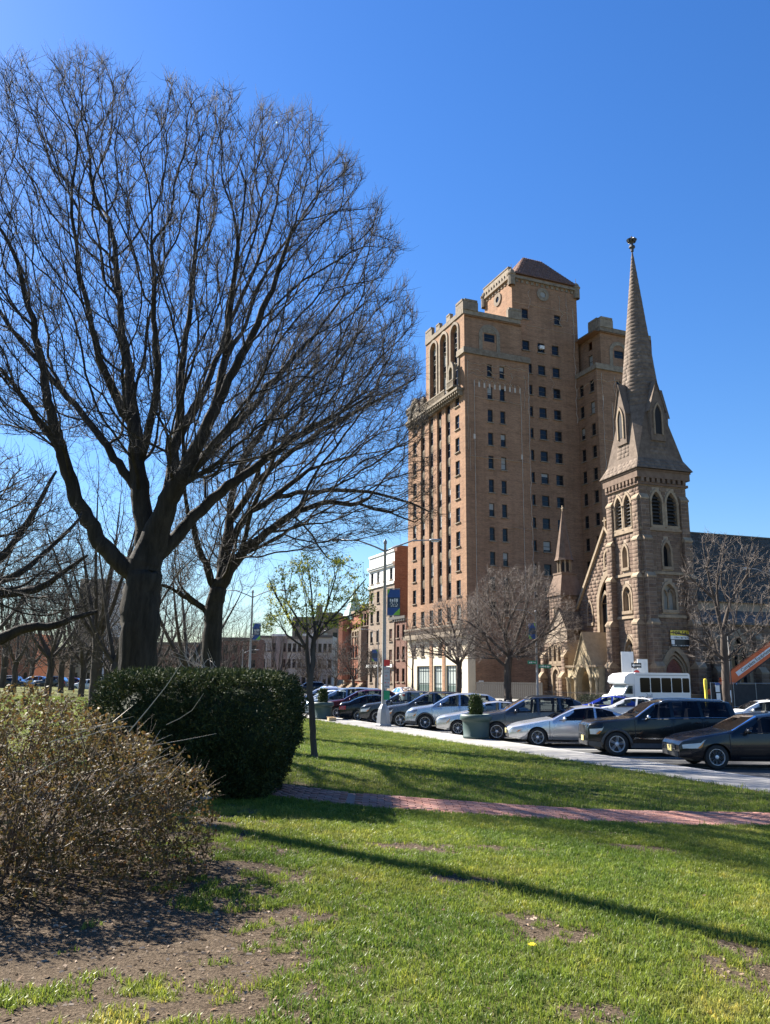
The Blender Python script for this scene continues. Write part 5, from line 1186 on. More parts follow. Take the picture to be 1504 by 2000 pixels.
# --- the great tree left of centre
YA = 23.0; g = at(270, 1330, YA); zA = lawn_z(g.x, YA); bA = (g.x, YA, zA-.1)
tr = [(bA[0], YA, bA[2]-.2, .60), (bA[0], YA, bA[2]+.3, .47)] + limb(YA, [(271,1250),(274,1190),(280,1130),(284,1100)], .42, .42)
lb = [tr,
 limb(YA, [(280,1135),(240,1105),(205,1070),(170,1015),(142,950),(122,890),(105,830),(92,770),(82,710),(68,640),(45,560),(20,480)], .27, .05, -1.5),
 limb(YA, [(284,1100),(283,1050),(276,980),(268,910),(263,840),(256,760),(246,690),(235,610),(228,530),(215,440)], .33, .04, .6),
 limb(YA, [(284,1110),(318,1075),(360,1030),(405,985),(460,940),(520,895),(585,850),(650,815),(710,780)], .24, .04, 1.2),
 limb(YA, [(284,1090),(318,1010),(345,950),(380,880),(420,800),(460,720),(505,630),(540,540),(570,450)], .28, .04, -1.8),
 limb(YA, [(318,1010),(335,930),(345,860),(352,780),(358,700),(372,600),(380,500),(390,390)], .20, .035, 2.0),
 limb(YA, [(276,980),(240,920),(210,870),(170,820),(120,760),(70,700),(20,640),(-30,560)], .15, .035, 1.5),
 limb(YA, [(345,950),(400,890),(470,820),(540,740),(610,660),(670,580)], .17, .03, 2.5),
 limb(YA, [(263,840),(220,760),(190,680),(170,590),(150,480),(140,370)], .15, .03, -2.0),
 limb(YA, [(268,910),(300,800),(305,700),(300,600),(295,480),(290,360)], .14, .03, -2.5),
 limb(YA, [(122,890),(80,830),(40,770),(0,720),(-50,660)], .12, .03, -2.0),
 limb(YA, [(420,800),(440,700),(450,600),(465,480),(480,360)], .13, .03, -3.0),
 limb(YA, [(345,860),(400,760),(440,650),(500,520),(540,400)], .13, .03, 3.0)]
polyA = [(-190,560),(-170,300),(-110,120),(-30,45),(30,25),(90,35),(150,15),(190,35),(230,55),(295,70),(345,85),(405,110),(455,105),(510,115),(575,155),(645,150),(690,215),(740,275),(785,330),(812,395),(840,455),(850,550),(868,600),(872,680),(868,745),(820,800),(740,850),(640,880),(520,920),(430,960),(350,960),(300,900),(230,900),(170,860),(110,900),(40,860),(-40,850),(-120,800)]
ptsA = crown_points(polyA, 8200, YA, 6.2, 3, (290, 800), .75)
make_tree('great_tree', 'largest bare tree with wide fan crown left of centre', None, bA, lb, ptsA, BK, bf=.56, seed=3, wob=.05, twigs=5, twig_len=.5, up=.6, twig_r=.0055, tip=.0065, expo=2.1)
# --- second tree behind it, long low limbs reaching right
YB_ = 29.5; g = at(415, 1320, YB_); bB = (g.x, YB_, lawn_z(g.x, YB_)-.1)
tr = [(bB[0], YB_, bB[2]-.2, .42), (bB[0], YB_, bB[2]+.4, .34)] + limb(YB_, [(415,1260),(417,1200),(425,1160),(430,1140)], .31, .29)
lb = [tr, limb(YB_, [(425,1160),(405,1110),(385,1060),(370,1010),(360,950)], .17, .06, -.8),
 limb(YB_, [(430,1140),(440,1080),(448,1020),(455,960),(480,890),(520,820)], .20, .05, .8),
 limb(YB_, [(430,1140),(470,1085),(520,1040),(570,1005),(630,982),(700,983),(760,1000),(810,1020)], .19, .03, -1.0),
 limb(YB_, [(440,1080),(480,1010),(530,975),(600,962),(680,958),(760,970),(840,1000)], .16, .03, 1.0),
 limb(YB_, [(448,1020),(500,940),(570,880),(650,830),(740,780),(810,740)], .15, .03, -2.0),
 limb(YB_, [(480,890),(540,800),(610,720),(680,650)], .12, .03, 1.5),
 limb(YB_, [(417,1200),(385,1180),(350,1158),(315,1143),(280,1140)], .13, .04, -.5),
 limb(YB_, [(570,1005),(610,1045),(640,1090),(690,1110)], .05, .012, -.5),
 limb(YB_, [(530,975),(600,920),(690,890),(790,870)], .10, .025, 2.0),
 limb(YB_, [(470,1085),(490,1000),(520,930),(560,850)], .11, .03, -2.5)]
polyB = [(300,1120),(330,1000),(380,860),(460,700),(560,600),(680,560),(790,600),(850,680),(875,760),(885,850),(890,930),(905,1005),(845,1045),(770,1050),(710,1080),(650,1110),(590,1080),(520,1110),(460,1110),(400,1130),(340,1180)]
ptsB = crown_points(polyB, 3700, YB_, 5.5, 5, (480, 980), .75)
make_tree('spreading_tree', 'bare tree with long arching limbs reaching right, second trunk', None, bB, lb, ptsB, BK, bf=.52, seed=5, wob=.05, twigs=4, twig_len=.6, up=.1, twig_r=.0058, tip=.0065, expo=2.1)
# --- tree whose trunk stands left of the frame, limbs coming in from the left
YC = 17.7; bC = (-12.9, YC, .64)
tr = [(bC[0], YC, .4, .55), (bC[0], YC, 1.2, .42), (bC[0], YC, 3.2, .36), (bC[0]+.1, YC, 4.6, .34), (bC[0], YC+.1, 7.5, .29), (bC[0]+.1, YC, 11, .21), (bC[0], YC, 15, .16), (bC[0]+.1, YC, 19, .12), (bC[0], YC, 22, .05)]
def CP3(*p): return [(x, y, z, r) for x, y, z, r in p]
def C_to(pts, r0, r1, dz): return [(bC[0], YC, 4.0, r0)] + limb(YC, pts, r0, r1, dz)
lb = [tr, C_to([(-180,1240),(-60,1262),(0,1248),(45,1228),(105,1222),(150,1205),(190,1195)], .17, .04, .5), C_to([(-120,1180),(0,1160),(70,1152),(120,1120),(170,1085)], .13, .03, -1),
 C_to([(-120,1130),(-30,1110),(15,1075),(55,1020),(85,965),(110,920)], .14, .03, 1), C_to([(-150,1150),(0,1135),(70,1095),(140,1030),(160,1000)], .11, .02, 1.5)]
polyC = [(-620,1150),(-650,700),(-560,350),(-400,150),(-230,250),(-120,600),(-30,850),(60,870),(130,930),(170,1020),(200,1090),(210,1190),(150,1250),(60,1230),(-20,1290),(-200,1260),(-400,1220)]
ptsC = np.concatenate([crown_points(polyC, 1100, YC, 5.0, 7, (-250, 950), .9), crown_points([(-40,860),(60,870),(130,930),(170,1020),(205,1090),(210,1190),(150,1235),(60,1215),(-40,1230)], 650, YC, 2.5, 8, (40, 1060), .9)])
make_tree('edge_tree', 'bare tree limbs entering from the left edge of the frame', None, bC, lb, ptsC, BK, bf=.5, seed=7, twigs=3, twig_len=.45, up=.25)
# --- generic bare trees for the park behind, built twice and copied
def generic_tree(name, label, group, h, spread, seed, mats, npts=1100, fork=.28, r=.3, twigs=2, twig_len=.6, up=.3, bf=.5, flat=1.0, twig_r=.006):
    rng = np.random.default_rng(seed); zf = h*fork; tr = [(0,0,-.3,r*1.5),(0,0,.4,r*1.1),(.05,0,zf*.5,r),(0,.05,zf,r*.9)]
    lb = [tr]; k = rng.integers(5, 8)
    for i in range(k):
        a = 2*math.pi*i/k+rng.uniform(-.3,.3); t = rng.uniform(.35,.95); L = []
        for s in np.linspace(0, 1, 5):
            rr = spread*.72*t*s**.8; L.append((rr*math.cos(a+s*.2), rr*math.sin(a+s*.2), zf*.97+(h*.85-zf)*s*(1.05-.45*t), r*.55*(1-s)+.03))
        lb.append(L)
    pts = []
    while len(pts) < npts:
        p = rng.uniform(-1, 1, (4000,3)); d = np.linalg.norm(p, axis=1); p = p[(d < 1) & (rng.random(4000) < .35+.65*d**2)]
        q = p*np.array([spread, spread, (h-zf)*.56]); q[:,2] += zf+(h-zf)*.48; q = q[q[:,2] > zf*(.8+.35*np.hypot(q[:,0], q[:,1])/spread*0)]; pts += list(q)
    return make_tree(name, label, group, (0,0,0), lb, np.array(pts[:npts]), mats, bf=bf, seed=seed, twigs=twigs, twig_len=twig_len, up=up, twig_r=twig_r)
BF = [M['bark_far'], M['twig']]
GP_ = 'bare trees of the park behind'
g1 = generic_tree('park_tree', '', GP_, 15, 6.5, 21, BF, 1400, .20, .25)
g2 = generic_tree('park_tree', '', GP_, 17, 6.0, 22, BF, 1400, .24, .24)
g3 = generic_tree('park_tree', '', GP_, 12, 5.5, 23, BF, 1100, .20, .19)
spots = [(g1, 95, 62, 0.9, .4, 'bare park tree with trunk near the left edge'), (g2, 186, 40, .80, 1.5, 'bare park tree just left of the great trunk, leaning'), (g3, 224, 37, .85, 2.6, 'forked bare park tree against the great trunk'),
         (g1, 366, 45, .75, 3.3, 'bare park tree between the two largest trunks'), (g3, 28, 75, 1.0, .9, 'slim bare tree at the far left of the park'), (g2, 140, 95, 1.0, 4.0, 'bare tree far back in the park, third from left'),
         (g1, 325, 110, .95, 5.0, 'bare tree far back seen between the large trunks'), (g3, 545, 105, .85, 1.1, 'small forked bare tree before the pale row houses'), (g2, 470, 130, .8, 2.2, 'distant bare tree before the brick block'),
         (g3, 255, 85, 1.1, 2.0, 'bare tree hidden behind the great trunk'), (g1, -60, 55, 1.0, 2.9, 'bare tree whose branches enter at far left'), (g2, 395, 150, .9, .2, 'far bare tree right of the second trunk'), (g3, 60, 120, 1.2, 5.5, 'far bare tree behind the parked cars at left'),
         (g1, 205, 140, 1.0, 1.9, 'far bare tree in front of the beige tower'), (g3, 620, 150, .7, 3.9, 'far small bare tree behind the young leafing tree'), (g2, 440, 90, .6, 4.4, 'slim bare tree just right of the second trunk'),
         (g1, 120, 78, .9, 3.1, 'bare tree mid-park behind the shrub'), (g2, 5, 98, 1.1, 1.0, 'tall bare tree at the left frame edge far back'), (g3, 300, 60, .9, 4.8, 'bare tree close behind the great trunk on its right'), (g1, 60, 160, 1.2, 2.4, 'farthest bare tree at left before the reddish building'), (g2, 345, 175, 1.0, 3.7, 'far bare tree in the gap between the large trunks'), (g3, 160, 66, 1.0, 5.9, 'bare tree left of the leaning park tree')]
used = set()
for src, px, Y, sc, rz, lab in spots:
    o = src if id(src) not in used else copy_tree(src); used.add(id(src)); q = at(px, 1330, Y)
    d = NV.x*q.x+NV.y*Y; o.location = (q.x, Y, lawn_z(q.x, Y) if d < WALK_D else 0); o.rotation_euler = (0, 0, rz); o.scale = (sc,)*3; o['label'] = lab
# --- street trees in front of the church and the tower, pale grey, sunlit
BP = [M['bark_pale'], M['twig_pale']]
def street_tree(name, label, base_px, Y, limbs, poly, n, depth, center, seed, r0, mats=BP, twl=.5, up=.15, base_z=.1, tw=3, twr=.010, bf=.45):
    g = at(base_px, 1335, Y); b = (g.x, Y, base_z); tr = [(b[0], Y, -.2, r0*1.4), (b[0], Y, .5, r0*1.05)] + limb(Y, limbs[0], r0, r0*.85); lb = [tr] + [limb(Y, L, r0*.55, .03, dz) for L, dz in limbs[1:]]
    return make_tree(name, label, None, b, lb, crown_points(poly, n, Y, depth, seed, center, .8), mats, bf=bf, seed=seed, twigs=tw, twig_len=twl, up=up, twig_r=twr, tip=.012)
street_tree('street_tree', 'broad pale bare tree in front of the brick tower', 992, 84, [[(992,1330),(992,1305),(995,1285)], ([(995,1285),(960,1250),(915,1215),(870,1205)], -2), ([(995,1285),(985,1240),(960,1190),(945,1130)], 1), ([(995,1285),(1015,1230),(1030,1170),(1035,1120)], 2), ([(995,1285),(1040,1255),(1080,1230),(1105,1225)], -2), ([(985,1240),(1010,1180),(990,1120)], -3)],
  [(862,1285),(880,1200),(915,1150),(945,1095),(985,1105),(1010,1090),(1060,1090),(1090,1130),(1125,1160),(1150,1215),(1140,1270),(1090,1290),(1040,1300),(990,1285),(930,1300)], 2600, 4.5, (1000,1240), 31, .36, twl=.75, up=-.05)
street_tree('street_tree', 'bare tree with low arching limbs before the cream shopfront', 895, 88, [[(896,1335),(896,1315),(897,1300)], ([(897,1300),(885,1270),(860,1245),(815,1225)], -1.5), ([(897,1300),(890,1250),(880,1210),(860,1170)], 1), ([(897,1300),(915,1265),(930,1230),(935,1180)], 1.5), ([(897,1300),(870,1280),(830,1275),(790,1265)], .5)],
  [(785,1290),(800,1230),(830,1190),(845,1165),(880,1160),(905,1150),(935,1165),(955,1200),(965,1260),(940,1290),(880,1285),(830,1285)], 1500, 3.5, (890,1250), 33, .30, twl=.7, up=.05)
street_tree('street_tree', 'upright bare tree in front of the church nave', 1417, 58, [[(1418,1345),(1416,1290),(1413,1245)], ([(1413,1245),(1395,1170),(1380,1110),(1372,1060)], -.5), ([(1413,1245),(1425,1180),(1455,1130),(1470,1060)], .8), ([(1413,1245),(1405,1200),(1400,1130),(1410,1070)], 1.5), ([(1416,1290),(1380,1260),(1340,1240),(1310,1235)], -1), ([(1416,1290),(1450,1260),(1490,1230)], -1), ([(1395,1170),(1350,1130),(1330,1080)], -1.5)],
  [(1335,1300),(1345,1215),(1310,1160),(1320,1110),(1340,1060),(1370,1020),(1410,1020),(1440,1035),(1475,1030),(1510,1060),(1540,1150),(1530,1250),(1480,1300),(1440,1300),(1400,1310),(1350,1300)], 850, 3.0, (1415,1210), 35, .24, twl=.55, up=.15, tw=2)
street_tree('street_tree', 'thin bare sapling by the corner of the cream shopfront', 805, 98, [[(806,1335),(806,1310),(806,1280)], ([(806,1280),(800,1240),(795,1210)], .5), ([(806,1280),(815,1250),(825,1220)], -.5)],
  [(775,1290),(780,1230),(800,1190),(830,1200),(840,1250),(830,1290)], 160, 2, (806,1260), 36, .12, tw=2, twl=.7)
# rounded twiggy shrubs-trees at the end of the street
for k, (px, Y, hpx, wpx, lab) in enumerate(((690, 118, 1228, 46, 'round dense bare tree before the townhouses'), (655, 135, 1245, 36, 'second round bare tree left of the townhouses'), (735, 125, 1262, 22, 'small bare shrub tree at the pale building door'), (600, 150, 1258, 30, 'bare tree before the row houses, furthest of the round ones'))):
    poly = [(px-wpx,1318),(px-wpx*.95,1280),(px-wpx*.6,hpx+14),(px,hpx),(px+wpx*.6,hpx+14),(px+wpx*.95,1280),(px+wpx,1318),(px,1326)]
    street_tree('round_tree', lab, px, Y, [[(px,1332),(px,1326)], ([(px,1326),(px-wpx*.4,1290)], -1), ([(px,1326),(px+wpx*.4,1285)], 1), ([(px,1326),(px,1270)], 0)], poly, 420, 3, (px,1320), 41+k, .22, mats=[M['bark_far'], M['twig']], tw=3, twl=.9, up=.4, twr=.012)
# --- the young tree with fresh leaves in the lawn
YE = 19.1; g = gp(613, 1500, .32); bE = (g.x, g.y, lawn_z(g.x, g.y)-.02); YE = g.y
tr = [(bE[0], YE, bE[2]-.1, .11), (bE[0], YE, bE[2]+.15, .066)] + limb(YE, [(612,1450),(610,1400),(605,1340),(601,1290),(599,1268)], .055, .042)
lb = [tr, limb(YE, [(599,1268),(580,1235),(560,1200),(540,1165),(525,1130)], .045, .012, -.4), limb(YE, [(605,1340),(612,1290),(613,1250),(615,1230),(610,1190),(605,1130),(600,1090)], .05, .012, .3),
 limb(YE, [(615,1240),(640,1215),(665,1190),(690,1160),(715,1130)], .035, .01, -.5), limb(YE, [(613,1250),(585,1215),(560,1175),(570,1120)], .035, .01, .7), limb(YE, [(615,1240),(640,1180),(655,1130),(665,1090)], .035, .01, .6), limb(YE, [(640,1215),(690,1200),(735,1185)], .025, .008, .4), limb(YE, [(599,1268),(560,1240),(530,1200)], .03, .01, .3)]
polyE = [(505,1230),(515,1160),(525,1100),(560,1075),(600,1070),(640,1062),(680,1070),(715,1095),(735,1140),(748,1190),(700,1225),(650,1240),(600,1235),(550,1240)]
ptsE = crown_points(polyE, 340, YE, 1.0, 51, (610, 1220), .8)
young = make_tree('young_tree', 'young slender tree leafing out yellow green in the lawn', None, bE, lb, ptsE, [M['bark_far'], M['twig']], bf=.5, seed=51, twigs=2, twig_len=.25, up=.3, tip=.004, twig_r=.003)
def leaf_cloud(pts, n, size, seed, spread=.08, flat=.6):
    rng = np.random.default_rng(seed); c = pts[rng.integers(0, len(pts), n)] + rng.normal(0, spread, (n,3)); a = rng.normal(0, 1, (n,3)); a /= np.linalg.norm(a, axis=1)[:,None]; b = np.cross(a, rng.normal(0, 1, (n,3))); b /= np.linalg.norm(b, axis=1)[:,None]; s = size*(.6+.8*rng.random(n))[:,None]
    nrm = np.cross(a, b); V = np.stack([c-a*s, c-a*s*.1+b*s*flat*.6+nrm*s*.12, c+a*s, c-a*s*.1-b*s*flat*.6+nrm*s*.12], 1).reshape(-1,3); F = np.arange(n*4).reshape(-1,4); return V, F
rngl = np.random.default_rng(9); cl_c = ptsE[rngl.integers(0, len(ptsE), 420)]; V, F = leaf_cloud(cl_c, 4300, .036, 61, .06)
link('leaves', fast_mesh('leaves', V-np.array(bE), F, M['young_leaf']), young)
# ---------------------------------------------------------------- hedge, shrub, grass
def yew_block(n, seed):
    """points, normals on a lumpy clipped block (unit: metres, centre of the base at the origin)"""
    rng = np.random.default_rng(seed); hx, hy, hz = 1.29, 1.5, 1.64; out = []; nr = []
    while len(out) < n:
        v = rng.normal(0, 1, 3); v /= np.linalg.norm(v); v[2] = abs(v[2])*.9+.0
        k = (abs(v[0])**10+abs(v[1])**10+abs(v[2])**10)**(-1/10); p = v*k
        p = np.array([p[0]*hx, p[1]*hy, p[2]*hz]); taper = .80+.20*smooth(0, .75, p[2]); p[0] *= taper; p[1] *= taper
        b = 1 + .08*mnoise.noise(Vector(p*2.1)) + .09*mnoise.noise(Vector(p*5.3)); p = p*np.array([b, b, 1+.03*mnoise.noise(Vector((p[0]*3, p[1]*3, 4)))])
        out.append(p); nr.append(np.array([v[0]**3/hx, v[1]**3/hy, v[2]**3/hz]))
    nr = np.array(nr); return np.array(out), nr/np.linalg.norm(nr, axis=1)[:,None]
YB0 = (YEW[0], YEW[1], lawn_z(*YEW)-.02)
hedge = thing('yew_hedge', 'dark green clipped yew hedge beside the brick path', 'hedge', YB0)
P, Nn = yew_block(28000, 5); rng = np.random.default_rng(6)
def sprigs(P, Nn, per, ln, wd, seed, inward=.14, upb=.45):
    rng = np.random.default_rng(seed); n = len(P); base = P - Nn*(rng.random(n)[:,None]**1.5)*inward; ax = Nn + rng.normal(0, .45, (n,3)); ax[:,2] += upb; ax /= np.linalg.norm(ax, axis=1)[:,None]
    Vs = []; 
    for k in range(per):
        f = (k+.5)/per; c = base + ax*ln*1.5*(f-.3); d = ax*.6 + rng.normal(0, .6, (n,3)); d /= np.linalg.norm(d, axis=1)[:,None]; s = np.cross(d, rng.normal(0, 1, (n,3))); s /= np.linalg.norm(s, axis=1)[:,None]+1e-9
        L = ln*(.6+.7*rng.random(n))[:,None]; Vs.append(np.stack([c, c+d*L*.5+s*wd, c+d*L, c+d*L*.5-s*wd], 1))
    V = np.concatenate(Vs).reshape(-1,3); return V, np.arange(len(V)).reshape(-1,4)
V, F = sprigs(P, Nn, 5, .058, .0085, 7, .16); link('foliage', fast_mesh('foliage', V, F, M['yew']), hedge)
core = MB(); Pc, _ = yew_block(10, 1)
ico = bmesh.new(); bmesh.ops.create_icosphere(ico, subdivisions=4, radius=1)
for v in ico.verts:
    q = v.co.copy(); q.z = max(q.z, 0)*.9 if q.z > 0 else 0
    k = (abs(q.x)**5+abs(q.y)**5+abs(q.z)**5+1e-9)**(-1/5) if q.length > .2 else 1; p = q*k; p = Vector((p.x*1.27, p.y*1.48, p.z*1.64)); t = .80+.20*smooth(0, .75, p.z); p.x *= t; p.y *= t
    v.co = p*.90*(1+.06*mnoise.noise(p*2.1))
    v.co.z = max(.03, v.co.z)
me = bpy.data.meshes.new('inner_core'); ico.to_mesh(me); ico.free(); me.materials.append(M['yew']); link('inner_growth', me, hedge)  # solid core in the leaf colour, blocks the view through the hedge
st = MB(); rs = random.Random(4)
for k in range(16):
    x, y = rs.uniform(-.9,.9), rs.uniform(-.7,.7); st.tube([(x*.7,y*.7,-.05),(x*.8,y*.8,.3),(x,y,.7)], [.03,.026,.02], 6)
st.build('stem', M['bark'], hedge)
# --- loose brown shrub in the near left corner
SB = (SHRUB[0]-.35, SHRUB[1], lawn_z(*SHRUB)-.03); rng = np.random.default_rng(12)
pts = []
while len(pts) < 3000:
    p = rng.uniform(-1, 1, 3); p[2] = rng.uniform(0, 1); rr = math.hypot(p[0], p[1])
    if rr < 1 and p[2] < 1.0-.45*rr**2.2 and rng.random() < .35+.65*max(rr, p[2]):
        x, y, z = p[0]*1.72, p[1]*1.35, p[2]*1.50
        z *= 1-.13*smooth(.2, 1.7, x); z += .05*mnoise.noise(Vector((x*2, y*2, 0)))
        if z > .06: pts.append((x, y, z))
pts = np.array(pts); stems = []
trk = [(0,0,-.08,.03),(0,0,.02,.028)]
lb = [trk]
for k in range(26):
    a = rng.uniform(0, 2*math.pi); r0 = rng.uniform(.0, .75); b = np.array([r0*math.cos(a), r0*.8*math.sin(a), 0.0]); e = b*1.75+np.array([rng.normal(0,.12), rng.normal(0,.12), rng.uniform(.7,1.25)])
    lb.append([(0,0,.0,.02),(b[0],b[1],.01,.014)]+[(*(b*(1-s)+e*s+np.array([0,0,.1*math.sin(s*3)])), .012*(1-s)+.004) for s in (.3,.6,1.0)])
lbw = [[(x+SB[0], y+SB[1], z+SB[2], r) for x, y, z, r in L] for L in lb]
shrub = make_tree('loose_shrub', 'straggly brown and olive shrub in the near left corner', None, SB, lbw, pts+np.array(SB), [M['shrub_twig'], M['shrub_twig']], bf=.35, seed=13, category='shrub', twigs=2, twig_len=.16, up=.2, tip=.0022, twig_r=.0017, wob=.05)
for c in shrub.children:
    if c.name.startswith('trunk'): c.name = 'stem'
outer = pts[(np.hypot(pts[:,0]/1.72, pts[:,1]/1.35)+pts[:,2]/1.5*.6) > .55]
V, F = leaf_cloud(np.concatenate([pts, outer, outer]), 37000, .017, 14, .03, .85); link('leaves', fast_mesh('leaves', V, F, M['shrub_leaf']), shrub)
lt = MB(); rs = random.Random(8)
for k in range(46):
    b = Vector((rs.uniform(-1.3,1.35), rs.uniform(-1.0,.6), rs.uniform(.55,1.2))); d = Vector((rs.uniform(.2,1.0), rs.uniform(-.4,.4), rs.uniform(-.02,.55))).normalized(); L = rs.uniform(.3,.62); cv = Vector((0,0,rs.uniform(-.12,.10)))
    lt.tube([b, b+d*L*.35+cv*.4, b+d*L*.7+cv*.6, b+d*L], [.0042,.0036,.003,.0015], 4, cap=False)
lt.build('pale_twigs', plain('bleached twigs', (.50,.40,.29), .6, .2, 3), shrub)
for tx_, ty_, nn_ in ((430, 1312, 15),):            # bleached canes behind the hedge
    cn = MB(); rs = random.Random(19)
    for k in range(24):
        a = at(395+rs.uniform(-25,40), 1312, 14.6); e = at(rs.uniform(330,425), rs.uniform(1245,1300), 14.6+rs.uniform(-.3,.3)); m = (a+e)/2+Vector((rs.uniform(-.1,.1),0,rs.uniform(0,.12))); cn.tube([Vector((a.x,14.8,.5)), a, m, e], [.006,.005,.004,.002], 4, cap=False)
    tag(cn.build('dry_canes', bpy.data.materials['bleached twigs']), 'bleached bare canes standing behind the yew hedge', 'canes')
# --- grass
def grass_clump(nb, h, seed, spread, lean=.5):
    rs = random.Random(seed); mb = MB()
    for k in range(nb):
        a = rs.uniform(0, 6.28); r = spread*math.sqrt(rs.random()); b = Vector((r*math.cos(a), r*math.sin(a), -.01)); t = rs.uniform(0, 6.28); hh = h*rs.uniform(.5, 1.15); l = lean*rs.uniform(.2, 1.2); w = .0022*rs.uniform(.8,1.6)*(h/.06)**.6
        d = Vector((math.cos(t), math.sin(t), 0)); s = Vector((-d.y, d.x, 0))*w; p1 = b+d*hh*l*.35+Vector((0,0,hh*.6)); p2 = b+d*hh*l+Vector((0,0,hh*(.95-.25*l)))
        mb.add([tuple(b-s), tuple(b+s), tuple(p1+s*.8), tuple(p1-s*.8), tuple(p2)], [(0,1,2,3),(3,2,4)])
    return mb.mesh('grass_clump', M['grass'])
def scatter(obj, clump_me, density, smin, smax, seed):
    """geometry-nodes scatter of a grass tuft over obj, weighted by its 'grassy' attribute"""
    src = bpy.data.objects.new('grass_tuft', clump_me)
    ng = bpy.data.node_groups.new('grass_scatter', 'GeometryNodeTree'); ng.interface.new_socket('Geometry', in_out='INPUT', socket_type='NodeSocketGeometry'); ng.interface.new_socket('Geometry', in_out='OUTPUT', socket_type='NodeSocketGeometry')
    n = ng.nodes; l = ng.links; gi = n.new('NodeGroupInput'); go = n.new('NodeGroupOutput')
    na = n.new('GeometryNodeInputNamedAttribute'); na.data_type = 'FLOAT'; na.inputs['Name'].default_value = 'grassy'
    mu = n.new('ShaderNodeMath'); mu.operation = 'MULTIPLY'; mu.inputs[1].default_value = density; l.new(na.outputs[0], mu.inputs[0])
    di = n.new('GeometryNodeDistributePointsOnFaces'); l.new(gi.outputs[0], di.inputs['Mesh']); l.new(mu.outputs[0], di.inputs['Density']); di.inputs['Seed'].default_value = seed
    oi = n.new('GeometryNodeObjectInfo'); oi.inputs['Object'].default_value = src; oi.inputs['As Instance'].default_value = True
    ip = n.new('GeometryNodeInstanceOnPoints'); l.new(di.outputs['Points'], ip.inputs['Points']); l.new(oi.outputs['Geometry'], ip.inputs['Instance'])
    rr = n.new('FunctionNodeRandomValue'); rr.data_type = 'FLOAT_VECTOR'; rr.inputs[0].default_value = (-.18,-.18,0); rr.inputs[1].default_value = (.18,.18,6.28); l.new(rr.outputs[0], ip.inputs['Rotation'])
    rs_ = n.new('FunctionNodeRandomValue'); rs_.data_type = 'FLOAT'; rs_.inputs[2].default_value = smin; rs_.inputs[3].default_value = smax; l.new(rs_.outputs[1], ip.inputs['Scale'])
    l.new(ip.outputs[0], go.inputs[0]); md = obj.modifiers.new('scatter', 'NODES'); md.node_group = ng
def grass_patch(name, x0, x1, y0, y1, nx, ny, thr, clump, density, smin, smax, seed, keep):
    xs = np.linspace(x0, x1, nx); ys = np.linspace(y0, y1, ny); vs = []; gs = []
    for y in ys:
        for x in xs:
            g = grassy(x, y) if keep(x, y) else 0; g = smooth(thr, thr+.45, g); vs.append((x, y, lawn_z(x, y)+.001)); gs.append(g)
    fs = [(j*nx+i, j*nx+i+1, (j+1)*nx+i+1, (j+1)*nx+i) for j in range(ny-1) for i in range(nx-1) if max(gs[j*nx+i], gs[j*nx+i+1], gs[(j+1)*nx+i], gs[(j+1)*nx+i+1]) > .01]
    me = bpy.data.meshes.new(name); me.from_pydata(vs, [], fs); me.materials.append(M['grass']); a = me.attributes.new('grassy', 'FLOAT', 'POINT'); a.data.foreach_set('value', gs)
    o = stuff(link(name, me)); scatter(o, clump, density, smin, smax, seed); return o
vis1 = lambda x, y: abs(x) < .52*y+.5 and abs(y-path_y(x)) > .66
o = grass_patch('grass', -4.6, 6.6, 3.6, 12.4, 200, 170, .14, grass_clump(16, .052, 1, .04), 520, .55, 1.5, 3, lambda x, y: vis1(x, y) and y < path_y(x)-.62); o['label'] = 'short mown grass of the near lawn'
o = grass_patch('grass', -5.0, 7.0, 3.6, 12.4, 90, 70, .55, grass_clump(7, .085, 2, .035, .8), 55, .6, 1.3, 4, lambda x, y: vis1(x, y) and y < path_y(x)-.62 and vnoise(x, y, .9, 11) > .05); o['label'] = 'longer grass tufts in the near lawn'
o = grass_patch('grass', -8, 13, 11.9, 46, 90, 130, .25, grass_clump(16, .07, 3, .09), 75, .7, 1.3, 5, lambda x, y: abs(x) < .55*y and y > path_y(x)+.66 and NV.x*x+NV.y*y < WALK_D-.05); o['label'] = 'mown grass between brick path and pavement'
o = grass_patch('grass', -36, -4, 14, 62, 60, 60, .2, grass_clump(12, .09, 4, .16), 16, .8, 1.5, 6, lambda x, y: x > -.58*y-2); o['label'] = 'grass of the park behind the hedge'
# --- litter, stones, flower
rng = np.random.default_rng(33); LV = []
for k in range(1500):
    x = rng.uniform(-4, 4.5); y = rng.uniform(3.8, 11.5)
    if not vis1(x, y) or (grassy(x, y) > .4 and rng.random() < .94): continue
    z = lawn_z(x, y)+rng.uniform(.006, .04 if grassy(x, y) > .5 else .012); s = rng.uniform(.008, .022); a = rng.uniform(0, 6.28); t = rng.normal(0, .35, 2)
    for dx, dy in ((-s,0),(0,-s*.5),(s,0),(0,s*.5)):
        X = dx*math.cos(a)-dy*math.sin(a); Y_ = dx*math.sin(a)+dy*math.cos(a); LV.append((x+X, y+Y_, z+X*t[0]+Y_*t[1]))
LV = np.array(LV); o = stuff(link('leaf_litter', fast_mesh('leaf_litter', LV, np.arange(len(LV)).reshape(-1,4), M['litter']))); o['label'] = 'dead leaves scattered over soil and grass'
rng = np.random.default_rng(34); LV = []                     # crumbs of soil and twig bits on the bare ground
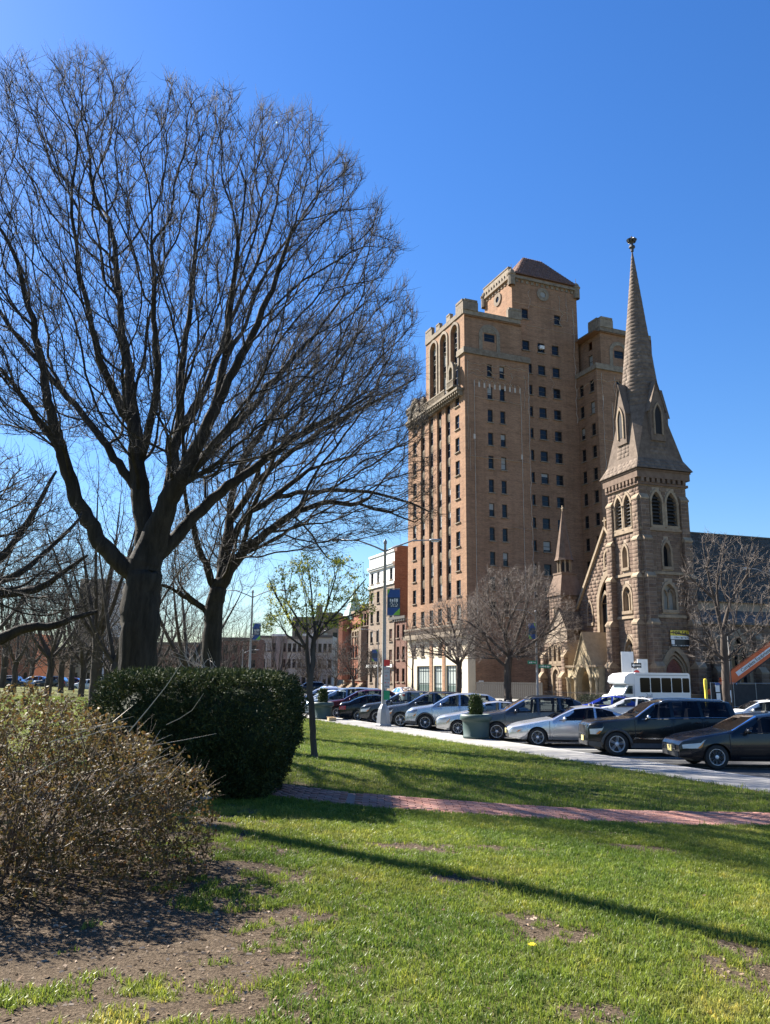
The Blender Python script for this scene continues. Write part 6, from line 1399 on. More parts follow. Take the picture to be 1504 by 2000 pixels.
for k in range(15000):
    x = rng.uniform(-3.6, 2.6); y = rng.uniform(3.9, 11.0)
    if not vis1(x, y) or grassy(x, y) > .42: continue
    s = rng.uniform(.002, .006); L = s*rng.uniform(1, 4); a = rng.uniform(0, 6.28); z = lawn_z(x, y); c, d = math.cos(a), math.sin(a)
    for dx, dy, dz in ((-L,-s,0),(L,-s,0),(L*.7,s,s*1.3),(-L*.7,s,s*1.3)): LV.append((x+dx*c-dy*d, y+dx*d+dy*c, z+dz+.002))
LV = np.array(LV); o = stuff(link('soil_crumbs', fast_mesh('soil_crumbs', LV, np.arange(len(LV)).reshape(-1,4), leaf_mat('soil crumbs', [(.10,.075,.055),(.20,.155,.11),(.30,.24,.18),(.15,.11,.08)], 0, .95, .1)))); o['label'] = 'loose soil crumbs and twig bits on bare ground'
def rock(px, py, sz, lab, seed):
    q = gp(px, py, .68); bm = bmesh.new(); bmesh.ops.create_icosphere(bm, subdivisions=2, radius=1)
    for v in bm.verts: v.co = Vector((v.co.x*sz[0], v.co.y*sz[1], v.co.z*sz[2]))*(1+.25*mnoise.noise(v.co*1.7+Vector((seed,0,0))))
    me = bpy.data.meshes.new('stone'); bm.to_mesh(me); bm.free(); me.materials.append(M['rock']); tag(link('stone', me, None, (q.x, q.y, lawn_z(q.x, q.y)+sz[2]*.5), .4), lab, 'stone')
rock(402, 1571, (.085,.05,.04), 'pale flat stone at the foot of the yew hedge', 1.0); rock(180, 1697, (.03,.03,.03), 'small grey stone under the brown shrub', 2.0)
q = gp(1040, 1867, .70); fl = thing('dandelion', 'single yellow dandelion flower in the near lawn', 'flower', (q.x, q.y, lawn_z(q.x, q.y)))
MB().tube([(0,0,0),(.003,0,.05)], .002, 5).build('stem', M['ivy'], fl); hd = MB(); rs = random.Random(2)
for ring, (n_, r_, zz) in enumerate(((14,.030,.052),(11,.022,.057),(7,.013,.061))):
    for k in range(n_):
        a = 2*math.pi*k/n_+ring*.3; hd.add([(0,0,zz-.004), (r_*.7*math.cos(a-.14), r_*.7*math.sin(a-.14), zz), (r_*math.cos(a), r_*math.sin(a), zz+.001), (r_*.7*math.cos(a+.14), r_*.7*math.sin(a+.14), zz)], [(0,1,2,3)])
hd.build('petals', flat('dandelion yellow', (.75,.62,.02)), fl)
# ---------------------------------------------------------------- cars
def make_wheel(r, w, style, n, mat, key):
    ty = MB().lathe([(r*.66,-w/2+.01),(r*.70,-w/2),(r*.93,-w/2+.01),(r,-w/2+.05),(r,w/2-.05),(r*.93,w/2-.01),(r*.70,w/2),(r*.66,w/2-.01)], 28, axis='Y')
    rm = MB(); ro = r*.67; f = w/2-.015
    rm.lathe([(ro,-w/2+.02),(ro*1.01,f),(ro*.93,f),(ro*.90,f-.03),(ro*.90,-w/2+.02)], 28, axis='Y')
    for k in range(n):
        a = 2*math.pi*k/n
        for off in ((-.09, .09) if style == 'double' else (0,)):
            p0 = Vector((ro*.16*math.cos(a), f-.012, ro*.16*math.sin(a))); p1 = Vector((ro*.95*math.cos(a+off), f-.008, ro*.95*math.sin(a+off)))
            d = (p1-p0).normalized(); s = Vector((0,1,0)).cross(d); wd0, wd1 = (ro*.085, ro*.075) if style != 'wide' else (ro*.13, ro*.19)
            if style == 'double': wd0, wd1 = ro*.05, ro*.045
            rm.add([tuple(p0-s*wd0), tuple(p0+s*wd0), tuple(p1+s*wd1), tuple(p1-s*wd1), tuple(p0-s*wd0-Vector((0,.03,0))), tuple(p0+s*wd0-Vector((0,.03,0))), tuple(p1+s*wd1-Vector((0,.03,0))), tuple(p1-s*wd1-Vector((0,.03,0)))], [(0,1,2,3),(3,2,1,0),(0,4,5,1),(1,5,6,2),(2,6,7,3),(3,7,4,0)])
    rm.lathe([(ro*.24,f-.03),(ro*.24,f-.004),(ro*.14,f+.004),(.001,f+.006)], 14, axis='Y')
    bk = MB().lathe([(ro*.92,f-.075),(.001,f-.075)], 24, axis='Y').lathe([(ro*.60,f-.07),(ro*.60,f-.055),(.001,f-.055)], 20, axis='Y')
    return smooth_angle(ty.mesh('tyre'+key, M['tyre'])), smooth_angle(rm.mesh('rim'+key, mat)), bk.mesh('brake'+key, M['rim_dark'])
CAR = {   # profile: (distance from front bumper, roofline height); belt; window panels (bottom0, bottom1, top0, top1)
 'sedan': dict(L=4.82, W=1.82, H=1.47, wb=2.77, fo=.93, r=.325, prof=[(0,.60),(.06,.72),(.35,.83),(1.25,.98),(1.42,1.02),(2.15,1.40),(2.7,1.47),(3.3,1.43),(3.75,1.28),(4.25,1.06),(4.7,1.02),(4.8,.92),(4.82,.6)], belt=[(0,.70),(1.2,.92),(4.0,.99),(4.82,.9)], ws=(1.40,2.18), rw=(3.42,4.22), win=[(1.62,2.72,2.30,2.76),(2.82,3.66,2.84,3.56)], seams=(1.30,2.77,3.72), handles=(2.55,3.50), hl=(.06,.62), tl=.42),
 'coupe': dict(L=4.82, W=1.79, H=1.41, wb=2.71, fo=.99, r=.325, prof=[(0,.52),(.06,.64),(.5,.78),(1.35,.93),(1.55,.96),(2.35,1.34),(2.9,1.41),(3.35,1.37),(3.8,1.22),(4.35,.99),(4.72,.94),(4.8,.85),(4.82,.55)], belt=[(0,.62),(1.3,.88),(4.1,.95),(4.82,.86)], ws=(1.55,2.38), rw=(3.45,4.28), win=[(1.78,3.02,2.48,3.02),(3.10,3.98,3.10,3.62)], seams=(1.42,3.10), handles=(2.85,), hl=(.05,.45), tl=.42),
 'suv': dict(L=4.58, W=1.83, H=1.68, wb=2.66, fo=.92, r=.355, prof=[(0,.66),(.05,.80),(.3,.98),(1.15,1.10),(1.3,1.14),(2.02,1.56),(2.5,1.66),(3.2,1.68),(3.9,1.62),(4.2,1.48),(4.42,1.10),(4.54,1.0),(4.58,.65)], belt=[(0,.82),(1.2,1.04),(4.0,1.12),(4.58,1.05)], ws=(1.28,2.06), rw=(4.08,4.45), win=[(1.50,2.50,2.18,2.52),(2.60,3.36,2.60,3.34),(3.44,4.06,3.42,3.86)], seams=(1.24,2.55,3.42), handles=(2.38,3.24), hl=(.05,.55), tl=.35),
 'boxy': dict(L=4.74, W=1.86, H=1.74, wb=2.78, fo=.84, r=.375, prof=[(0,.80),(.05,.98),(.25,1.06),(1.35,1.16),(1.5,1.20),(2.12,1.62),(2.5,1.71),(3.3,1.74),(4.3,1.72),(4.55,1.67),(4.67,1.2),(4.72,1.02),(4.74,.7)], belt=[(0,.92),(1.3,1.11),(4.2,1.17),(4.74,1.1)], ws=(1.47,2.16), rw=(4.50,4.68), win=[(1.66,2.56,2.24,2.58),(2.68,3.50,2.68,3.48),(3.60,4.44,3.58,4.36)], seams=(1.42,2.62,3.54), handles=(2.42,3.36), hl=(.04,.42), tl=.3),
 'van': dict(L=5.05, W=1.97, H=1.76, wb=3.0, fo=.95, r=.345, prof=[(0,.62),(.06,.78),(.3,.92),(.95,1.08),(1.08,1.12),(2.0,1.60),(2.5,1.72),(3.3,1.76),(4.5,1.70),(4.75,1.58),(4.95,1.1),(5.02,.95),(5.05,.6)], belt=[(0,.75),(1.0,1.02),(4.5,1.08),(5.05,1.0)], ws=(1.06,2.05), rw=(4.68,4.97), win=[(1.35,2.55,2.2,2.55),(2.65,3.70,2.65,3.70),(3.80,4.72,3.80,4.58)], seams=(1.2,2.6,3.75), handles=(2.45,2.85), hl=(.05,.62), tl=.3),
 'hatch': dict(L=4.2, W=1.76, H=1.55, wb=2.55, fo=.82, r=.31, prof=[(0,.58),(.06,.72),(.3,.86),(.95,1.0),(1.08,1.04),(1.85,1.45),(2.4,1.55),(3.1,1.53),(3.7,1.42),(4.0,1.05),(4.15,.95),(4.2,.6)], belt=[(0,.72),(1.0,.95),(3.7,1.03),(4.2,.95)], ws=(1.06,1.88), rw=(3.62,4.02), win=[(1.3,2.3,2.0,2.3),(2.4,3.15,2.4,3.15),(3.22,3.62,3.22,3.5)], seams=(1.1,2.35,3.2), handles=(2.15,3.0), hl=(.05,.5), tl=.3)}
def car(label, kind, color, wheel=('plain', 5, 'rim'), group='cars parked nose-in along the park', metal=.45, rails=False, cladding=False, chrome=False, plate=True, grille='bars', mirror=None, glass=None, sc=(1,1,1), name='parked_car', inter='cloth'):
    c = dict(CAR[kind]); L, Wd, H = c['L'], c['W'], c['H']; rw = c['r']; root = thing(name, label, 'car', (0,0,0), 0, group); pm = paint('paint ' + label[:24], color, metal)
    px, pz = zip(*c['prof']); bx, bz = zip(*c['belt'])
    xd = np.linspace(0, L, 400); td = np.interp(xd, px, pz); ker = np.hanning(13); ker /= ker.sum(); td = np.convolve(np.pad(td, 6, 'edge'), ker, 'valid')
    top = lambda x: float(np.interp(x, xd, td)); belt = lambda x: min(float(np.interp(x, bx, bz)), top(x)-.015)
    xw = (c['fo'], c['fo']+c['wb']); Ra = rw+.055
    def halfw(x):
        return Wd/2*(1-.26*max(0, 1-x/.75)**2.6-(.17 if kind in ('sedan','coupe') else .10)*max(0, 1-(L-x)/.5)**2.6)
    def zb(x):
        z = .24 + .07*max(0, 1-min(x, L-x)/.5)
        for q in xw:
            if abs(x-q) < Ra: z = max(z, rw-.02+math.sqrt(Ra*Ra-(x-q)**2))
        return z
    FR = (0, .12, .34, .60, .82, 1.0)
    def section(x):
        w, z0, b, t = halfw(x), zb(x), belt(x), top(x); z0 = min(z0, b-.05); h = max(0.0, t-b); cab = smooth(.04, .22, h); full0 = .24
        def yw(z):
            f = (z-full0)/(b-full0); return w*(.925+.075*min(1, max(0, f)/.35)**.7 - .035*max(0, f-.7)/.3*1.0)
        S = [(yw(z0+fr*(b-z0)), z0+fr*(b-z0)) for fr in FR]; yb = S[-1][0]
        wr = (yb-.05)*(1-cab) + (yb-.03-.36*h)*cab; zr = b + h*(.55*(1-cab)+.88*cab)
        S += [((yb-.012+wr)/2, (b+zr)/2+.004*cab), (wr, zr), (wr-.07-.02*cab, b+h*(.88*(1-cab)+.97*cab)), (wr*.5, t-.004), (0, t)]
        return S
    K = len(FR)+4; KB, KR = 5, 7
    def S(x, k):
        s = section(x); i = int(min(max(k, 0), K-1e-6)); f = k-i; a, b = s[i], s[min(i+1, K)]; return (a[0]+(b[0]-a[0])*f, a[1]+(b[1]-a[1])*f)
    xs = sorted(set([round(float(v), 4) for v in np.linspace(0, L, 84)] + [round(q+d, 4) for q in xw for d in np.linspace(-Ra, Ra, 19)] + [0.012, .03, L-.03, L-.012]))
    mb = MB(); rows = []
    for x in xs:
        s = section(x); row = [(L/2-x, y, z) for y, z in s] + [(L/2-x, -y, z) for y, z in s[:-1][::-1]]; rows.append(row)
    n = len(rows[0])
    for r in rows: mb.v.extend(r)
    for i in range(len(rows)-1):
        for j in range(n-1):
            xm = (xs[i]+xs[i+1])/2; jj = j if j < K else n-2-j            # leave the window openings open
            if jj in (KB, KB+1) and any(b0+(t0-b0)*(.25+.5*(jj-KB))+.02 < xm < b1+(t1-b1)*(.25+.5*(jj-KB))-.02 for b0, b1, t0, t1 in c['win']): continue
            if jj >= KR+1 and any(a+.06 < xm < b-.05 for a, b in (c['ws'], c['rw'])): continue
            mb.f.append((i*n+j, i*n+j+1, (i+1)*n+j+1, (i+1)*n+j)); mb.mi.append(0)
    for i, fl in ((0, False), (len(rows)-1, True)):
        for j in range(K):
            q = (i*n+j, i*n+j+1, i*n+n-2-j, i*n+n-1-j)
            if j == K-1: q = q[:3]
            mb.f.append(q[::-1] if not fl else q); mb.mi.append(0)
    body = link('body', smooth_angle(mb.mesh('body', pm), 38), root)
    def patch(x0, x1, k0, k1, side, off, nx=5, nk=3, xt=None, bow=0):
        """piece of surface between stations, lifted by off; xt = (x0,x1) at the upper edge"""
        m = MB(); xt = xt or (x0, x1); P = []
        for j in range(nk+1):
            f = j/nk; a = x0+(xt[0]-x0)*f; b = x1+(xt[1]-x1)*f
            for i in range(nx+1):
                x = a+(b-a)*i/nx; k = k0+(k1-k0)*f; y, z = S(x, k); y2, z2 = S(x, min(K, k+.05)); y1, z1 = S(x, max(0, k-.05)); t = Vector((0, y2-y1, z2-z1)); xa = S(x+.02, k); xb = S(x-.02, k); tx_ = Vector((-.04, xa[0]-xb[0], xa[1]-xb[1])); nn = tx_.cross(t)
                nn = nn.normalized() if nn.length > 1e-9 else Vector((0,1,0))
                if nn.y < 0 and nn.z < .5: nn = -nn
                if nn.z < 0 and abs(nn.y) < .3: nn = -nn
                p = Vector((L/2-x, y, z)) + nn*off; P.append((p.x, p.y*side, p.z))
        m.v = P; w = nx+1
        for j in range(nk):
            for i in range(nx):
                q = (j*w+i, j*w+i+1, (j+1)*w+i+1, (j+1)*w+i); m.f.append(q if side < 0 else q[::-1]); m.mi.append(0)
        return m
    gl = M[glass] if glass else M['car_glass']
    for s in (1, -1):
        for b0, b1, t0, t1 in c['win']:
            wnd = patch(b0, b1, KB+.05, KR-.04, s, .006, 8, 4, (t0, t1)).build('window', gl, root, True)
        fr_ = MB(); a, b = c['win'][0][0]-.02, c['win'][-1][1]+.02
        tube = [(lambda q: (L/2-x, s*(q[0]+.006), q[1]))(S(x, KB+.12)) for x in np.linspace(a, b, 14)]; fr_.tube(tube, .010, 5); fr_.build('window_trim', M['chrome'] if chrome else M['black_plastic'], root)
        sm_ = MB()
        for x in c['seams']:
            pts = [(lambda q: (L/2-x-.0*kk, s*(q[0]+.001), q[1]))(S(x + (.05 if kk < 1.5 and x > 3 else 0), kk)) for kk in np.linspace(.9, KB-.05, 8)]; sm_.tube(pts, .010, 4, cap=False)
        a, b = c['seams'][0], c['seams'][-1]; pts = [(lambda q: (L/2-x, s*(q[0]+.001), q[1]))(S(x, .9)) for x in np.linspace(a, b, 10) if min(abs(x-q) for q in xw) > Ra]; 
        if len(pts) > 1: sm_.tube(pts, .006, 4, cap=False)
        sm_.build('door_seams', M['black_plastic'], root)
        for x in c['handles']:
            y, z = S(x, 3.75); MB().box(-.095, .095, -.012, .022, -.016, .016).build('door_handle', pm if not chrome else M['chrome'], root, loc=(L/2-x, s*(y+.012), z))
        y, z = S(c['win'][0][0]+.12, KB); mm = MB()
        for t, rr in ((0,.35),(.25,.85),(.6,1.0),(.85,.85),(1,.4)): pass
        mm.lathe([(.001,-.10),(.055,-.09),(.075,-.03),(.078,.03),(.06,.085),(.001,.10)], 10, axis='Y'); mo = mm.build('mirror', mirror or pm, root, True, (L/2-c['win'][0][0]-.16, s*(y+.10), z+.07)); mo.scale = (.75, 1.15, .95)
        MB().bar((0,0,0), (0,-s*.12,-.05), .05, .03).build('bracket', M['black_plastic'], mo)
        h0, h1 = c['hl']; patch(h0+.02, h1-.14, 2.85, 3.95, s, .012, 8, 3, (h0+.01, h1+.04)).build('headlight', M['lamp_clear'], root, True)
        patch(h1-.20, h1-.13, 2.9, 3.5, s, .018, 2, 2, (h1-.10, h1-.02)).build('indicator', M['lamp_amber'], root, True)
        tz = c['tl']; patch(L-tz, L-.03, 2.9, 4.3, s, .012, 5, 3).build('tail_light', M['lamp_red'], root, True)
        if cladding:
            for q in xw:
                arc = MB(); P = []
                for i in range(15):
                    a = math.pi*(i/14); x = q-math.cos(a)*(Ra+.02); z = rw-.02+math.sin(a)*(Ra+.02); y = halfw(min(max(x,0),L)); P.append((L/2-x, s*(y*.99), z))
                arc.tube(P, .045, 6); arc.build('arch_trim', M['grey_plastic'], root, True)
            m = MB(); m.box(-(c['wb']/2-Ra), c['wb']/2-Ra, -.03, .02, -.07, .07); m.build('side_cladding', M['grey_plastic'], root, loc=(L/2-(xw[0]+xw[1])/2, s*Wd/2*.985, .33))
        if chrome:
            m = MB(); m.box(-(c['wb']/2-Ra-.1), c['wb']/2-Ra-.1, -.008, .012, -.02, .02); m.build('side_strip', M['chrome'], root, loc=(L/2-(xw[0]+xw[1])/2, s*Wd/2*.998, .55))
        if rails:
            P = [(lambda q: (L/2-x, s*(q[0]-.02), q[1]+(.05 if .08 < i/11 < .92 else .0)))(S(x, KR+.6)) for i, x in enumerate(np.linspace(c['ws'][1]+.15, c['rw'][0]-.1, 12))]; MB().tube(P, .018, 6).build('roof_rail', M['dark_metal'] if not chrome else M['chrome'], root, True)
    for (a, b), nm in ((c['ws'], 'windshield'), (c['rw'], 'rear_window')):
        m = MB()
        for s in (1, -1):
            q = patch(a+.02, b-.01, KR+.5, K, s, .006, 8, 6); k0 = len(m.v); m.v += q.v; m.f += [tuple(i+k0 for i in f) for f in q.f]; m.mi += q.mi
        # transpose: patch runs along k upward; fine as one pane
        m.build(nm, M['shield_glass'] if nm == 'windshield' else gl, root, True)
    x0 = L/2+.006; zt = top(.0); gr = MB()
    if grille == 'slots':
        gr.box(0,.03,-.52,.52,.60,.95); g_ = gr.build('grille', M['chrome'], root, loc=(x0-.02,0,0))
        for k in range(7): MB().box(.028,.036,-.47+k*.137,-.38+k*.137,.64,.91).build('slot', M['black_plastic'], g_)
    else:
        gr.box(0,.02,-.42,.42,zt-.16,zt-.02); g_ = gr.build('grille', M['black_plastic'], root, loc=(x0-.012,0,0)); b_ = MB()
        for k in range(2): b_.box(.018,.03,-.41,.41,zt-.14+k*.06,zt-.12+k*.06)
        b_.build('grille_bar', M['chrome'], g_); MB().lathe([(.001,0),(.055,0),(.05,.02),(.001,.022)], 14).build('badge', M['chrome'], g_).matrix_local = Matrix.Translation((.02,0,zt-.085)) @ Matrix.Rotation(R(90), 4, 'Y')
    MB().box(-.02,.014,-.62,.62,.30,.44).build('lower_intake', M['black_plastic'], root, loc=(L/2,0,0))
    for s in (1, -1): patch(.02, .72, .05, .9 if not cladding else 1.5, s, .012, 8, 2).build('bumper', M['grey_plastic'] if cladding else pm, root, True); patch(L-.62, L-.02, .05, 1.2, s, .012, 6, 2).build('rear_bumper', M['grey_plastic'] if cladding else pm, root, True)
    if plate: MB().box(0,.02,-.155,.155,-.078,.078).build('number_plate', M['plate'], root, loc=(L/2+.012,0,.50))
    MB().box(-.02,0,-.155,.155,-.078,.078).build('number_plate', M['plate'], root, loc=(-L/2-.012,0,.72))
    ub = MB().box(-L/2+.35, L/2-.35, -Wd/2+.26, Wd/2-.26, .20, .62)
    for q in xw: ub.box(L/2-q-Ra, L/2-q+Ra, -Wd/2+.23, Wd/2-.23, .3, rw+Ra)
    ub.build('underbody', M['black_plastic'], root)
    hr = c['win'][0][3]; bl_ = belt(hr); cabx = L/2-c['ws'][0]; endx = L/2-c['rw'][0]
    MB().box(endx+.05, cabx-.15, -Wd/2+.16, Wd/2-.16, .60, bl_-.22).build('interior_floor', M['black_plastic'], root)
    MB().prism([(cabx-.02, bl_-.2), (cabx-.02, bl_-.02), (cabx-.38, bl_+.02), (cabx-.55, bl_-.06), (cabx-.5, bl_-.2)], lambda a, b, d: (a, d, b), -Wd/2+.17, Wd/2-.17).build('dashboard', M['black_plastic'], root)
    def seat_mesh(w):
        m = MB().box(-.25,.25,-w,w,-.32,-.16).prism([(-.20,-.2),(-.30,.32),(-.40,.34),(-.36,-.2)], lambda a, b, d: (a, d, b), -w, w)
        for yy in ((0,) if w < .4 else (-.35,.35)): m.prism([(-.325,.37),(-.31,.55),(-.40,.56),(-.41,.37)], lambda a, b, d: (a, yy+d, b), -.12, .12)
        return m.mesh('seat', M[inter])
    sm1, sm2 = seat_mesh(.24), seat_mesh(Wd/2-.28); xf_ = L/2-(c['win'][0][3]-.12)
    for yy in (.36, -.36): link('seat', sm1, root, (xf_+.12, yy, bl_-.02))
    link('rear_seat', sm2, root, (max(endx+.55, xf_-.78), 0, bl_-.04))
    sw = MB(); sw.tube([(.19*math.cos(t)*.35, .19*math.sin(t), .19*math.cos(t)) for t in np.linspace(0, 2*math.pi, 15)], .014, 5, cap=False); sw.build('steering_wheel', M['black_plastic'], root, True, (xf_+.62, .36, bl_+.04))
    ty, rm, bk = make_wheel(rw, .215, wheel[0], wheel[1], M[wheel[2]], '')
    for q in xw:
        for s in (1, -1):
            w = link('wheel', ty, root, (L/2-q, s*(Wd/2-.115), rw), 0 if s > 0 else math.pi); w.rotation_euler[1] = random.uniform(0, 6.28); link('rim', rm, w); link('brake_disc', bk, w)
    root.scale = sc; root['_w'] = (L/2-c['fo'], Wd/2-.115); root['_r'] = L/2-c['fo']-c['wb']
    return root
def park(root, px, py, head=HEAD, rear=False, side=1):
    """set the near front (or rear) wheel's ground point at a surveyed spot"""
    g = gp(px, py, 0.0); lx = root['_r'] if rear else root['_w'][0]; ly = root['_w'][1]*side; a = R(head)
    root.location = (g.x-(lx*math.cos(a)-ly*math.sin(a)), g.y-(lx*math.sin(a)+ly*math.cos(a)), 0); root.rotation_euler = (0, 0, a)
    for k in ('_w', '_r'): del root[k]
    return root
def drop(root, x, y, head):
    root.location = (x, y, 0); root.rotation_euler = (0, 0, R(head))
    for k in ('_w', '_r'):
        if k in root.keys(): del root[k]
    return root
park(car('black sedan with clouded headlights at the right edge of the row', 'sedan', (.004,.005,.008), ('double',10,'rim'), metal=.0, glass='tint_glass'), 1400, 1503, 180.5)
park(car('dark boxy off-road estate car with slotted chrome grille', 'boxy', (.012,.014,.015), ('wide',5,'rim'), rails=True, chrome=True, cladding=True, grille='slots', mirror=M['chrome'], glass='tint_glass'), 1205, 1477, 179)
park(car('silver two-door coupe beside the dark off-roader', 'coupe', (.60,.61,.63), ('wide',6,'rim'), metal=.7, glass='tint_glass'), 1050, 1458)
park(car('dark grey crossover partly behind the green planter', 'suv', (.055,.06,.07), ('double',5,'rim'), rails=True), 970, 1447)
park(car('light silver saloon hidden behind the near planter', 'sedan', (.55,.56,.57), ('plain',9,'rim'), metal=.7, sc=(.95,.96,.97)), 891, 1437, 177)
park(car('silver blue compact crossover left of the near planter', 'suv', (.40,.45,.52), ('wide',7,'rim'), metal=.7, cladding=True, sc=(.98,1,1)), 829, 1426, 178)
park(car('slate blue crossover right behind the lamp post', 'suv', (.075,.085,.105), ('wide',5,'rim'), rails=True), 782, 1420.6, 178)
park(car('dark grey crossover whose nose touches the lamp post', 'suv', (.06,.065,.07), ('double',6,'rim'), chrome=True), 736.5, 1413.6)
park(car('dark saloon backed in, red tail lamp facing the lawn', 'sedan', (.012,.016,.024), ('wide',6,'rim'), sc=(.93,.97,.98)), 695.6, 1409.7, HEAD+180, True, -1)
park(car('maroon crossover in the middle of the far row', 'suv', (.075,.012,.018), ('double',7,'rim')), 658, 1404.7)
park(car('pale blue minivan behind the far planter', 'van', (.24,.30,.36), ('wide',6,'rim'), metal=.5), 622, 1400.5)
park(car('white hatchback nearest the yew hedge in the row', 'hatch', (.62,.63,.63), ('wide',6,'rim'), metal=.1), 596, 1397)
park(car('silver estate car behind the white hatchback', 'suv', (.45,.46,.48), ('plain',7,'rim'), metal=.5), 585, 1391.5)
GT = 'cars on the street beyond the parked row'
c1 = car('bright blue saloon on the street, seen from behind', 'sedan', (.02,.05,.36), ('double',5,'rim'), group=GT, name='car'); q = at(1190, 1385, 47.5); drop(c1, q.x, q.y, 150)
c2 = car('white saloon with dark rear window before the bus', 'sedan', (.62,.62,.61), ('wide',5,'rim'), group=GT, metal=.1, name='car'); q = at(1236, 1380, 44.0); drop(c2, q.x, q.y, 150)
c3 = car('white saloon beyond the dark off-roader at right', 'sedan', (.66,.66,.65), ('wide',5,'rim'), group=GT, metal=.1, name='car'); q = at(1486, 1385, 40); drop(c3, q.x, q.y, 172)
c4 = copy_tree(c2); c4['label'] = 'white car on the far kerb before the cream shopfront'; q = at(786, 1345, 82); c4.location = (q.x, q.y, 0); c4.rotation_euler = (0, 0, R(113))
c5 = copy_tree(c3); c5['label'] = 'white saloon far down the street behind the silver estate'; q = at(640, 1350, 88); c5.location = (q.x, q.y, 0); c5.rotation_euler = (0, 0, R(113))
srcs = [o for o in scene.objects if o.parent is None and o.name.startswith('parked_car')]
far = [(30,112,0,'black'),(62,118,5,'silver'),(98,116,3,'white'),(128,128,2,'grey'),(150,126,9,'red'),(168,112,11,'white'),(186,122,4,'blue grey'),(205,114,7,'slate'),(222,120,12,'silver'),(12,126,6,'dark'),(600,112,1,'dark'),(622,118,8,'black')]
ords = ['first','second','third','fourth','fifth','sixth','seventh','eighth','ninth','tenth']
for k, (px, Y, i, nm) in enumerate(far):
    o = copy_tree(srcs[i % len(srcs)]); q = at(px, 1345, Y); o.location = (q.x, q.y, .0 if px > 300 else lawn_z(q.x, q.y)-.25); o.rotation_euler = (0, 0, R(random.choice((172, 184, 352)))); o.name = 'car'; o['group'] = 'distant cars at the park edge'
    o['label'] = ('far parked car %s from the left frame edge beyond the park lawn' % ords[sorted(p[0] for p in far[:10]).index(px)]) if k < 10 else ('far dark car behind the young tree, %s one' % ('left' if k == 10 else 'right'))
# ---------------------------------------------------------------- street furniture, bus, works
def banner_panel(o, w, h, x0, z0, key):
    """street banner: blue, navy, blue/green fields with pale lettering"""
    b = MB().box(x0, x0+w, -.008, .008, z0, z0+h).build('banner', M['navy_banner'], o)
    MB().box(x0+.01, x0+w-.01, -.013, .013, z0+h*.69, z0+h-.01).build('field', M['blue_banner'], b); MB().box(x0+.01, x0+w-.01, -.013, .013, z0+.01, z0+h*.29).build('field', M['blue_banner'], b)
    for s in (-1, 1): MB().add([(x0+w*.45, s*.017, z0+.012), (x0+w-.012, s*.017, z0+.012), (x0+w-.012, s*.017, z0+h*.28)], [(0,1,2) if s < 0 else (2,1,0)]).add([(x0+.012, s*.017, z0+h*.75), (x0+.22*w, s*.017, z0+h-.012), (x0+.012, s*.017, z0+h-.012)], [(0,1,2) if s < 0 else (2,1,0)]).build('corner', M['green_banner'], b)
    for k, (hh, ww) in enumerate(((.13, .62), (.045, .5), (.045, .62), (.045, .6))): link('lettering', scribble(w*ww, h*hh, M['white_sign'], 3+k), b, (x0+w*.52, -.018, z0+h*(.585, .475, .415, .355)[k]))
    MB().bar((0,0,z0+h+.03), (x0+w,0,z0+h+.03), .03).bar((0,0,z0-.03), (x0+w,0,z0-.03), .03).build('bracket', M['pole'], o)
def lamp_post(label, loc, rz, h=8.6, arms=(1, -1), banner=None, alen=2.2, r=.10, base=True, name='lamp_post'):
    o = thing(name, label, 'lamp post', loc, rz); pm = M['pole_paint']
    if base: MB().lathe([(.40,0),(.40,.06),(.36,.10),(.30,.62),(.26,.78),(.16,.95),(r*1.15,1.0)], 8, a0=math.pi/8).build('base', pm, o)
    MB().lathe([(r*1.1,.9 if base else 0),(r*.95,3),(r*.62,h),(r*.9,h+.02),(r*.9,h+.15),(.001,h+.28)], 12).build('pole', pm, o, True)
    for s in arms:
        P = [(0,0,h-.35),(s*.5,0,h-.12),(s*alen*.6,0,h+.18),(s*alen,0,h+.22)]; a = MB().tube(P, [.045,.04,.035,.03], 8).build('arm', pm, o, True)
        MB().lathe([(.02,-.05),(.09,0),(.12,.15),(.11,.38),(.05,.55),(.001,.6)], 10).build('lamp_head', M['pole'], a, True).matrix_local = Matrix.Translation((s*alen,0,h+.22)) @ Matrix.Rotation(R(90*s), 4, 'Y') @ Matrix.Scale(.55, 4, (1,0,0))
        MB().box(s*alen+s*.08-.0, s*alen+s*.4, -.06, .06, h+.13, h+.16).build('lens', M['white_sign'], a) if s > 0 else MB().box(s*alen+s*.4, s*alen+s*.08, -.06, .06, h+.13, h+.16).build('lens', M['white_sign'], a)
    if banner: banner_panel(o, *banner)
    return o
q = gp(749, 1418, .12); lp = lamp_post('tall grey lamp post with two arms and blue banner by the kerb', (q.x, q.y, q.z), R(-2), banner=(.62, 1.25, .12, 5.15, 'a'))
sg = thing('sign_strip', 'parking signs strapped to the tall lamp post', 'sign', (q.x+.02, q.y-.13, .12), R(-2))
MB().box(-.02,.26,-.01,.01,2.75,3.05).build('red_plate', M['red_sign'], sg); MB().box(-.02,.26,-.01,.01,1.72,2.72).build('white_plate', M['grey_sign'], sg); MB().box(-.02,.26,-.01,.01,1.2,1.62).build('green_plate', M['green_sign'], sg)
for k in range(6): link('lettering', scribble(.2, .045, M['black_sign'] if k % 2 else M['red_sign'], 11+k), sg, (.12,-.014,2.62-.16*k))
q = ds(15.2, 62, .12); lamp_post('farther lamp post with banner left of the young tree', (q.x, q.y, q.z), R(-5), banner=(.62, 1.25, .12, 5.0, 'b'))
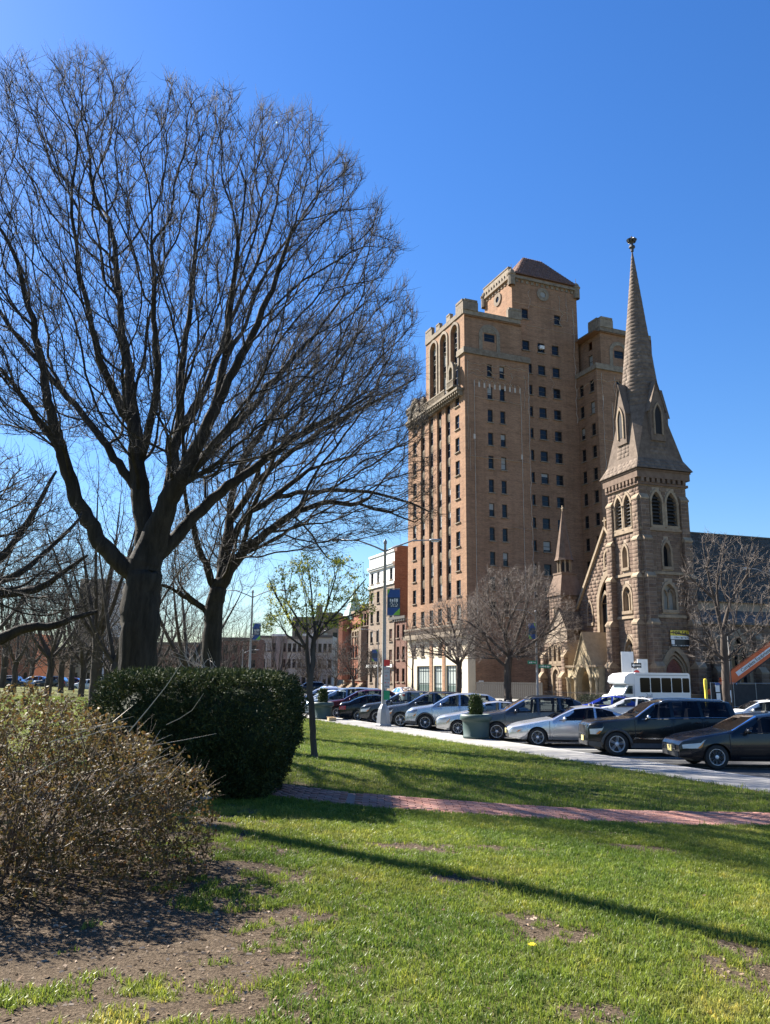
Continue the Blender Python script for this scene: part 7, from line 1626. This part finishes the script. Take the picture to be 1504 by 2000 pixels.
q = at(1050, 1340, 84); lamp_post('slim lamp post before the brick tower with green street signs', (q.x, q.y, .12), R(20), h=9.0, arms=(-1,), banner=(-.75, 1.6, -.12, 6.3, 'c'), base=False, r=.13)
ss = thing('street_signs', 'green street name signs on the slim lamp post', 'sign', (q.x, q.y, .12), R(10)); MB().box(.1,1.5,-.16,-.13,3.35,3.72).build('blade', M['green_sign'], ss); MB().box(-1.05,-.05,-.20,-.17,3.75,4.10).build('blade', M['green_sign'], ss); link('lettering', scribble(1.15, .17, M['white_sign'], 21), ss, (.8,-.166,3.53)); link('lettering', scribble(.7, .16, M['white_sign'], 22), ss, (-.55,-.206,3.92))
q = at(1524, 1340, 70); lamp_post('lamp head on an arm at the right frame edge', (q.x, q.y, .12), R(12), h=11.6, arms=(-1,), base=False, r=.12)
q = at(472, 1330, 120); lamp_post('small distant lamp post beyond the hedge', (q.x, q.y, 0), R(180), h=6.0, arms=(-1,), base=False, alen=1.8)
q = at(738, 1335, 120); lamp_post('distant lamp post before the townhouses', (q.x, q.y, .12), R(10), h=9, arms=(-1,), banner=(-.8, 1.7, -.12, 4.6, 'e'), base=False)
q = at(606, 1335, 140); lamp_post('thin distant pole behind the young tree', (q.x, q.y, 0), 0, h=10, arms=(1,), base=False)
q = at(1429, 1345, 66); tag(MB().tube([(0,0,0),(0,0,5.8)], [.05,.04], 8).build('utility_pole', M['dark_metal'], None, True, (q.x, q.y, .1)), 'plain grey pole behind the upright bare tree', 'pole')
# signs
q = at(1244, 1330, 71.5); sgn = thing('traffic_sign', 'one-way arrow above a red no-entry sign behind the bus', 'sign', (q.x, q.y, .42), R(8)); MB().tube([(0,0,-.3),(0,0,3.6)], .03, 6).build('post', M['pole'], sgn)
MB().box(-.46,.46,-.05,-.03,3.0,3.42).build('arrow_plate', M['black_sign'], sgn); ar = MB().prism([(-.40,3.21),(-.22,3.06),(-.22,3.15),(.38,3.15),(.38,3.27),(-.22,3.27),(-.22,3.36)], lambda a, b, d: (a, d, b), -.058, -.052); ar.build('arrow', M['white_sign'], sgn); link('lettering', text_mesh('ONE WAY', .12, M['black_sign']), sgn, (.08,-.062,3.21))
MB().box(-.38,.38,-.05,-.03,2.15,2.92).build('plate', M['white_sign'], sgn); MB().prism([(.28*math.cos(2*math.pi*i/24), 2.54+.28*math.sin(2*math.pi*i/24)) for i in range(24)], lambda a, b, d: (a, d, b), -.058, -.052).build('red_disc', M['red_sign'], sgn); MB().box(-.24,.24,-.064,-.06,2.49,2.59).build('bar', M['white_sign'], sgn)
q = at(910, 1345, 92); sg2 = thing('parking_sign', 'tall white parking sign before the cream shopfront', 'sign', (q.x-.6, q.y, .12), R(5)); MB().tube([(0,0,0),(0,0,3.4)], .03, 6).build('post', M['pole'], sg2); MB().box(-.2,.2,-.05,-.03,1.2,3.3).build('plate', M['white_sign'], sg2); MB().box(-.19,.19,-.056,-.05,2.7,2.95).build('band', M['black_sign'], sg2)
q = at(697, 1335, 70); 
# planters
def planter(label, px, py, sc=1.0, seed=1):
    q = gp(px, py, .12); o = thing('planter', label, 'planter', q, 0, 'round green planters along the kerb', sc)
    MB().lathe([(.001,0),(.46,0),(.50,.03),(.50,.09),(.475,.12),(.505,.58),(.515,.64),(.56,.66),(.60,.70),(.60,.82),(.57,.88),(.52,.89),(.49,.84),(.47,.78),(.001,.77)], 40).build('bowl', M['planter'], o, True)
    MB().lathe([(.485,.785),(.3,.82),(.001,.83)], 24).build('soil', M['soil'], o, True)
    rng = np.random.default_rng(seed); n = 1500; z = rng.random(n)**.8; r = .25*np.sqrt(rng.random(n))**.5*(1-.35*np.abs(z-.45)*1.4)*(z < .999); a = rng.random(n)*6.28; P = np.stack([r*np.cos(a), r*np.sin(a), .80+z*.78], 1); Nn = np.stack([np.cos(a), np.sin(a), .3*np.ones(n)], 1); Nn /= np.linalg.norm(Nn, axis=1)[:,None]
    V, F = sprigs(P, Nn, 4, .07, .014, seed, .06); ev = thing('potted_evergreen', label.replace('round green planter', 'small upright evergreen in the planter'), 'shrub', q, 0, 'potted evergreens', sc); link('foliage', fast_mesh('foliage', V, F, M['ivy']), ev); MB().tube([(0,0,.62),(0,0,1.3)], [.03,.015], 6).build('stem', M['bark'], ev)
planter('round green planter in front of the grey crossover', 930, 1442, 1.0, 3); planter('round green planter beside the young tree trunk', 630, 1404, 1.0, 4)
q = gp(648, 1408, .12); bx_ = thing('cardboard_box', 'small open tan box left on the pavement by the far planter', 'box', (q.x, q.y, .122), .4); b = MB().box(-.2,.2,-.14,.14,0,.02)
for a in (-.2,.18): b.box(a,a+.02,-.14,.14,.02,.16)
for a in (-.14,.12): b.box(-.18,.18,a,a+.02,.02,.16)
b.build('tray', M['tan'], bx_); MB().add([(-.2,.14,.16),(.2,.14,.16),(.22,.26,.20),(-.22,.26,.20)], [(0,1,2,3),(3,2,1,0)]).build('flap', M['tan'], bx_)
# ---- white shuttle bus
bus = thing('shuttle_bus', 'white shuttle bus with dark windows in front of the church', 'bus', (0,0,0), 0); BW = 1.12
def rbox(mb, x0, x1, z0, z1, r, w, n=4):
    P = []
    for cxx, czz, a0 in ((x1-r, z1-r, 0), (x0+r, z1-r, 90), (x0+r, z0+r, 180), (x1-r, z0+r, 270)):
        for i in range(n+1): a = R(a0+90*i/n); P.append((cxx+r*math.cos(a), czz+r*math.sin(a)))
    mb.prism(P, lambda a, b, d: (a, d, b), -w, w); return mb
bm_ = rbox(MB(), -3.5, 1.75, .45, 2.95, .18, BW); bm_.build('coach_body', M['white_paint'], bus)
MB().prism([(1.74,2.0),(2.55,2.06),(2.72,2.2),(2.62,2.62),(2.25,2.86),(1.74,2.93)], lambda a, b, d: (a, d, b), -BW+.02, BW-.02).build('cab_overhang', M['white_paint'], bus)
MB().prism([(1.74,.45),(3.35,.45),(3.45,.75),(3.40,1.05),(3.25,1.18),(2.75,1.28),(2.25,2.02),(1.74,2.02)], lambda a, b, d: (a, d, b), -.98, .98).build('cab', M['white_paint'], bus)
MB().add([(2.80,-.86,1.30),(2.80,.86,1.30),(2.30,.80,2.0),(2.30,-.80,2.0)], [(0,1,2,3)]).build('windshield', M['shield_glass'], bus)
for s in (1, -1):
    MB().prism([(2.62,1.30),(2.22,1.92),(1.86,1.92),(1.86,1.30)], lambda a, b, d: (a, s*d, b), .985, .995).build('cab_window', M['car_glass'], bus)
    for k in range(5):
        w = .92 if k < 4 else .66; x1 = 1.25-k*1.0; wp = rbox(MB(), x1-w, x1, 1.42, 2.55, .09, .008); wo = wp.build('window', M['bus_glass'], bus, loc=(0, s*(BW+.004), 0))
    MB().box(-3.3,1.6,0,.012,2.74,2.78).build('moulding', M['pole_paint'], bus, loc=(0, s*(BW+.002)-(.012 if s < 0 else 0), 0))
    tyb, rmb, bkb = make_wheel(.38, .24, 'wide', 6, M['rim'], 'bus')
    for x in (2.75, -2.2): w = link('wheel', tyb, bus, (x, s*(BW-.22), .38), 0 if s > 0 else math.pi); link('rim', rmb, w)
    MB().box(3.38,3.44,s*.72-.14,s*.72+.14,.85,1.02).build('headlight', M['lamp_clear'], bus); MB().box(2.0,2.1,s*1.06-.02,s*1.06+.12,1.35,1.7).build('mirror', M['black_plastic'], bus)
MB().box(3.36,3.46,-.45,.45,.8,1.02).build('grille', M['black_plastic'], bus); MB().box(2.66,2.70,-.4,.4,2.28,2.52).build('destination_box', M['white_sign'], bus)
for tx, sz, x, z in (('2nd', .40, .45, 1.19), ('HOME', .36, .2, .86)):
    me = text_mesh(tx, sz, plain('grey lettering', (.18,.2,.26), .6), extrude=.003); l_ = link('lettering', me, bus, (x, BW+.006, z), math.pi)
bh = 198.5; q = at(1259, 1330, 66.5); bus.location = (q.x, q.y, 0); bus.rotation_euler = (0, 0, R(bh))
# ---- works fence, lift boom, railings
q0 = at(1388, 1345, 70.0); q1 = at(1560, 1345, 74.0); fd = (q1-q0); fl_ = math.hypot(fd.x, fd.y); fz = math.atan2(fd.y, fd.x); fen = thing('works_fence', 'temporary chain fence with black screening at the right', 'fence', (q0.x, q0.y, .1), fz)
npan = 4; pw = fl_/npan
for k in range(npan): MB().box(k*pw+.04, (k+1)*pw-.04, -.01, .01, .15, 2.0).build('screen', M['screen'], fen)
for k in range(npan+1): MB().tube([(k*pw,0,0),(k*pw,0,2.15)], .03, 6).build('post', M['pole'], fen)
MB().tube([(0,0,2.1),(fl_,0,2.1)], .025, 6).build('rail', M['pole'], fen); MB().tube([(0,0,.12),(fl_,0,.12)], .025, 6).build('rail', M['pole'], fen)
nb_ = thing('works_notice', 'white and blue notices tied to the works fence', 'sign', (q0.x+.1, q0.y-.15, .1), fz)
for x, z, w, h, mt in ((.55,1.35,.45,.6,'white_sign'), (.6,.7,.45,.55,'white_sign'), (1.95,.5,.45,1.0,'white_sign'), (.58,1.9,.5,.2,'blue_banner')): MB().box(x-w/2,x+w/2,-.02,0,z,z+h).build('notice', M[mt], nb_)
tag(MB().box(-.10,.10,-.1,.1,0,1.9).lathe([(.14,1.6),(.16,2.0),(.14,2.4),(.06,2.45)], 10).build('yellow_bollard', M['yellow_sign'], None, False, (q0.x-.3, q0.y+.3, .1)), 'yellow capped post at the left end of the works fence', 'post')
bo = thing('lift_boom', 'orange lift boom with lettering rising behind the works fence', 'boom lift', (0,0,0), 0); a = at(1420, 1330, 73); b = at(1512, 1262, 73); dvec = b-a; Lb = dvec.length; bo.location = a; bo.rotation_euler = (0, -math.atan2(dvec.z, dvec.x), 0)
MB().box(-.4, Lb+1.5, -.25, .25, -.55, .52).build('outer_boom', M['orange'], bo); MB().box(-2.2, -.38, -.18, .18, -.3, .3).build('boom_foot', M['orange'], bo); MB().box(1.0, Lb-.1, -.258, -.252, -.18, .22).build('name_strip', M['white_sign'], bo); link('lettering', text_mesh('Complete Equipment', .42, M['black_sign'], spacing=.92), bo, (Lb*.5+.45,-.266,.02))
MB().box(-.2,Lb+1.4,-.27,-.2,-.57,-.48).build('cable_guard', M['black_plastic'], bo); MB().tube([(1.0,0,-.4),(-1.2,0,-1.6)], .11, 8).build('lift_ram', M['chrome'], bo)
bs = MB().box(-4.2,-1.2,-.9,.9,-2.6,-1.2); ch_ = bs.build('chassis', M['dark_metal'], bo); ch_.rotation_euler = (0, -bo.rotation_euler[1], 0)
def railing(label, a, b, h, step, mat, name='railing', board=False):
    d = b-a; L = math.hypot(d.x, d.y); o = thing(name, label, 'fence', (a.x, a.y, .12), math.atan2(d.y, d.x)); n = max(2, int(L/step)); me = MB().box(-.012, .012, -.012, .012, 0, h).mesh('bar', mat) if not board else MB().box(-step*.46, step*.46, -.012, .012, .05, h).mesh('board', mat)
    for k in range(n+1): link('bar' if not board else 'board', me, o, (L*k/n, 0, 0))
    MB().box(0, L, -.02, .02, h-.22, h-.17).build('rail', mat, o); MB().box(0, L, -.02, .02, .2, .25).build('rail', mat, o); return o
railing('dark iron railing in front of the church porch', at(1062, 1345, 80), at(1182, 1345, 73), 1.25, .16, M['iron']); railing('grey board fence at the foot of the brick tower', at(932, 1345, 99), at(1058, 1345, 90.5), 1.9, .30, M['timber'], 'board_fence', True)
# low evergreen planting by the porch
rng = np.random.default_rng(77)
for k, (px, Y, w) in enumerate(((1165, 75.5, 1.0), (1148, 76.5, .8))):
    q = at(px, 1345, Y); n = 900; P = np.stack([rng.normal(0, w*.5, n), rng.normal(0, .3, n), .1+.75*rng.random(n)], 1); V, F = sprigs(P, np.tile(np.array([0,-.3,.95]), (n,1)), 2, .12, .03, 78+k, .05); o = thing('porch_shrub', ['low green shrub right of the church porch', 'low green shrub left of the church porch steps'][k], 'shrub', (q.x, q.y, .1)); link('foliage', fast_mesh('foliage', V, F, M['ivy']), o)
q = at(925, 1333, 103.5); tag(MB().box(-.35,.35,-.03,.0,0,.75).build('wall_plaque', M['white_sign'], None, False, Vector(tall.matrix_basis @ Vector((1.9,-.07,1.4))), R(22)), 'small white plaque on the shaded brick tower wall', 'sign')
